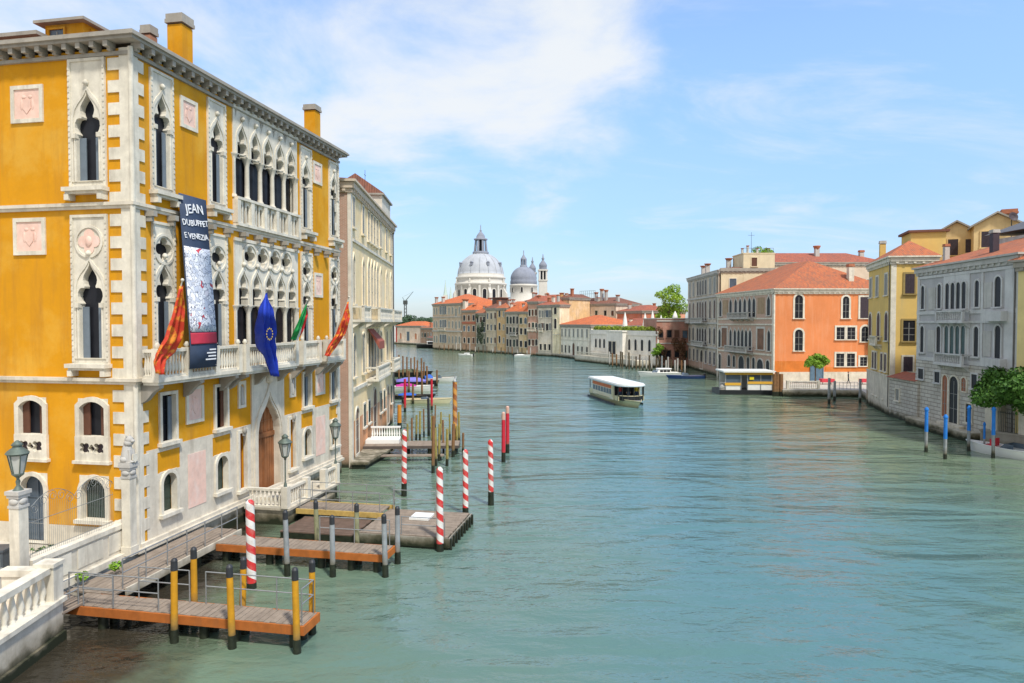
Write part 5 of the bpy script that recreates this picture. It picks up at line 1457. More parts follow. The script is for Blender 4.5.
mb = MB(); mb.lathe([(R1*1.08,Z(301)),(R1*1.08,Z(286)),(R1*1.15,Z(285.5)),(R1*1.15,Z(283.5)),(R1*1.06,Z(283)),(R1*1.06,Z(279.5)),(R1*1.10,Z(279)),(R1*1.10,Z(277.5)),(R1*1.03,Z(277)),(R1*1.03,Z(274.5))], (0,0,0), 32)
dr = mb.build('drum', M_church, ch)
for k in range(16):
    a = 2*PI*(k+.5)/16 - PI/2
    T = Matrix.Translation((R1*1.08*math.cos(a), R1*1.08*math.sin(a), Z(299))) @ Matrix.Rotation(a+PI/2, 4, 'Z')
    mb = MB(); ring(mb, 'arch', 2.2, 5.6, .45, -.35, .3); w_ = mb.build('window', M_church, dr, T)
    mb = MB(); mb.prism(outline('arch', 2.3, 5.6), -.06, .3); mb.build('pane', M_glass, w_)
    T2 = Matrix.Translation((R1*1.10*math.cos(a+PI/16), R1*1.10*math.sin(a+PI/16), 0)) @ Matrix.Rotation(a+PI/16+PI/2, 4, 'Z')
    mb = MB(); mb.box(-.6, .6, -.4, .6, Z(301), Z(286)); mb.build('pilaster', M_church, dr, T2)
mb = MB(); prof = [(R1*1.02,Z(275))]
zd0, zd1 = Z(275), Z(253)
for k in range(13):
    a = PI/2*k/12; prof.append((max(R1*math.cos(a), R1*.30), zd0+(zd1-zd0)*math.sin(a)*1.0))
mb.lathe(prof, (0,0,0), 40)
dm = mb.build('dome', M_lead, ch)
mb = MB()
for k in range(16):
    a = 2*PI*k/16
    pts = [Vector((r_*math.cos(a)*1.01, r_*math.sin(a)*1.01, z_)) for r_, z_ in prof[1:]]
    mb.path(pts, .22, 5)
mb.build('rib', M_lead, dm)
for k in range(8):
    a = 2*PI*(k+.5)/8-PI/2
    mb = MB(); mb.box(-.7,.7,-.6,1.4,0,1.6); mb.add([(-.9,-.8,1.6),(.9,-.8,1.6),(0,-.8,2.4),(-.9,1.4,1.6),(.9,1.4,1.6),(0,1.4,2.4)],[(0,1,2),(0,2,5,3),(1,4,5,2)])
    mb.build('dormer', M_lead_dark, dm, Matrix.Translation((R1*.93*math.cos(a), R1*.93*math.sin(a), zd0+(zd1-zd0)*.38)) @ Matrix.Rotation(a+PI/2, 4, 'Z'))
rl = 7.2/q1
mb = MB(); mb.lathe([(rl*1.12,Z(253.8)),(rl*1.12,Z(252)),(rl*.98,Z(251.6))], (0,0,0), 16)
for k in range(8):
    a = 2*PI*k/8+PI/8; c = Vector((rl*.86*math.cos(a), rl*.86*math.sin(a), 0)); mb.tube(c+Vector((0,0,Z(252))), c*.82+Vector((0,0,Z(239.5))), .75, .6, 6)
mb.lathe([(rl*.45,Z(252)),(rl*.40,Z(240))], (0,0,0), 12, None, 1)
mb.lathe([(rl*.95,Z(240)),(rl*.95,Z(238.8)),(rl*.62,Z(238.4)),(rl*.58,Z(236)),(rl*.40,Z(234)),(rl*.12,Z(231.5))], (0,0,0), 16)
ln = mb.build('lantern', [M_lead_dark, M_glass], dm)
mb = MB(); mb.lathe([(.35,Z(232)),(.8,Z(230.8)),(.3,Z(229.8)),(.25,Z(226)),(.05,Z(224.5))], (0,0,0), 8); mb.build('finial', M_lead_dark, ln)
for k in range(8):                                        # scroll buttresses with statues
    a = 2*PI*k/8+PI/8-PI/2
    mb = MB(); mb.prism([(0,0),(R1*.22,0),(R1*.20,4),(R1*.08,6.5),(0,8.5)], -.9, .9)
    mb.lathe([(.9,8.4),(.7,9.2),(.55,10.4),(.75,11.2),(.45,11.9),(.5,12.4),(.15,12.9)], (.6,0,0), 7)
    bt = mb.build('buttress', M_church, ch, Matrix.Translation((R1*1.06*math.cos(a), R1*1.06*math.sin(a), Z(300.5))) @ Matrix.Rotation(a, 4, 'Z'))
# second dome
D2 = 452.0; x2, y2 = atd(523.6, D2); q2 = FPX/D2; R2 = 13.2/q2
Z2 = lambda py: zat(py, D2)-.9
c2 = Vector((x2-x1, y2-y1, 0))
mb = MB(); mb.lathe([(R2*1.15,0),(R2*1.15,Z2(301)),(R2*1.0,Z2(300.5)),(R2*1.0,Z2(287)),(R2*1.06,Z2(286.5)),(R2*1.06,Z2(285)),(R2*.98,Z2(284.5))], c2, 28)
d2 = mb.build('drum', M_church, ch)
for k in range(8):
    a = 2*PI*k/8-PI/2-.15
    T = Matrix.Translation((c2.x+R2*math.cos(a), c2.y+R2*math.sin(a), Z2(292.5))) @ Matrix.Rotation(a+PI/2, 4, 'Z')
    mb = MB(); ring(mb, 'arch', 1.3, 3.2, .3, -.3, .3); w_ = mb.build('window', M_church, d2, T)
    mb = MB(); mb.prism(outline('arch', 1.35, 3.2), -.06, .3); mb.build('pane', M_glass, w_)
mb = MB(); z0_, z1_ = Z2(285), Z2(266.5)
prof = [(R2*.97*(1+.05*math.sin(PI*min(1,k/5))) if k < 6 else R2*1.0*math.cos((k-5)/13*PI/2)*.985+.15, z0_+(z1_-z0_)*(k/18 if k < 6 else (5/18)+(13/18)*math.sin((k-5)/13*PI/2))) for k in range(19)]
mb.lathe(prof, c2, 32); dm2 = mb.build('dome', M_lead_dark, ch)
mb = MB(); rl2 = 3.6/q2
mb.lathe([(rl2,Z2(267.5)),(rl2,Z2(265.5)),(rl2*.8,Z2(265))], c2, 12)
for k in range(6):
    a = 2*PI*k/6+.3; c = c2+Vector((rl2*.7*math.cos(a), rl2*.7*math.sin(a), 0)); mb.tube(c+Vector((0,0,Z2(265.5))), c+Vector((0,0,Z2(259.5))), .4, .4, 6)
mb.lathe([(rl2*.85,Z2(259.7)),(rl2*.85,Z2(258.8)),(rl2*.5,Z2(257)),(rl2*.12,Z2(254.5)),(.25,Z2(250.5))], c2, 12)
mb.build('lantern', M_lead_dark, dm2)
mb = MB(); mb.box(-24/q2, 26/q2, -R2*.9, R2*1.5, 0, Z2(302)); mb.prism([(-24/q2,Z2(302)),(0+8/q2,Z2(302)),(-8/q2,Z2(298.5))], -R2*.9, R2*1.4); mb.build('choir', M_church, ch, Matrix.Translation(c2+Vector((0,4,0))))
# bell towers
def belfry(px, d, pytop, w_px):
    x, y = atd(px, d); q_ = FPX/d; w = w_px/q_; Zb = lambda py: zat(py, d)-.9
    k = pytop-256
    mb = MB(); mb.box(-w/2, w/2, -w/2, w/2, 0, Zb(281+k)); mb.box(-w*.58, w*.58, -w*.58, w*.58, Zb(281+k), Zb(279.8+k))
    mb.box(-w*.28, w*.28, -w*.28, w*.28, Zb(279.8+k), Zb(271+k), None, 1)
    for sx in (-1, 0, 1):
        for sy in (-1, 1):
            if sx == 0: mb.box(-w*.07, w*.07, sy*w*.42-w*.07, sy*w*.42+w*.07, Zb(279.8+k), Zb(271+k)); mb.box(sy*w*.42-w*.07, sy*w*.42+w*.07, -w*.07, w*.07, Zb(279.8+k), Zb(271+k))
            else: mb.box(sx*w*.42-w*.10, sx*w*.42+w*.10, sy*w*.42-w*.10, sy*w*.42+w*.10, Zb(279.8+k), Zb(271+k))
    mb.box(-w*.6, w*.6, -w*.6, w*.6, Zb(271+k), Zb(269.6+k))
    mb.lathe([(w*.46,Zb(269.6+k)),(w*.46,Zb(266.5+k)),(w*.50,Zb(266+k)),(w*.44,Zb(264+k)),(w*.26,Zb(262+k)),(w*.13,Zb(260.5+k)),(w*.13,Zb(259.5+k)),(w*.20,Zb(258.7+k)),(w*.10,Zb(257.6+k)),(w*.03,Zb(254+k))], (0,0,0), 12, None, 2)
    return mb.build('bell_tower', [M_church, M_glass, M_lead_dark], ch, Matrix.Translation((x-x1, y-y1, 0)))
belfry(542.9, 476, 256, 8.2); belfry(532.4, 482, 259, 7.2)
# thin greenish spires between the roofs
for px, pt, lab in ((445.5, 280, 'slim pale green spire left of the great dome'), (450.8, 287, 'shorter pale pinnacle beside the slim green spire')):
    x, y = atd(px, 400)
    t_ = thing('spire', lab, 'spire', (x, y, .9), 0); zt = zat(pt, 400)
    mb = MB(); mb.box(-1.3, 1.3, -1.3, 1.3, 0, zt*.72); mb.build('base', M_church, t_)
    mb = MB(); mb.lathe([(1.2, zt*.72), (.7, zt*.80), (.12, zt-.9)], (0,0,0), 8); mb.build('needle', plain('pale copper green', (.45,.56,.50), .7), t_)
# ------------------------------------------------------------ mooring poles
def pole(name, label, x, y, ztop, r, body, cap=None, caplen=.35, group=None, lean=(0,0), wet=True, tip=None, capmat=None, zdark=.45, z0=-1.6):
    wet_r = 1.3 if name in ('yellow_pole', 'grey_pole') else 1.12
    t = thing(name, label, 'mooring pole', (x, y, 0), 0, group)
    L_ = Vector((lean[0], lean[1], 0))
    f = lambda z: L_*z+Vector((0,0,z))
    mb = MB(); zc = ztop-(caplen if cap else 0)
    mb.tube(f(zdark if wet else z0), f(zc), r*1.02, r*.94, 12)
    if tip: mb.lathe([(r*.94,0),(r*.9,.04),(r*.3,tip)], f(zc), 12)
    mb.build('shaft', body, t)
    if cap:
        mb = MB(); mb.tube(f(zc), f(ztop-.08), r*1.0, r*.96, 12); mb.lathe([(r*.96,0),(r*.7,.06),(r*.2,.09)], f(ztop-.08), 12); mb.build('cap', cap, t)
    if wet:
        mb = MB(); mb.tube(f(z0), f(zdark), r*wet_r*1.1, r*max(1.04, wet_r*.9), 10); mb.build('wet_foot', M_pile_dark, t)
    return t
def pole_px(name, label, px, pytop, pybase, r, body, **kw):
    p = at(px, pybase, 0); zt = zat(pytop, p.y)
    return pole(name, label, p.x, p.y, zt, r, body, **kw)
G = 'red and white striped mooring poles'
for px, pt, pb, lab, r in ((251.8, 503, 588, 'red and white striped pole nearest the camera, between the first and second jetty', .17),
        (440, 470, 551, 'red and white striped pole standing at the near corner of the broad pontoon', .155),
        (404, 432, 496, 'leftmost red and white striped pole, in front of the cream palace dock', .15),
        (465.5, 452, 514, 'red and white striped pole at the far outer corner of the broad pontoon', .15),
        (491, 442, 505, 'red and white striped pole standing alone in open water, rightmost striped one', .15)):
    pole_px('striped_pole', lab, px, pt, pb, r, M_stripe_rw, group=G, tip=.14, zdark=.35 if px < 480 and px > 430 else (.22 if px < 300 else .75), lean=((-.012,0) if px < 300 else (random.uniform(-.014,.014), random.uniform(-.012,.012))))
for px, pt, pb, lab in ((503.5, 412, 462, 'plain red pole, nearer and left one of the close pair in open water'), (507.5, 406, 453, 'plain red pole, farther and right one of the close pair in open water')):
    t_ = pole_px('red_pole', lab, px, pt, pb, .14, M_pole_red, cap=plain('pink pole tip', (.62,.38,.30), .6), caplen=.55, group='pair of red poles', zdark=.7)
# yellow poles of the first jetty
for (e, u, zt, lab) in ((5.4,-5.0,2.65,'dark capped yellow pole on the near side of the first jetty, leftmost of three'),(7.4,-5.0,2.6,'dark capped yellow pole on the near side of the first jetty, middle of three'),
        (9.5,-4.9,2.6,'yellow pole with dark cap at the outer near corner of the first jetty'),(5.1,-3.6,2.55,'dark capped yellow pole on the far side of the first jetty, leftmost'),
        (6.85,-3.6,2.3,'yellow pole behind the first jetty beside the nearest striped pole'),(9.35,-3.65,2.4,'yellow pole with dark cap at the outer far corner of the first jetty')):
    p = pw(u, e, 0); pole('yellow_pole', lab, p.x, p.y, zt, .105, M_pole_yellow, cap=M_cap, caplen=.38, group='yellow poles of the first jetty', zdark=.42, lean=(random.uniform(-.028,.022), random.uniform(-.02,.02)))
for (e, u, zt, lab) in ((6.0,.85,2.62,'grey pole with dark cap on the near side of the second jetty, leftmost'),(7.8,1.1,2.45,'grey pole with dark cap on the near side of the second jetty, middle'),(9.85,1.45,2.5,'grey pole with dark cap at the outer near corner of the second jetty'),
        (6.1,3.2,2.4,'grey pole with dark cap on the far side of the second jetty, leftmost'),(7.9,3.2,2.35,'grey pole with dark cap on the far side of the second jetty, middle'),(9.8,2.95,2.4,'grey pole with dark cap at the outer far corner of the second jetty')):
    p = pw(u, e, 0); pole('grey_pole', lab, p.x, p.y, zt, .105, M_pole_grey if u < 3 else plaster('green grey pole', (.28,.28,.16), (.12,.12,.08), .5, 3, .2), cap=M_cap, caplen=.36, group='grey poles of the second jetty', zdark=.5, lean=(random.uniform(-.03,.02), random.uniform(-.02,.02)))
# thin wooden poles round the middle landing
lst = ((433,416,473,.11,M_pole_brown),(436.2,428,466,.09,M_pole_olive),(439,424,461,.09,M_pole_olive),(440.6,412,441,.08,M_pole_olive),(447,429,466,.10,M_pole_olive),(453,424,457,.12,M_pole_brown),
       (457,426,448,.09,M_pole_olive),(459.3,412,444,.09,M_pole_olive),(463,433,455,.09,M_pole_brown),(416.2,415,440,.09,M_pole_olive),(419.8,411,440,.09,M_pole_olive),(407.6,424,447,.08,M_pole_olive),(428.8,398,436,.12,M_cap),(431.6,416,446,.08,M_pole_olive),(412,418,446,.08,M_pole_brown),(424,409,437,.07,M_pole_brown),(443.5,420,452,.08,M_pole_brown),(450,414,440,.07,M_pole_olive),(435,405,430,.07,M_pole_brown))
ordn = ['leftmost','second from the left','third from the left','fourth from the left','fifth from the left','sixth from the left','seventh from the left','eighth from the left','ninth from the left','tenth from the left','eleventh from the left','twelfth from the left','thirteenth from the left','fourteenth from the left','fifteenth from the left','sixteenth from the left','seventeenth from the left','eighteenth from the left','rightmost']
for i, (px, pt, pb, r, m) in enumerate(sorted(lst)):
    pole_px('wooden_pole', 'thin %s pole by the cream palace landing, %s of the cluster' % ('dark' if m is M_cap else ('brown' if m is M_pole_brown else 'olive'), ordn[i]), px, pt, pb, r, m, group='wooden poles by the cream palace landing', zdark=.5, lean=(random.uniform(-.02,.02), random.uniform(-.01,.01)))
t_ = pole_px('striped_pole', 'tall orange and brown spiral pole with a slim finial beyond the cream palace landing', 455, 382, 447, .19, M_stripe_or, zdark=.6)
p = at(455, 447); zt = zat(382, p.y)
mb = MB(); mb.lathe([(.19,0),(.22,.05),(.08,.14),(.03,.5),(.02,.75)], (0,0,zt), 8); mb.build('finial', M_iron, t_)
for px, pt, pb, lab in ((405, 379, 412, 'plain dark red pole among the boats, left one beside the white boat'), (431.7, 379, 410, 'plain dark red pole among the boats, right one beside the white boat')):
    pole_px('red_pole', lab, px, pt, pb, .14, M_pole_red, group='red poles among the left bank boats')
pole_px('orange_pole', 'short orange pole by the white balustrade of the middle landing', 399.5, 405, 429, .2, plain('orange pole paint', (.62,.25,.03), .6), zdark=.6)
for i, (px, pt, pb) in enumerate(((403,356,378),(407,357,379),(411,358,376),(414.5,357,377),(417.5,360,378),(421.5,358,383),(424,362,380),(399,355,380),(409,371,392),(417,368,390),(422,372,396),(427,366,388),(413,384,404),(437,370,386))):
    pole_px('wooden_pole', 'thin brown pole in the left boat moorings, %s' % ['leftmost','second from left','third from left','fourth from left','fifth from left','sixth from left','seventh from left','nearest the palace','by the magenta cover','by the violet cover','before the violet cover','beyond the violet cover','by the cream boat','by the white and blue boat'][i], px, pt, pb, .14, M_pole_brown, group='poles in the far left dock', wet=False)
# blue poles, right bank
for px, pt, pb, lab in ((926, 409, 452, 'blue topped pole in the right foreground water, leftmost'), (945, 416.5, 459, 'blue topped pole in the right foreground water, second from left'), (968.5, 407.5, 451, 'blue topped pole in the right foreground water, in front of the stone corner'),
        (984, 424, 453, 'short thin blue topped pole behind the white motorboat'), (993, 409, 458, 'blue topped pole rising in front of the white motorboat')):
    p = at(px, pb); zt = zat(pt, p.y); t_ = thing('blue_pole', lab, 'mooring pole', (p.x, p.y, 0), 0, 'blue topped poles')
    zb = zt-(zt-.2)*.56; r = .125 if px != 984 else .08
    mb = MB(); mb.tube((0,0,zb), (0,0,zt-.1), r, r*.97, 12); mb.lathe([(r*1.25,0),(r*1.25,.1),(r*.5,.25)], (0,0,zt-.1), 10); mb.build('blue_top', M_pole_blue, t_)
    mb = MB(); mb.tube((0,0,.35), (0,0,zb), r*.9, r*.9, 12); mb.build('shaft', M_pole_grey, t_)
    mb = MB(); mb.tube((0,0,-1.5), (0,0,.35), r*1.05, r, 10); mb.build('wet_foot', M_pile_dark, t_)
for i, (px, pt, pb) in enumerate(((829,378,404),(834.5,381,401),(860,379,403),(868,390,404),(777,372,396),(781,374,396),(774.5,374,396))):
    pole_px('wooden_pole', ['grey pole before the little square, leftmost of the pair','thinner grey pole before the little square, right one of the pair','grey pole before the little square near the yellow house','short dark pole at the corner of the yellow house','brown pole in the bundle beside the water bus stop, middle','brown pole in the bundle beside the water bus stop, right','brown pole in the bundle beside the water bus stop, left'][i],
            px, pt, pb, .16 if i < 4 else .28, M_pole_grey if i < 3 else M_pole_brown, group='poles before the little square' if i < 4 else 'pole bundle at the water bus stop', zdark=.6)
M_farpole = plain('dark timber pole', (.10,.075,.045), .9, var=.3)
rnd = random.Random(4)
ORD = 'first second third fourth fifth sixth seventh eighth ninth tenth eleventh twelfth thirteenth fourteenth fifteenth sixteenth seventeenth eighteenth nineteenth twentieth twenty-first twenty-second twenty-third twenty-fourth'.split()
for i in range(24):                                       # poles before the white palace and brick house
    px = 610+i*3.25+rnd.uniform(-.8,.8); pb = 365.0+(px-600)*.105+rnd.uniform(0,1.2)
    h = rnd.uniform(12, 18)
    mm = (M_pole_brown, M_stone_grey, M_farpole, M_pole_grey)[rnd.randrange(4)]
    pole_px('wooden_pole', '%s mooring pole, %s from the left in the row before the low white palace' % ({M_pole_brown:'brown',M_stone_grey:'pale grey',M_farpole:'dark',M_pole_grey:'grey'}[mm], ORD[i]),
            px, pb-h, pb, .17, mm, group='poles before the low white palace', wet=False, lean=(rnd.uniform(-.02,.02),0))
for i in range(22):
    px = 440+i*4.3+rnd.uniform(-1.2,1.2); pb = 350.2+(px-440)*.055+rnd.uniform(.2,1.0)
    pole_px('wooden_pole', 'mooring pole along the far bank, %s from the left before the far house row' % ORD[i], px, pb-rnd.uniform(5,9), pb, .17, (M_pole_brown, M_farpole, M_stone_grey)[rnd.randrange(3)], group='poles along the far bank', wet=False)

# ------------------------------------------------------------ jetties
def planks(mb, u0, u1, e0, e1, z, along='u', w=.19, th=.06, M=None, mi=0, rndm=random.Random(2)):
    """deck boards with narrow gaps, in palace coordinates (x=u, y=-e)"""
    if along == 'u':
        e = e0
        while e < e1-.02:
            mb.box(u0+rndm.uniform(-.03,.03), u1+rndm.uniform(-.03,.03), -min(e+w-.018, e1), -e, z-th, z+rndm.uniform(-.006,.006), M, mi); e += w
    else:
        u = u0
        while u < u1-.02:
            mb.box(u, min(u+w-.018, u1), -e1+rndm.uniform(-.03,.03), -e0+rndm.uniform(-.03,.03), z-th, z+rndm.uniform(-.006,.006), M, mi); u += w
def rail_run(mb, pts, z0, h=1.05, step=1.5, bars=(1.0, .55), r=.022):
    for a, b in zip(pts, pts[1:]):
        a, b = Vector(a), Vector(b); n = max(1, round((b-a).length/step))
        za = a.z if len(a) > 2 else z0; zb = b.z if len(b) > 2 else z0
        A = Vector((a.x, -a.y, za)); B = Vector((b.x, -b.y, zb))
        for i in range(n+1):
            p = A.lerp(B, i/n); mb.tube(p, p+Vector((0,0,h)), r, r, 6)
        for f in bars: mb.tube(A+Vector((0,0,h*f)), B+Vector((0,0,h*f)), r, r, 6)
def jetty(label, u0, u1, e0, e1, z, piles, name='jetty'):
    t = thing(name, label, 'jetty', (PC.x, PC.y, 0), PA)
    mb = MB(); planks(mb, u0, u1, e0, e1, z, 'u', .21); mb.build('deck', M_wood_deck, t)
    mb = MB(); mb.box(u0-.07, u0-.003, -e1-.07, -e0, z-.30, z-.02); mb.box(u1+.003, u1+.07, -e1-.07, -e0, z-.30, z-.02); mb.box(u0-.003, u1+.003, -e1-.07, -e1-.003, z-.30, z-.02)
    mb.build('fascia', M_wood_orange, t)
    mb = MB()
    for uu in (u0+.2, u1-.2): mb.box(uu-.08, uu+.08, -e1+.1, -e0, z-.32, z-.062)
    mb.build('beam', M_pile_dark, t)
    for uu, ee in piles:
        mb = MB(); mb.tube((0,0,-2), (0,0,z-.3), .17, .15, 9); mb.build('pile', M_pile_dark, t, Matrix.Translation((uu, -ee, 0)))
    return t
ZJ = .78
j1 = jetty('nearest wooden jetty with orange fascia boards and yellow poles', -4.72, -3.8, 1.15, 9.6, ZJ, [(u, e) for e in (2.4, 5.0, 6.1, 7.2, 9.2) for u in (-4.5, -4.0)])
mb = MB(); rail_run(mb, [(-3.84, 3.2), (-3.84, 5.1)], ZJ); mb.build('railing', M_iron, j1)
mb = MB(); rail_run(mb, [(-3.84, 5.7), (-3.84, 9.5), (-4.6, 9.5)], ZJ); mb.build('railing', M_iron, j1)
mb = MB(); rail_run(mb, [(-4.68, 1.3), (-4.68, 4.6)], ZJ); mb.build('railing', M_iron, j1)
j2 = jetty('second wooden jetty with orange fascia and grey poles', 1.75, 2.85, 2.3, 9.65, ZJ, [(u, e) for e in (2.6, 4.6, 6.9, 8.2, 9.3) for u in (1.95, 2.65)])
mb = MB(); rail_run(mb, [(2.82, 6.4), (2.82, 9.5)], ZJ); mb.build('railing', M_iron, j2)
# the walkway along the palace foot
t_ = thing('walkway', 'grey plank walkway with pipe railing along the foot of the ochre palace', 'walkway', (PC.x, PC.y, 0), PA)
mb = MB(); planks(mb, -3.78, 3.6, .36, 2.2, ZJ+.02, 'u', .22); mb.build('deck', M_wood_deck, t_)
mb = MB(); mb.box(-3.3, 3.6, -2.28, -2.21, ZJ-.22, ZJ+.05); mb.build('edge_board', M_stone, t_)
mb = MB(); mb.box(-3.3, 3.6, -2.0, -1.85, ZJ-.3, ZJ-.05); mb.box(-3.3, 3.6, -.8, -.6, ZJ-.3, ZJ-.05)
mb.build('beam', M_pile_dark, t_)
for u in (-2.8, -.9, 1.0, 3.2):
    mb = MB(); mb.tube((u,-1.95,-2), (u,-1.95,ZJ-.2), .13, .13, 8); mb.build('pile', M_pile_dark, t_)
mb = MB(); rail_run(mb, [(-3.3, 2.12), (3.5, 2.12)], ZJ, 1.05, 1.15); mb.build('railing', M_iron, t_)
# the ramp that links the parapet to the walkway
t_ = thing('gangway', 'short grey plank ramp from the white parapet down to the nearest jetty', 'gangway', (PC.x, PC.y, 0), PA)
mb = MB()
for i in range(16):
    k = i/16; z = 1.30+( ZJ+.03-1.30)*k
    mb.box(-5.9+.0, -4.45, -(-.1+1.9*k+.11), -(-.1+1.9*k), z-.06, z)
mb.build('deck', M_wood_deck, t_)
mb = MB(); mb.add([(-5.95,.1,1.02),(-5.95,-1.85,.5),(-5.95,-1.85,.76),(-5.95,.1,1.26),(-5.88,.1,1.02),(-5.88,-1.85,.5),(-5.88,-1.85,.76),(-5.88,.1,1.26)], [(0,1,2,3),(7,6,5,4),(3,2,6,7),(0,4,5,1)]); mb.build('stringer', plain('dark plank', (.10,.08,.07), .8), t_)
mb = MB()
rail_run(mb, [Vector((-5.85, -.05, 1.28)), Vector((-5.85, 1.7, .82))], 0, 1.0, .9); mb.build('railing', M_iron, t_); mb = MB(); rail_run(mb, [Vector((-4.75, 1.9, .8)), Vector((-4.75, 3.0, .8))], 0, 1.0, .9); mb.build('railing', M_iron, t_)
mb = MB(); rail_run(mb, [Vector((-5.85, 1.75, .80)), Vector((-4.8, 1.75, .80))], 0, 1.0, 1.0); mb.build('railing', M_iron, t_)
# portal landing
t_ = thing('landing', 'white stone water landing with balustrade below the palace portal', 'landing', (PC.x, PC.y, 0), PA)
mb = MB(); mb.box(7.0, 12.6, -2.6, -.31, -1.6, .74); mb.box(6.9, 12.7, -2.75, -.31, .74, .86); mb.box(8.2, 11.2, -1.3, -.31, .86, 1.0)
for i in range(3): mb.box(9.3, 11.3, -2.75-.32*(i+1), -2.75-.32*i, -1.6, .55-.24*i)
mb.build('platform', M_stone, t_)
T = TR(0, -2.55, 0)
mb = MB(); baluster_row(mb, 7.1, 9.0, -2.5, .86, .95, 8, .08, None, 0, .10)
for u in (7.0, 9.1): mb.box(u-.16, u+.16, -2.68, -2.34, .86, 1.92)
T2 = TR(6.98, 0, 0, -PI/2); baluster_row(mb, .5, 2.3, 0, .86, .95, 8, .08, T2, 0, .10)
mb.build('balustrade', M_stone_clean, t_)
mb = MB(); baluster_row(mb, 11.2, 12.5, -2.5, .86, .95, 5, .08, None, 0, .10)
for u in (11.1, 12.6): mb.box(u-.16, u+.16, -2.68, -2.34, .86, 1.92)
mb.build('balustrade', M_stone_clean, t_)
# broad pontoon and gangway
t_ = thing('pontoon', 'broad grey plank pontoon floating before the palace portal', 'pontoon', (PC.x, PC.y, 0), PA)
mb = MB(); planks(mb, 5.0, 8.9, 7.2, 11.35, .55, 'e', .2); mb.build('deck', M_wood_deck, t_)
mb = MB(); mb.box(4.95, 8.95, -11.4, -7.1, -.25, .48); mb.build('float', M_pile_dark, t_)
mb = MB(); mb.box(4.9, 4.95, -11.42, -7.1, .10, .52); mb.box(4.9, 8.97, -11.46, -11.40, .10, .52); mb.build('fascia', M_stone_grey, t_)
for i in range(9):
    u = 5.0+i*.48; mb = MB(); mb.tube((u,-11.5,-.3), (u,-11.5,.5), .06, .06, 6); mb.build('fender', M_pile_dark, t_)
mb = MB(); rail_run(mb, [(5.05, 9.2), (5.05, 11.2)], .55, .8); mb.build('railing', M_iron, t_); mb = MB(); rail_run(mb, [(8.85, 7.4), (8.85, 9.6)], .55, 1.0); mb.build('railing', M_iron, t_)
mb = MB(); mb.box(7.2, 8.2, -9.75, -8.8, .56, .66); mb.build('hatch', M_white_paint, t_)
t_ = thing('gangway', 'long plank gangway with rails between portal landing and broad pontoon', 'gangway', (PC.x, PC.y, 0), PA)
mb = MB(); planks(mb, 7.55, 8.95, 2.78, 7.18, .70, 'u', .2); mb.build('deck', M_wood_deck, t_)
mb = MB(); mb.box(7.45, 7.54, -7.4, -2.8, .48, .72); mb.box(8.96, 9.04, -7.4, -2.8, .48, .72); mb.build('side_beam', plain('yellow gangway beam', (.50,.34,.10), .7, var=.25), t_)
mb = MB(); rail_run(mb, [(7.5, 3.0), (7.5, 7.2)], .7, 1.0, 1.3); mb.build('railing', M_iron, t_); mb = MB(); rail_run(mb, [(9.0, 2.9), (9.0, 7.4)], .7, 1.0, 1.3); mb.build('railing', M_iron, t_)
for u, e in ((7.6,4.4),(8.9,4.4),(7.6,6.6),(8.9,6.6)):
    mb = MB(); mb.tube((u,-e,-2), (u,-e,.66), .13, .13, 8); mb.build('pile', M_pile_dark, t_)
t_ = thing('platform', 'low brown wooden platform tucked between the second jetty and the gangway', 'platform', (PC.x, PC.y, 0), PA)
mb = MB(); planks(mb, 4.9, 7.3, 3.4, 6.9, .42, 'e', .2); mb.build('deck', plaster('dark wet planks', (.15,.10,.075), (.07,.06,.045), .5, 2, .25, tide=False, streak=(5,.8,1)), t_)
mb = MB(); mb.box(4.9, 7.3, -6.9, -3.4, -.4, .35); mb.build('float', M_pile_dark, t_)
# middle landing of the cream palace
u2 = bd; n2 = bn; A2 = math.atan2(u2.y, u2.x)
t_ = thing('jetty', 'pale wooden landing stage with white balustrade before the cream palace', 'jetty', (b0.x, b0.y, 0), A2)
mb = MB(); mb.box(4.2, 6.4, -7.2, -.05, .60, .72); mb.build('deck', M_wood_deck, t_)
mb = MB(); mb.box(4.14, 4.2, -7.2, -.05, .5, .70); mb.box(4.2, 6.4, -7.25, -7.2, .5, .7); mb.build('fascia', plain('dark plank', (.10,.08,.07), .8), t_)
for e in (1.5, 3.2, 5.0, 6.9):
    for u in (4.4, 6.2):
        mb = MB(); mb.tube((u,-e,-2), (u,-e,.55), .15, .15, 8); mb.build('pile', M_pile_dark, t_)
mb = MB(); T3 = TR(6.3, 0, 0, -PI/2); mb.box(5.2, 6.4, -2.6, -.05, .72, 1.0); baluster_row(mb, .3, 2.6, 0, 1.0, .9, 12, .07, T3, 0, .10); mb.build('balustrade', M_white_paint, t_)
t_ = thing('jetty', 'narrow low plank walkway in front of the pale landing stage', 'jetty', (b0.x, b0.y, 0), A2)
mb = MB(); mb.box(2.0, 2.6, -6.2, -.05, .32, .40); mb.build('deck', M_wood_deck, t_)
for e in (1.2, 3.4, 5.9):
    mb = MB(); mb.tube((2.3,-e,-2), (2.3,-e,.3), .12, .12, 8); mb.build('pile', M_pile_dark, t_)
t_ = thing('landing', 'wedge of pale stone landing at the corner of the cream palace', 'landing', (b0.x, b0.y, 0), A2)
mb = MB(); mb.vprism([(-.6,-.0),(5.5,-.0),(4.8,-2.2),(-.6,-1.2)], .30, .50); mb.build('slab', M_stone, t_)
mb = MB(); mb.vprism([(-.5,-.1),(5.3,-.1),(4.6,-2.0),(-.5,-1.0)], -1.5, .30); mb.build('underside', M_pile_dark, t_)

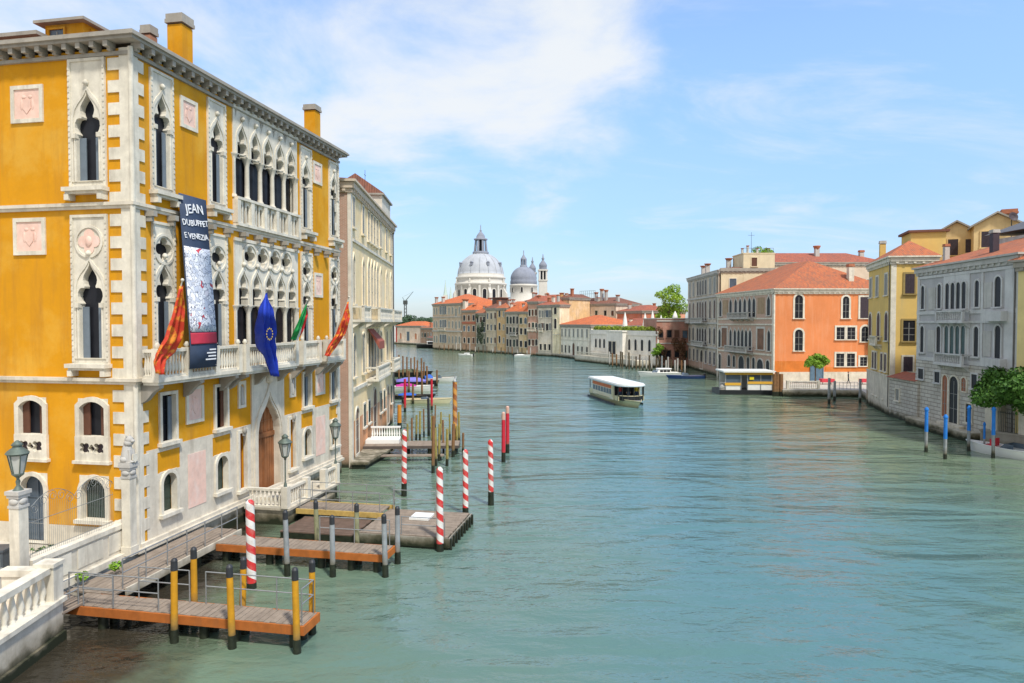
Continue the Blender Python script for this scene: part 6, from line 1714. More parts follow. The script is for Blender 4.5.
# ------------------------------------------------------------ near left: parapet, garden wall, pillars, fence
pv = [(-13.85, 14.0), (-14.0, 16.5), (-14.12, 19.0), (-14.25, 21.35)]
t_ = thing('parapet', 'white stone balustrade on a curved quay wall in the left foreground', 'parapet', (-14.2, 21.35, 0), 0)
def wl_(p): return (p[0]+14.2, p[1]-21.35)
def strip(mb, pts, off0, off1, z0, z1):
    """a wall that follows a plan path, from off0 to off1 sideways (towards the water = +x)"""
    L2 = [(wl_(p)[0]+off1, wl_(p)[1]) for p in pts]; R2 = [(wl_(p)[0]+off0, wl_(p)[1]) for p in pts]
    mb.vprism(R2+L2[::-1], z0, z1)
mb = MB(); strip(mb, pv, -.55, .16, -1.5, .28); strip(mb, pv, -.55, .06, .28, 1.22); mb.build('quay_wall', M_stone, t_)
mb = MB(); strip(mb, [(pv[0][0],pv[0][1]), *pv[1:3], (pv[3][0], pv[3][1]+.06)], -.60, .16, 1.22, 1.36); mb.build('plinth', M_stone_clean, t_)
mb = MB(); strip(mb, pv, -.42, -.02, 2.24, 2.42); mb.build('hand_rail', M_stone_clean, t_)
prof = [(.10,0),(.07,.08),(.055,.12),(.115,.34),(.07,.62),(.05,.74),(.09,.84),(.10,.9)]
mb = MB(); y = 14.3
while y < 20.9:
    x = np_x = None
    for a, b in zip(pv, pv[1:]):
        if a[1] <= y <= b[1]: x = a[0]+(b[0]-a[0])*(y-a[1])/(b[1]-a[1])
    mb.lathe(prof, (x+14.2-.22, y-21.35, 1.35), 10); y += .34
mb.build('baluster', M_stone_clean, t_)
mb = MB(); mb.box(-.52, .03, -.45, .0, 1.36, 2.50); mb.box(-.57, .07, -.5, .05, 2.42, 2.54); mb.build('end_post', M_stone_clean, t_)
mb = MB(); mb.box(-1.7, -.5, -.30, .0, 1.0, 2.1); mb.box(-1.75, -.5, -.36, .05, 2.1, 2.3); mb.build('return_wall', M_stone_clean, t_)
pav = [(-14.6, -5), (-14.5, 21.1), (-15.9, 21.75), (-16.1, 21.9), (-40, 20), (-40, -5)]
mb = MB(); mb.vprism(pav[::-1] if False else pav, .905, 1.28); tag(mb.build('pavement', plaster('warm paving', (.62,.52,.42), (.42,.36,.30), .25, 1.0, .1, tide=False, streak=(1,1,1))), kind='structure')

gA = Vector((-15.75, 21.85)); gB = Vector((-15.02, 26.75)); gd_ = (gB-gA); gL = gd_.length; gAng = math.atan2(gd_.y, gd_.x)
t_ = thing('garden_wall', 'white stone garden wall with moulded coping leading from the lamp pillar to the palace corner', 'wall', (gA.x, gA.y, 0), gAng)
mb = MB(); mb.box(.25, gL, 0, .42, -1.5, 2.05); mb.build('wall', M_stone, t_)
mb = MB(); mb.box(.25, gL, -.07, .48, 2.05, 2.22); mb.build('coping', M_stone_clean, t_)
mb = MB(); mb.box(-.1, gL+.3, -.20, .0, .86, 1.10); mb.box(-.1, gL+.3, -.10, .0, -1.5, .86); mb.build('base_moulding', M_stone_clean, t_)
mb = MB()
for k in range(3): mb.box(.7+k*1.5, 1.9+k*1.5, -.03, .0, 1.25, 1.95)
mb.build('wall_panel', M_stone_clean, t_)
def pillar(label, x, y, ztop, z0, w=.56):
    t = thing('pillar', label, 'pillar', (x, y, 0), gAng)
    mb = MB(); h = w/2
    mb.box(-h*1.2, h*1.2, -h*1.2, h*1.2, z0, z0+.35); mb.box(-h, h, -h, h, z0+.35, ztop-.55); mb.build('shaft', M_stone_clean, t)
    mb = MB()
    for a, b, k in ((ztop-.55, ztop-.47, 1.15), (ztop-.47, ztop-.22, 1.0), (ztop-.22, ztop-.12, 1.22), (ztop-.12, ztop, 1.42)): mb.box(-h*k, h*k, -h*k, h*k, a, b)
    for i in range(4):
        T = Matrix.Rotation(PI/2*i, 4, 'Z'); mb.blob((0, -h*1.02, ztop-.34), (.17,.06,.11), T)
    mb.build('capital', M_stone_grey, t)
    return t
p2 = Vector((-14.82, 26.25)); pillar('white stone gate pillar at the palace corner carrying a small statue', p2.x, p2.y, 4.55, 1.0, .36)
p1 = Vector((-15.85, 21.78)); pillar('white stone pillar in the left foreground carrying a lantern', p1.x, p1.y, 4.62, 1.0, .36)
# statue (seated lion with shield)
t_ = thing('statue', 'small weathered stone statue of a seated beast on the gate pillar', 'statue', (p2.x, p2.y, 4.55), gAng)
mb = MB(); mb.box(-.24,.24,-.24,.24,0,.08)
mb.lathe([(.22,.06),(.25,.2),(.21,.4),(.17,.62),(.13,.74),(.10,.80)], (0,.04,0), 12); mb.blob((0,-.04,.92), (.15,.17,.16)); mb.blob((0,-.19,.88), (.08,.09,.07))
for s in (-1, 1): mb.tube((s*.10,-.16,.06), (s*.10,-.12,.55), .06, .055, 8); mb.blob((s*.10,-.22,.10), (.07,.10,.05)); mb.blob((s*.18,.06,.18), (.10,.17,.13)); mb.blob((s*.09,.0,1.06), (.035,.03,.05))
mb.blob((0,-.02,.80), (.19,.17,.15)); mb.build('figure', M_stone_grey, t_)
mb = MB(); mb.prism([(-.12,.16),(0,.04),(.12,.16),(.12,.38),(-.12,.38)], -.30, -.25); mb.build('shield', M_stone_clean, t_)
# lanterns
def lantern_parts(t, s=1.0, z=0.0):
    """hexagonal glazed lantern: frame, glass, roof"""
    mb = MB()
    for i in range(6):
        a = 2*PI*i/6; mb.tube((.15*s*math.cos(a), .15*s*math.sin(a), z+.12*s), (.27*s*math.cos(a), .27*s*math.sin(a), z+.72*s), .018*s, .018*s, 5)
    mb.lathe([(.05*s,z),(.11*s,z+.05*s),(.17*s,z+.10*s),(.17*s,z+.14*s)], (0,0,0), 6, None, 0, False)
    mb.lathe([(.27*s,z+.70*s),(.31*s,z+.72*s),(.30*s,z+.76*s)], (0,0,0), 6, None, 0, False); mb.build('lantern_frame', M_lamp_green, t)
    mb = MB(); mb.lathe([(.14*s,z+.13*s),(.255*s,z+.71*s)], (0,0,0), 6, None, 0, False); mb.build('lantern_glass', M_lampglass, t)
    mb = MB(); mb.lathe([(.33*s,z+.76*s),(.27*s,z+.84*s),(.15*s,z+.93*s),(.12*s,z+.98*s),(.17*s,z+1.02*s),(.12*s,z+1.08*s),(.03*s,z+1.16*s)], (0,0,0), 12); mb.build('lantern_roof', M_lamp_green, t)
t_ = thing('lantern', 'ornate grey green lantern on the white pillar in the left foreground', 'lamp', (p1.x, p1.y, 4.62), gAng)
mb = MB(); mb.lathe([(.16,0),(.10,.08),(.05,.16),(.07,.28),(.04,.36),(.06,.42)], (0,0,0), 10); mb.build('stem', M_lamp_green, t_)
lantern_parts(t_, 1.04, .40)
for u, e, lab in ((7.0, 2.5, 'green glass lantern on a thin post left of the palace portal'), (12.6, 2.5, 'green glass lantern on a thin post at the far end of the portal landing')):
    p = pw(u, e, 0)
    t_ = thing('street_lamp', lab, 'lamp', (p.x, p.y, .86 if u < 10 else .86), PA, 'lamps of the portal landing')
    mb = MB(); mb.lathe([(.09,1.04),(.07,1.2),(.035,1.3),(.03,2.35),(.06,2.42),(.03,2.5)], (0,0,0), 10); mb.build('post', M_lamp_green, t_); lantern_parts(t_, 1.05, 2.45)
# iron fence between the pillars
M_fence = plain('pale grey fence iron', (.30,.31,.30), .5, .4, var=.1)
t_ = thing('iron_fence', 'tall wrought iron fence with scrolled top on the garden wall', 'fence', (gA.x, gA.y, 0), gAng)
mb = MB(); n = 44
x0, x1 = .45, gL-.75
zt_ = lambda f: 3.75+.45*abs(math.sin(f*PI*2))**.8
for i in range(n+1):
    f = i/n; x = x0+(x1-x0)*f; mb.tube((x,.2,2.2), (x,.2,zt_(f)-.25), .006, .006, 4)
mb.tube((x0,.2,2.35), (x1,.2,2.35), .012, .012, 5); mb.tube((x0,.2,3.4), (x1,.2,3.4), .012, .012, 5)
mb.build('bar', M_fence, t_)
mb = MB()
for k in range(10):
    cx_ = x0+(x1-x0)*(k+.5)/10; r_ = .19
    pts = [Vector((cx_+r_*(1-j/26)*math.cos(j*.55)*(1 if k % 2 else -1), .2, zt_((k+.5)/10)-.12+r_*(1-j/26)*math.sin(j*.55))) for j in range(20)]
    mb.path(pts, .009, 4)
pts = [Vector((x0+(x1-x0)*j/40, .2, zt_(j/40)+.08)) for j in range(41)]
mb.path(pts, .010, 4); mb.build('scroll', M_fence, t_)
# garden planter and bench-like block seen through the fence
t_ = thing('planter', 'low grey stone planter with sparse plants behind the iron fence', 'planter', (-17.2, 25.2, .9), .2)
mb = MB(); mb.box(-.8,.8,-.3,.3,0,.45); mb.build('trough', M_stone_grey, t_)
leaves_mb([((0,0,.6),(.7,.25,.2))], 120, .08, 3).build('plants', M_leaf_dark, t_)
t_ = thing('cabinet', 'dark box cabinet on the paving at the far left edge', 'cabinet', (-18.6, 24.3, .9), .1)
mb = MB(); mb.box(-.5,.5,-.35,.35,.05,.95); mb.box(-.54,.54,-.39,.39,.95,1.02); mb.build('body', plain('dark slate paint', (.07,.085,.10), .5), t_)
mb = MB(); mb.box(-.42,.42,-.37,-.352,.15,.85); mb.build('panel', plain('grey panel', (.30,.32,.34), .5), t_)
for i, (e, u) in enumerate(((.5,-3.3), (.9,-2.2))):
    p = pw(u, e, 0)
    t_ = thing('weed', ('small green weed sprouting by the ramp, nearer one','small green weed sprouting by the ramp, farther one')[i], 'weed', (p.x, p.y, 1.0), 0, 'weeds by the ramp'); leaves_mb([((0,0,.12),(.22,.2,.16))], 90, .07, 4+i).build('leaves', M_leaf, t_)

# ------------------------------------------------------------ flags and banner
def drape(name, label, pts, mats, group=None, pole=None, split=False, cols=14):
    """cloth hanging in folds: pts are (px, py, e, halfwidth, foldamp, phase) down its length"""
    first = pts[0]; 
    def P(px, py, e):
        o = pw(0, e, 0); n_ = pw(0, 1, 0)-pw(0, 0, 0)
        r = ray(px, py); t = (o-Vector((0,0,EYE))).dot(n_)/r.dot(n_); return Vector((0,0,EYE))+r*t
    ud = (pw(1,0,0)-pw(0,0,0)); nd = (pw(0,1,0)-pw(0,0,0))
    O = P(*first[:3])
    t = thing(name, label, 'flag', tuple(O), 0, group)
    # smooth resampling of the path
    S = 26; rows = []
    for i in range(S+1):
        f = i/S*(len(pts)-1); k = min(int(f), len(pts)-2); g = f-k; g2 = g*g*(3-2*g)
        q = [a+(b-a)*g2 for a, b in zip(pts[k], pts[k+1])]
        q[0] = pts[k][0]+(pts[k+1][0]-pts[k][0])*g; q[1] = pts[k][1]+(pts[k+1][1]-pts[k][1])*g
        c = P(q[0], q[1], q[2]) - O
        row = []
        for j in range(cols+1):
            s = j/cols*2-1
            fold = math.sin(s*6.5+q[5]+i*.06)*q[4] + math.sin(s*13+i*.11)*q[4]*.3
            row.append(c+ud*(s*q[3])+nd*fold+Vector((0,0,math.sin(s*3+i*.4)*.03)))
        rows.append(row)
    mb = MB(); n = cols+1
    vs = [p for r in rows for p in r]
    fs = []; ms = []
    for i in range(S):
        for j in range(cols):
            fs.append((i*n+j, i*n+j+1, (i+1)*n+j+1, (i+1)*n+j))
    b = mb.add(vs, fs, None, 0, True)
    for idx, f in enumerate(fs):
        j = idx % cols
        if split: mb.mi[idx] = 0 if j < cols*.6 else (1 if j < cols*.82 else 2)
    o = mb.build('cloth', mats, t)
    sol = o.modifiers.new('thickness', 'SOLIDIFY'); sol.thickness = .012
    if pole:
        a = P(*pole[0])-O; b_ = P(*pole[1])-O
        pm = MB(); pm.tube(a, b_, .035, .028, 8); pm.blob(b_, .07); pm.build('flagpole', M_stone_clean, t)
    return t
def venice_mat():
    m, t, b = nodes('red flag with gold figure')
    tcn = t.nodes.new('ShaderNodeTexCoord')
    g = ramp(t, noise(t, 3.2, 4, .6, tcn.outputs['Object']), .50, .60)
    t.links.new(mixc(t, g, (.62,.045,.015), (.80,.28,.02)), b.inputs['Base Color']); b.inputs['Roughness'].default_value = .7
    return m
M_fv = venice_mat()
def eu_mat():
    return plain('blue flag cloth', (.015,.05,.48), .7, var=.15)
drape('flag', 'red and orange flag hanging beside the banner at the near corner of the palace', [(181.5,286,2.0,.10,.05,0),(177,312,1.7,.30,.12,.5),(172,338,1.5,.42,.14,1.2),(166,352,1.3,.50,.12,2),(160.5,360,1.25,.30,.10,2.4),(160.5,374,1.25,.20,.08,3)], M_fv, 'flags on the palace balconies', ((165,352,1.0),(182.5,280,2.1)))
fl = drape('flag', 'blue flag with gold stars hanging over the central balcony', [(266.5,293,2.6,.06,.03,0),(263.5,312,2.4,.40,.26,.6),(263.5,332,2.0,.56,.30,1.2),(266,345,1.75,.52,.26,1.8),(272,358,1.6,.34,.2,2.4),(275.5,376,1.55,.24,.14,3)], [eu_mat()], 'flags on the palace balconies', ((258,342,1.3),(267,289,2.7)))
drape('flag', 'green white and red striped flag hanging right of the central balcony', [(306.5,304,2.3,.05,.03,0),(303,316,2.1,.28,.10,.6),(299,328,1.9,.34,.12,1.2),(294.5,340,1.6,.26,.10,2)], [plain('green flag cloth', (.01,.27,.06), .7), plain('white flag cloth', (.74,.74,.72), .7), plain('red flag cloth', (.55,.02,.02), .7)], 'flags on the palace balconies', ((292,342,1.2),(307,300,2.4)), True)
drape('flag', 'red and orange flag hanging from the far end balcony of the palace', [(348,302,2.2,.08,.04,0),(345,318,2.0,.36,.13,.6),(340,334,1.7,.46,.14,1.3),(333,345,1.4,.46,.12,2),(327.5,356,1.25,.25,.08,2.6)], M_fv, 'flags on the palace balconies', ((329,351,.9),(349,297,2.3)))
# little gold stars on the blue flag: a ring near its upper half
sm = MB()
ud = (pw(1,0,0)-pw(0,0,0)); nd = (pw(0,1,0)-pw(0,0,0))
for k in range(12):
    a = 2*PI*k/12; c = Vector((0,0,-1.9))+ud*(.0+.26*math.cos(a))+Vector((0,0,.26*math.sin(a)))-nd*.28
    st = []
    for q in range(10):
        r_ = .06 if q % 2 == 0 else .025; b_ = PI/2+q*PI/5; st.append(c+ud*(r_*math.cos(b_))+Vector((0,0,r_*math.sin(b_)))+nd*.0)
    sm.add(st, [tuple(range(10))])
so_ = sm.build('star', plain('gold star', (.80,.55,.04), .6), fl)
so_.location = nd*.42
# banner
def banner_mat():
    m, t, b = nodes('banner drawing')
    tcn = t.nodes.new('ShaderNodeTexCoord')
    vo = t.nodes.new('ShaderNodeTexVoronoi'); vo.feature = 'DISTANCE_TO_EDGE'; vo.inputs['Scale'].default_value = 5.0
    nz = t.nodes.new('ShaderNodeTexNoise'); nz.inputs['Scale'].default_value = 3.0; t.links.new(tcn.outputs['Object'], nz.inputs['Vector'])
    vm = t.nodes.new('ShaderNodeVectorMath'); vm.operation = 'ADD'
    sc_ = t.nodes.new('ShaderNodeVectorMath'); sc_.operation = 'SCALE'; sc_.inputs[3].default_value = .6
    t.links.new(nz.outputs['Color'], sc_.inputs[0]); t.links.new(tcn.outputs['Object'], vm.inputs[0]); t.links.new(sc_.outputs[0], vm.inputs[1])
    t.links.new(vm.outputs[0], vo.inputs['Vector'])
    v2 = t.nodes.new('ShaderNodeTexVoronoi'); v2.inputs['Scale'].default_value = 5.0; t.links.new(vm.outputs[0], v2.inputs['Vector'])
    sp = t.nodes.new('ShaderNodeSeparateColor'); t.links.new(v2.outputs['Color'], sp.inputs[0])
    col = mixc(t, ramp(t, sp.outputs[0], .4, .95), (.78,.79,.82), (.50,.54,.63))
    col = mixc(t, ramp(t, sp.outputs[1], .972, .98), col, (.55,.05,.06))
    col = mixc(t, ramp(t, vo.outputs['Distance'], .05, .02), col, (.06,.07,.12))
    t.links.new(col, b.inputs['Base Color']); b.inputs['Roughness'].default_value = .7
    return m
bt = pw(2.34, .30, 15.52)
ban = thing('banner', 'long dark blue banner with white lettering and a pale drawing on the palace front', 'banner', tuple(bt), PA)
BW, BT, BB, BSL = 1.85, 15.52, 8.05, -.62
def ban_y(z): return -.86*min(1, max(0, (BT-z)/6.6)) # leans out over the balcony rail
def ban_strip(z0, z1, off=0.0, x0=0.0, x1=BW):
    mb = MB(); n = 10
    vs = []
    for i in range(n+1):
        z = z0+(z1-z0)*i/n
        for x in (x0, x1): vs.append((x+BSL*(BT-z)/(BT-BB), ban_y(z)-off, z-BT))
    fs = [(2*i, 2*i+1, 2*i+3, 2*i+2) for i in range(n)]
    mb.add(vs, fs, None, 0, True)
    return mb
M_navy = plain('navy banner cloth', (.035,.055,.10), .7, var=.1)
def solid(o, th=.02):
    s_ = o.modifiers.new('thickness', 'SOLIDIFY'); s_.thickness = th; return o
solid(ban_strip(BB, BT).build('cloth', M_navy, ban))
solid(ban_strip(9.6, 13.25, .03, .04, BW-.04).build('drawing', banner_mat(), ban), .01)
solid(ban_strip(9.08, 9.56, .03, .04, BW-.04).build('red_strip', plain('crimson strip', (.42,.025,.05), .7), ban), .01)
def text_obj(name, s, size, mat, parent, M):
    cu = bpy.data.curves.new(name, 'FONT'); cu.body = s; cu.size = size; cu.align_x = 'CENTER'; cu.align_y = 'CENTER'; cu.extrude = .006; cu.resolution_u = 2; cu.offset = .012*size
    o = bpy.data.objects.new(name, cu); COL.objects.link(o)
    dg = bpy.context.evaluated_depsgraph_get()
    me = bpy.data.meshes.new_from_object(o.evaluated_get(dg)); me.name = name
    bpy.data.objects.remove(o)
    for v in me.vertices:                                 # hand drawn wobble
        x_, y_ = v.co.x, v.co.y; v.co.x += .03*size*math.sin(7*y_/size+3*x_); v.co.y += .05*size*math.sin(3.1*x_/size+1)
    me.materials.clear(); me.materials.append(mat)
    return link(name, me, parent, M)
M_white_ink = plain('white ink', (.80,.80,.80), .7, var=0)
tilt = math.atan2(.86, 6.6)
for s, z, size, rz in (('JEAN', 14.95, .56, .09), ('DUBUFFET', 14.33, .37, .08), ('E VENEZIA', 13.74, .345, .04)):
    x = BW/2+BSL*(BT-z)/(BT-BB)
    text_obj('lettering', s, size, M_white_ink, ban, Matrix.Translation((x, ban_y(z)-.035, z-BT)) @ Matrix.Rotation(PI/2+tilt*0-.0, 4, 'X') @ Matrix.Rotation(rz, 4, 'Z') @ Matrix.Rotation(-tilt, 4, 'X'))
mb = MB()
for k, (z, w_) in enumerate(((8.82,.5),(8.68,.7),(8.54,.6),(8.4,.8))): mb.box(BW-w_*.9-.7, BW-.7, ban_y(z)-.03, ban_y(z)-.024, z-BT-.03, z-BT+.03)
mb.build('small_print', M_white_ink, ban)
# ------------------------------------------------------------ boats
def hull_mb(Ln, W, H, bow=.35, sheer=.25, stern=.85, draft=.3, nseg=16, deck=True, mi_deck=1, rim=.06):
    """boat hull along +x (bow at +x), waterline at z=0; returns builder with sides (0) and deck (1)"""
    mb = MB(); rows = []
    for i in range(nseg+1):
        f = i/nseg; x = -Ln/2+Ln*f
        w = W/2*(stern+(1-stern)*min(1, f/.4)) if f < .4 else W/2*max(0.02, (1-((f-.4)/.6)**(1/bow)))
        h = H*(1+sheer*max(0, (f-.3)/.7)**2)
        rk = .0 if f < .7 else (f-.7)/.3*.12*Ln*0
        xt = x+.07*Ln*max(0, (f-.55)/.45)**2; xb_ = x-.04*Ln*max(0, (f-.55)/.45)
        rows.append([(xb_, -w*.55, -draft), (x, -w*.86, .0), (xt, -w, h), (xt, w, h), (x, w*.86, .0), (xb_, w*.55, -draft)])
    vs = [p for r in rows for p in r]; fs = []; mi = []
    for i in range(nseg):
        for j in range(6):
            k = (j+1) % 6
            if j == 2: continue
            fs.append((i*6+j, (i+1)*6+j, (i+1)*6+k, i*6+k))
    mb.add(vs, fs, None, 0, True)
    mb.add(rows[0], [(5,4,3,2,1,0)]); mb.add(rows[-1], [(0,1,2,3,4,5)])
    if deck:
        for i in range(nseg):
            a, b = rows[i], rows[i+1]; d = Vector((0,0,-.08))
            mb.add([Vector(a[2])+d, Vector(a[3])+d, Vector(b[3])+d, Vector(b[2])+d], [(0,3,2,1)], None, mi_deck)
    for s in (2, 3):
        for i in range(nseg): mb.tube(rows[i][s], rows[i+1][s], rim*.6, rim*.6, 5, None, 0)
    return mb
M_navyhull = plain('navy hull paint', (.02,.06,.20), .35, var=.1)
M_blackhull = plain('black hull paint', (.02,.022,.025), .4, var=.15)
M_deckwood = plain('varnished deck', (.40,.24,.12), .4, var=.2)
M_cover_purple = plain('violet boat cover', (.20,.18,.55), .75, var=.15)
M_cover_magenta = plain('magenta boat cover', (.50,.03,.28), .75, var=.15)
M_cover_blue = plain('blue boat cover', (.03,.12,.50), .75, var=.15)
M_redpaint = plain('red seat vinyl', (.62,.03,.05), .5, var=.08)
def cabin_mb(x0, x1, w, z0, z1, rake0=.2, rake1=.5, mi=0):
    mb = MB(); a = w/2
    mb.add([(x0,-a,z0),(x1,-a,z0),(x1,a,z0),(x0,a,z0),(x0+rake0,-a*.86,z1),(x1-rake1,-a*.86,z1),(x1-rake1,a*.86,z1),(x0+rake0,a*.86,z1)],
           [(0,3,2,1),(4,5,6,7),(0,1,5,4),(1,2,6,5),(2,3,7,6),(3,0,4,7)], None, mi); return mb
def motorboat(name, label, px, py, head, Ln, W, H, hull, deck=None, cat='boat', cabin=None, cover=None, windscreen=None, engine=True, seat=None, group=None):
    p = at(px, py, 0); t = thing(name, label, cat, (p.x, p.y, 0), head, group)
    hull_mb(Ln, W, H).build('hull', [hull, deck or M_deckwood], t)
    if cabin:
        x0, x1, w, zt, m = cabin; cabin_mb(x0, x1, w, H*.9, zt-.12, .15, .5).build('cabin', m, t)
        mb = MB(); mb.add([(x0-.1,-w*.5,zt-.12),(x1-.3,-w*.5,zt-.12),(x1-.3,w*.5,zt-.12),(x0-.1,w*.5,zt-.12),(x0,-w*.42,zt),(x1-.5,-w*.42,zt),(x1-.5,w*.42,zt),(x0,w*.42,zt)], [(0,3,2,1),(4,5,6,7),(0,1,5,4),(1,2,6,5),(2,3,7,6),(3,0,4,7)]); mb.build('roof', M_white_paint, t)
        mb = MB()
        for s in (-1, 1):
            for i in range(3):
                xa = x0+.25+(x1-x0-.8)*i/3; mb.box(xa, xa+(x1-x0-.8)/3-.1, s*w*.475-.02, s*w*.475+.02, H+.12, zt-.3)
        mb.build('window', M_glass, t)
    if windscreen:
        x0, w, h = windscreen; mb = MB(); mb.add([(x0,-w/2,H*.9),(x0,w/2,H*.9),(x0-.35,w*.42,H+h),(x0-.35,-w*.42,H+h),(x0-1.0,-w/2,H*.9),(x0-1.0,w/2,H*.9),(x0-1.0,w*.45,H+h*.9),(x0-1.0,-w*.45,H+h*.9)], [(0,1,2,3),(0,3,7,4),(1,5,6,2)]); mb.build('windscreen', M_glassblue, t)
    if cover:
        x0, x1, w, h, m = cover; mb = MB(); n = 8
        vs = []
        for i in range(n+1):
            f = i/n; x = x0+(x1-x0)*f; k = math.sin(PI*min(1, max(.12, f*.9+.05)))**.5
            for j in range(7):
                s = j/6*2-1; vs.append((x, s*w/2, H*.92+h*k*(1-abs(s)**2.2)+.03*math.sin(i*2.1+j)))
        mb.add(vs, [(i*7+j, (i+1)*7+j, (i+1)*7+j+1, i*7+j+1) for i in range(n) for j in range(6)], None, 0, True); o = mb.build('cover', m, t); solid(o, .03)
    if seat:
        mb = MB(); x0 = seat; mb.box(x0, x0+.5, -.55, .55, H*.5, H+.05); mb.box(x0-.12, x0, -.55, .55, H*.5, H+.55); mb.build('seat', M_redpaint, t)
    if engine:
        mb = MB(); mb.box(-Ln/2-.32, -Ln/2+.02, -.18, .18, -.1, H+.05); mb.blob((-Ln/2-.2,0,H+.18), (.26,.2,.28)); mb.build('outboard_motor', M_blackhull, t)
    return t
motorboat('motorboat', 'white motorboat with red seat moored by the blue poles at the right edge', 1011, 456.5, 2.05, 5.6, 1.9, .64, plain('bright white hull', (.86,.86,.84), .3, var=.03), M_white_paint, windscreen=(.5, 1.5, .35), seat=1.2, engine=True)
motorboat('motorboat', 'white cabin motorboat moored before the low white palace, nearer the middle of the canal', 660, 376.5, PI+.10, 7.4, 2.3, .75, M_white_paint, M_white_paint, cabin=(-1.9, .9, 1.7, 1.55, M_white_paint), windscreen=(1.4,1.5,.4))
motorboat('motorboat', 'dark blue open boat moored below the grey palace', 686, 378.5, PI+.06, 6.4, 1.9, .5, M_navyhull, M_deckwood, windscreen=(.8,1.4,.55))
motorboat('motorboat', 'long low cream motorboat moored between the red poles near the cream palace', 427, 403, .03, 5.6, 1.7, .50, M_cream_paint, M_deckwood, windscreen=(.3,1.2,.3))
motorboat('motorboat', 'white boat with magenta and violet covers moored left', 412, 391, .05, 5.6, 2.0, .7, M_white_paint, M_white_paint, cover=(-2.3, .6, 1.7, .5, M_cover_magenta))
motorboat('motorboat', 'boat under a violet blue cover beyond the magenta one', 416, 386.0, .05, 6.4, 2.1, .7, M_blackhull, M_deckwood, cover=(-3.0, 1.6, 1.9, .75, M_cover_purple))
motorboat('motorboat', 'small white and blue boat at the outer end of the left moorings', 440, 381.5, .15, 5.0, 1.8, .6, M_white_paint, M_deckwood, windscreen=(.4,1.3,.4), cover=(-2.6,-1.2,1.7,.7, M_cover_blue))
motorboat('motorboat', 'narrow open grey boat between the violet covered boat and the bank', 404, 383, .2, 5.4, 1.6, .5, plain('grey hull paint', (.35,.37,.38), .5), M_deckwood)
motorboat('motorboat', 'low dark wooden boat moored just behind the cream motorboat', 414, 398.5, .02, 5.0, 1.5, .45, M_blackhull, M_deckwood, cover=(-2,.3,1.3,.35, M_cover_blue))
motorboat('motorboat', 'dark boat farther along the left bank moorings', 411, 376.5, .1, 7, 2.1, .8, M_blackhull, M_deckwood, cover=(-2.6,1.8,1.9,.7, plain('olive cover', (.10,.11,.06), .8)))
motorboat('motorboat', 'dark low boat moored before the tall corner palace at the bend', 437, 347.8, .2, 16, 3.6, 1.4, M_blackhull, M_deckwood, cabin=(-4, 4, 2.6, 2.6, M_white_paint), engine=False)
motorboat('motorboat', 'tiny white motorboat under way in the far canal', 466, 356.2, 2.6, 5.0, 1.8, .5, M_white_paint, M_white_paint, cabin=(-1.0, .7, 1.2, 1.0, M_white_paint))
motorboat('motorboat', 'small white boat by the steps of the yellow ochre house across the canal', 522, 356.6, .1, 4.6, 1.6, .45, M_white_paint, M_deckwood, cover=(-2,1,1.4,.3,M_white_paint))
# ------------------------------------------------------------ water bus
va = at(587.5, 395.5); vb = at(615.5, 405.5)
hd = Vector((vb.x-va.x, vb.y-va.y)); vL = hd.length+3.0; head = math.atan2(hd.y, hd.x)
W_ = 3.5
pl = Vector((-math.sin(head), math.cos(head)))            # port side
mid = Vector((va.x+vb.x, va.y+vb.y))/2 + Vector((hd.x, hd.y)).normalized()*1.2 + pl*W_*.5
t_ = thing('water_bus', 'white water bus with long white roof and orange side band sailing towards the camera', 'water bus', (mid.x, mid.y, 0), head)
hull_mb(vL, W_*1.06, .75, .32, .12, .80, .4, 20).build('hull', [plain('cream and black hull', (.74,.68,.42), .4, var=.06), plain('grey boat deck', (.20,.21,.22), .7)], t_)
mb = MB(); 
for s in (-1, 1): mb.box(-vL*.46, vL*.30, s*W_*.515-.04, s*W_*.515+.04, -.05, .22)
mb.build('rubbing_strake', M_blackhull, t_)
h2 = W_/2*.96
mb = MB(); xa, xb = -vL*.33, vL*.24
for s in (-1, 1): mb.box(xa, xb, s*h2-.05, s*h2+.05, .6, 2.35)
mb.box(xa-.05, xa, -h2, h2, .6, 2.35); mb.box(xb, xb+.05, -h2, h2, .6, 2.35)
mb.build('cabin', plain('pale cream cabin paint', (.80,.74,.56), .4, var=.05), t_)
for s in (-1, 1):
    mb = MB(); mb.box(xa+.1, xb-.3, s*(h2+.055)-.008, s*(h2+.055)+.008, 1.88, 2.28); mb.build('orange_band', plain('orange banner band', (.62,.17,.06), .6, var=.2, scale=1.5), t_)
    n = 7
    for i in range(n):
        x = xa+.25+(xb-xa-.5)*i/n
        mb = MB(); mb.box(x, x+(xb-xa-.5)/n-.18, s*(h2+.055)-.01, s*(h2+.055)+.01, 1.18, 1.8); mb.build('window', M_glassblue, t_)
    mb = MB(); mb.box(xa-vL*.09, xa-.3, s*h2-.03, s*h2+.03, .55, 1.2); mb.box(xb+.25, vL*.36, s*h2*.94-.03, s*h2*.94+.03, .6, 1.15); mb.build('bulwark', _mats['cream and black hull'], t_)
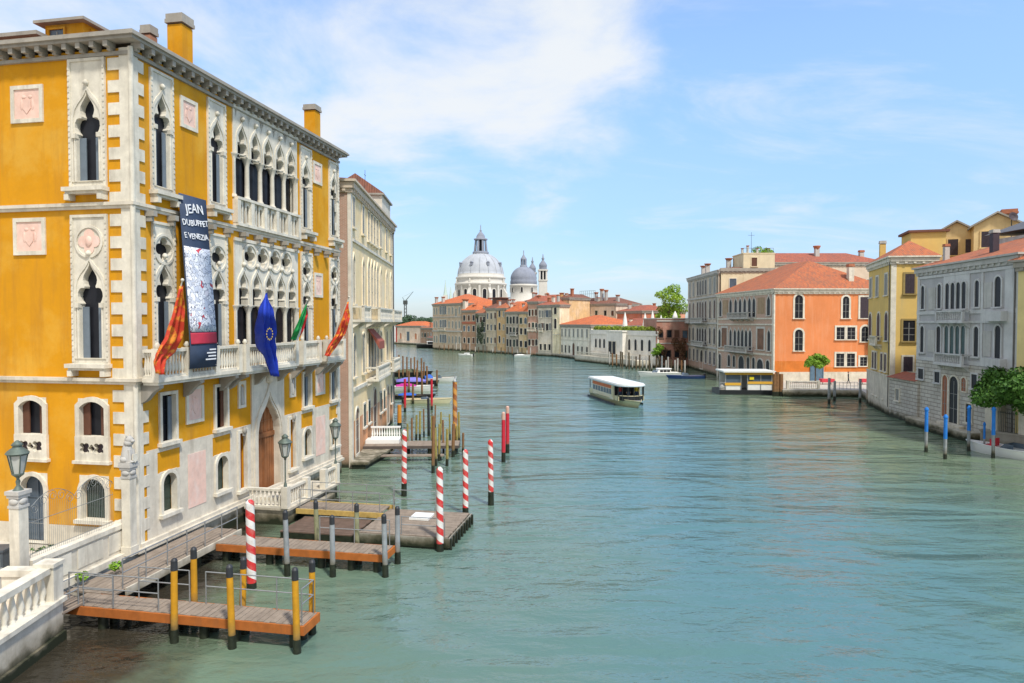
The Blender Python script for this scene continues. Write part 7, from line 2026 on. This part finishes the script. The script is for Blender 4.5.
# rounded roof slab
rx0, rx1 = -vL*.475, vL*.44
ol = [(rx0+.25,-h2-.12),(rx1-1.6,-h2-.12)] + [(rx1-1.6+1.6*math.sin(rad(a)), -(h2+.12)*math.cos(rad(a))) for a in range(10,180,10)] + [(rx1-1.6,h2+.12),(rx0+.25,h2+.12),(rx0,h2*.6),(rx0,-h2*.6)]
mb = MB(); mb.vprism(ol, 2.36, 2.56); mb.vprism([(a*.985, b*.94) for a, b in ol], 2.56, 2.66); mb.build('roof', M_white_paint, t_)
mb = MB(); mb.vprism([(a*1.003, b*1.01) for a, b in ol], 2.40, 2.47); mb.build('roof_edge', plain('pale blue roof edge', (.55,.68,.76), .5), t_)
# open fore deck: posts, rail and dark wheelhouse behind
mb = MB()
for a in range(-75, 76, 25):
    x = rx1-1.75+1.45*math.cos(rad(a)); y = h2*.96*math.sin(rad(a)); mb.tube((x,y,.6), (x,y,2.38), .045, .045, 6)
for s in (-1, 1): mb.tube((xb+1.6,s*h2*.96,.6), (xb+1.6,s*h2*.96,2.38), .05, .05, 6); mb.tube((xa-1.4,s*h2*.96,.5), (xa-1.4,s*h2*.96,2.38), .05, .05, 6)
mb.build('post', M_iron_dark, t_)
mb = MB()
pts = [Vector((rx1-1.75+1.45*math.cos(rad(a)), h2*.96*math.sin(rad(a)), 1.25)) for a in range(-90, 91, 15)]
mb.path(pts, .035, 5); mb.build('hand_rail', M_cream_paint, t_)
mb = MB(); n_ = len(pts); vs = [p for q in pts for p in (Vector((q.x*.998,q.y,.68)), Vector((q.x*.998,q.y,1.22)))]
mb.add(vs, [(2*i,2*i+2,2*i+3,2*i+1) for i in range(n_-1)]); solid(mb.build('bow_screen', M_blackhull, t_), .02)
mb = MB(); mb.box(xb+.06, xb+.10, -h2*.92, h2*.92, .65, 2.34); mb.build('wheelhouse_front', M_glass, t_)
mb = MB(); mb.box(xa-.10, xa-.06, -h2*.9, h2*.9, .65, 2.34); mb.build('cabin_end', M_glass, t_)
mb = MB(); mb.box(xb-.5, xb+.055, -h2-.07, -h2-.055, .9, 2.3); mb.box(xb-.5, xb+.055, h2+.055, h2+.07, .9, 2.3); mb.build('door', _mats['cream and black hull'], t_)

# ------------------------------------------------------------ people (one continuous body each)
def person(label, x, y, z, heading, shirt, trousers, hair, stride=.18, group=None, scale=1.0):
    V = {'pel':(0,0,.93),'wai':(0,0,1.08),'che':(0,.01,1.32),'nck':(0,.0,1.48),'hd':(0,-.02,1.60),'top':(0,-.01,1.73),
         'hl':(.10,0,.88),'kl':(.11,-stride*.5,.50),'al':(.11,-stride*.9,.09),'tl':(.12,-stride*.9-.17,.035),
         'hr':(-.10,0,.88),'kr':(-.11,stride*.15,.50),'ar':(-.11,stride*.9,.11),'tr':(-.12,stride*.9-.16,.04),
         'sl':(.19,0,1.41),'el':(.25,.06,1.14),'wl':(.25,-.06,.91),'fl':(.245,-.10,.80),'sr':(-.19,0,1.41),'er':(-.25,.0,1.14),'wr':(-.26,.06-.12,.92),'fr':(-.255,-.10,.81)}
    Rd = dict(pel=.145,wai=.125,che=.155,nck=.06,hd=.092,top=.075,hl=.095,kl=.062,al=.042,tl=.038,hr=.095,kr=.062,ar=.042,tr=.038,sl=.062,el=.043,wl=.030,fl=.026,sr=.062,er=.043,wr=.030,fr=.026)
    E = ['pel wai','wai che','che nck','nck hd','hd top','pel hl','hl kl','kl al','al tl','pel hr','hr kr','kr ar','ar tr','che sl','sl el','el wl','wl fl','che sr','sr er','er wr','wr fr']
    ks = list(V); me = bpy.data.meshes.new('body')
    me.from_pydata([V[k] for k in ks], [tuple(ks.index(a) for a in e.split()) for e in E], [])
    o = bpy.data.objects.new('tmp', me); COL.objects.link(o)
    sk = o.modifiers.new('skin', 'SKIN'); sk.use_smooth_shade = True
    ss = o.modifiers.new('sub', 'SUBSURF'); ss.levels = 2; ss.render_levels = 2
    for i, k in enumerate(ks):
        v = me.skin_vertices[0].data[i]; v.radius = (Rd[k], Rd[k]*(.72 if k in ('che','wai','pel') else 1)); v.use_root = (k == 'pel')
    dg = bpy.context.evaluated_depsgraph_get(); dg.update()
    bm_ = bpy.data.meshes.new_from_object(o.evaluated_get(dg)); bpy.data.objects.remove(o); bm_.name = 'body'
    bm_.materials.clear()
    for m in (plain('skin tone', (.55,.33,.24), .6, var=.05), shirt, trousers, plain('dark shoes', (.03,.03,.03), .5, var=0)): bm_.materials.append(m)
    for p in bm_.polygons:
        c = p.center
        mi = 0
        if c.z < .10: mi = 3
        elif c.z < .98 and abs(c.x) < .20: mi = 2
        elif c.z < 1.47 and (c.z > .98) : mi = 1
        p.material_index = mi; p.use_smooth = True
    t = thing('person', label, 'person', (x, y, z), heading, group)
    link('body', bm_, t)
    mb = MB(); mb.blob((0,.015,1.70), (.098,.105,.085)); mb.blob((0,.055,1.63), (.09,.06,.09)); mb.build('hair', hair, t)
    mb = MB(); mb.blob((0,-.125,1.625), (.016,.022,.026))
    for s in (-1, 1): mb.blob((s*.095,-.01,1.63), (.014,.022,.032))
    mb.build('face', _mats['skin tone'], t)
    t.scale = (scale,)*3
    return t
M_dk = plain('dark cloth', (.03,.035,.045), .8, var=.1); M_den = plain('denim cloth', (.05,.08,.15), .8, var=.1); M_hair = plain('brown hair', (.05,.03,.02), .6, var=.1)
X, Y = atd(849, 101)
person('person in dark clothes walking across the little square', X, Y, .93, 1.2, M_dk, M_dk, M_hair)
M_ys = plain('yellow shirt', (.65,.48,.05), .8, var=.1); M_rs = plain('red shirt', (.45,.05,.04), .8, var=.1)
for i, (fx, fy, sh, lab) in enumerate(((.31,.9,M_ys,'person in a yellow top standing on the open fore deck of the water bus'),(.345,-.3,M_dk,'person in a dark top standing at the bow rail of the water bus'),(.30,-1.1,M_rs,'person in a red top standing beside the cabin door of the water bus'))):
    q = Vector((mid.x, mid.y)) + Vector((math.cos(head), math.sin(head)))*(fx*vL) + pl*fy
    person(lab, q.x, q.y, .68, head+PI/2, sh, M_den, M_hair, .04)

# ------------------------------------------------------------ water bus stop
s0 = at(719.5, 394.5); s1 = at(773, 394.8)
t_ = thing('water_bus_stop', 'floating water bus stop with white flat roof and yellow bands before the Gothic front', 'water bus stop', (s0.x, s0.y, 0), math.atan2(s1.y-s0.y, s1.x-s0.x))
sl_ = (Vector((s1.x, s1.y))-Vector((s0.x, s0.y))).length
mb = MB(); mb.box(0, sl_+.3, 0, 4.5, -.4, .62); mb.build('float', M_blackhull, t_)
mb = MB(); mb.box(.9, 3.0, .35, .45, .62, 1.25); mb.box(3.9, sl_-.1, .35, .45, .62, 1.45); mb.box(sl_-.1, sl_, .35, 4.0, .62, 3.0); mb.box(.9, sl_, 3.9, 4.0, .62, 3.0); mb.build('wall', M_white_paint, t_)
Mb_ = plain('amber yellow band', (.72,.40,.05), .5, var=.05)
mb = MB(); mb.box(.8, sl_+.05, .26, .34, 2.72, 3.06); mb.box(.8, 3.0, .27, .34, 1.25, 1.62); mb.box(3.9, sl_, .27, .34, 1.45, 1.80); mb.build('yellow_band', Mb_, t_)
mb = MB(); mb.box(.95, 3.0, .38, .42, 1.62, 2.72); mb.box(3.95, sl_-.1, .38, .42, 1.80, 2.72); mb.build('window', M_glassblue, t_)
mb = MB()
for x in (.9, 3.0, 3.9, 5.7, sl_): mb.box(x-.06, x+.06, .3, .46, .62, 3.06)
mb.build('post', M_iron, t_)
mb = MB(); mb.box(.5, sl_+.35, -.15, 4.5, 3.08, 3.28); mb.build('roof', M_white_paint, t_)
mb = MB(); mb.tube((.1,.2,.6), (.1,.2,1.6), .05, .05, 6); mb.tube((.1,.2,1.6), (.9,.3,1.6), .03, .03, 6); mb.tube((.1,.2,1.1), (.9,.3,1.1), .03, .03, 6); mb.build('railing', M_iron, t_)
mb = MB(); mb.box(.25, .85, .4, 1.2, .62, 1.1); mb.blob((.55,.8,1.15), (.32,.4,.15)); mb.build('locker', M_stone_grey, t_)
mb = MB(); mb.box(4.15, 4.75, .22, .262, 2.05, 2.45); mb.build('line_sign', plain('yellow sign', (.75,.62,.03), .5, var=0), t_)

# ------------------------------------------------------------ the little square on the right bank
X0, Y0 = atd(781, 95); X1, Y1 = atd(812, 96)
t_ = thing('balustrade_wall', 'white stone railing wall at the water edge beside the orange house', 'wall', (37.6, 93.0, .93), 0)
mb = MB(); baluster_row(mb, 0, 4.2, 0, 0, 1.05, 16, .07, None, 0, .11, 6); mb.box(-.15,.15,-.18,.18,0,1.15); mb.box(4.05,4.35,-.18,.18,0,1.15); mb.build('balustrade', M_stone_clean, t_)
x, y = atd(816, 101)
tree('small round bright green tree in the little square before the blue door', x, y, .93, [((0,0,3.3),(.8,.8,.7)),((.9,.3,3.0),(.8,.7,.6)),((-.9,.1,3.1),(.7,.7,.55)),((.3,0,4.0),(.65,.7,.55)),((1.6,.1,3.3),(.55,.6,.5)),((-.5,.3,3.8),(.5,.5,.4)),((1.0,-.3,3.8),(.5,.5,.45)),((-1.3,0,2.7),(.4,.5,.35)),((.4,-.4,2.6),(.6,.5,.4))], 2200, .15, M_leaf, 2.6, .10, 4)
M_redc = plain('red awning cloth', (.60,.05,.07), .75, var=.08)
for px, lab, wd in ((827.5, 'low red covered market table in the little square, left one', 1.8), (866, 'low red covered market table in the little square, right one near the yellow house', 1.4)):
    X, Y = atd(px, 100); t_ = thing('covered_table', lab, 'table', (X, Y, .93), 0, 'red covered tables')
    mb = MB(); mb.box(-wd/2, wd/2, -.5, .5, .72, .80); mb.box(-wd/2, wd/2, -.53, -.5, .32, .80); mb.box(-wd/2-.03, -wd/2, -.53, .5, .32, .8); mb.box(wd/2, wd/2+.03, -.53, .5, .32, .8); mb.build('cover', M_redc, t_)
    for sx in (-1, 1):
        for sy in (-1, 1):
            mb = MB(); mb.box(sx*wd*.45-.03, sx*wd*.45+.03, sy*.42-.03, sy*.42+.03, 0, .72); mb.build('leg', M_iron_dark, t_)
t_ = thing('iron_railing', 'pale metal railing along the quay of the little square', 'railing', (43.2, 92.0, .93), 0)
mb = MB()
for i in range(8): mb.tube((i*.5,0,0), (i*.5,0,1.0), .03, .03, 5)
mb.tube((0,0,1), (3.5,0,1), .03, .03, 5); mb.tube((0,0,.5), (3.5,0,.5), .03, .03, 5); mb.build('bars', M_iron, t_)
# ------------------------------------------------------------ right foreground quay: stone pier, fence, clipped tree
t_ = thing('garden_wall', 'stone quay wall with piers and iron fence below the clipped tree at the right edge', 'wall', (37.75, 53.4, 0), math.atan2(-4.9, 1.75))
mb = MB(); mb.box(-1.0, 12, 0, .5, -1.5, 1.35); mb.box(-1.05, 12, -.08, .58, 1.35, 1.5); mb.build('base', plaster('dark quay stone', (.36,.33,.27), (.15,.13,.10), .6, .9), t_)
for i in range(6):
    mb = MB(); mb.box(i*2.1-.22, i*2.1+.22, .05, .48, 1.5, 3.4); mb.box(i*2.1-.30, i*2.1+.30, -.02, .55, 3.4, 3.6); mb.build('pier', M_stone_clean, t_)
mb = MB()
for i in range(80): mb.tube((-.2+i*.14,.26,1.5), (-.2+i*.14,.26,3.1), .018, .018, 4)
mb.tube((-.2,.26,3.0), (11,.26,3.0), .025, .025, 4); mb.build('iron_bars', M_iron_dark, t_)
t_ = thing('stone_pier', 'tall weathered stone corner pier between the grey palace steps and the garden fence', 'pier', (38.75, 54.6, 0), -PI/2)
mb = MB(); mb.box(-.9, .9, -.2, 1.2, -1.5, 4.6); mb.box(-1.05, 1.05, -.32, 1.3, 4.6, 4.85); mb.build('shaft', M_stone, t_)
ck = []; rnd = random.Random(5)
for i in range(58):
    a = rnd.uniform(0, 2*PI); k = rnd.uniform(.2, 1)**.5
    ck.append(((k*4.2*math.cos(a), k*3.4*math.sin(a), 3.55+rnd.uniform(-.6, 2.0)*(1.05-.55*k*k)), (rnd.uniform(.8,1.3),)*2+(rnd.uniform(.6,.95),)))
tree('broad clipped dark green tree overhanging the quay at the right edge', 39.5, 50.9, .93, ck, 24000, .15, M_leaf_dark, 3.0, .22, 6)
tree('lower lighter green shrub behind the quay fence at the right edge', 40.6, 47.6, .93, [((0,0,2.2),(1.2,1.2,1.0)),((.3,.8,1.8),(.9,.9,.8))], 1500, .13, M_leaf, 1.2, .1, 3, name='shrub')
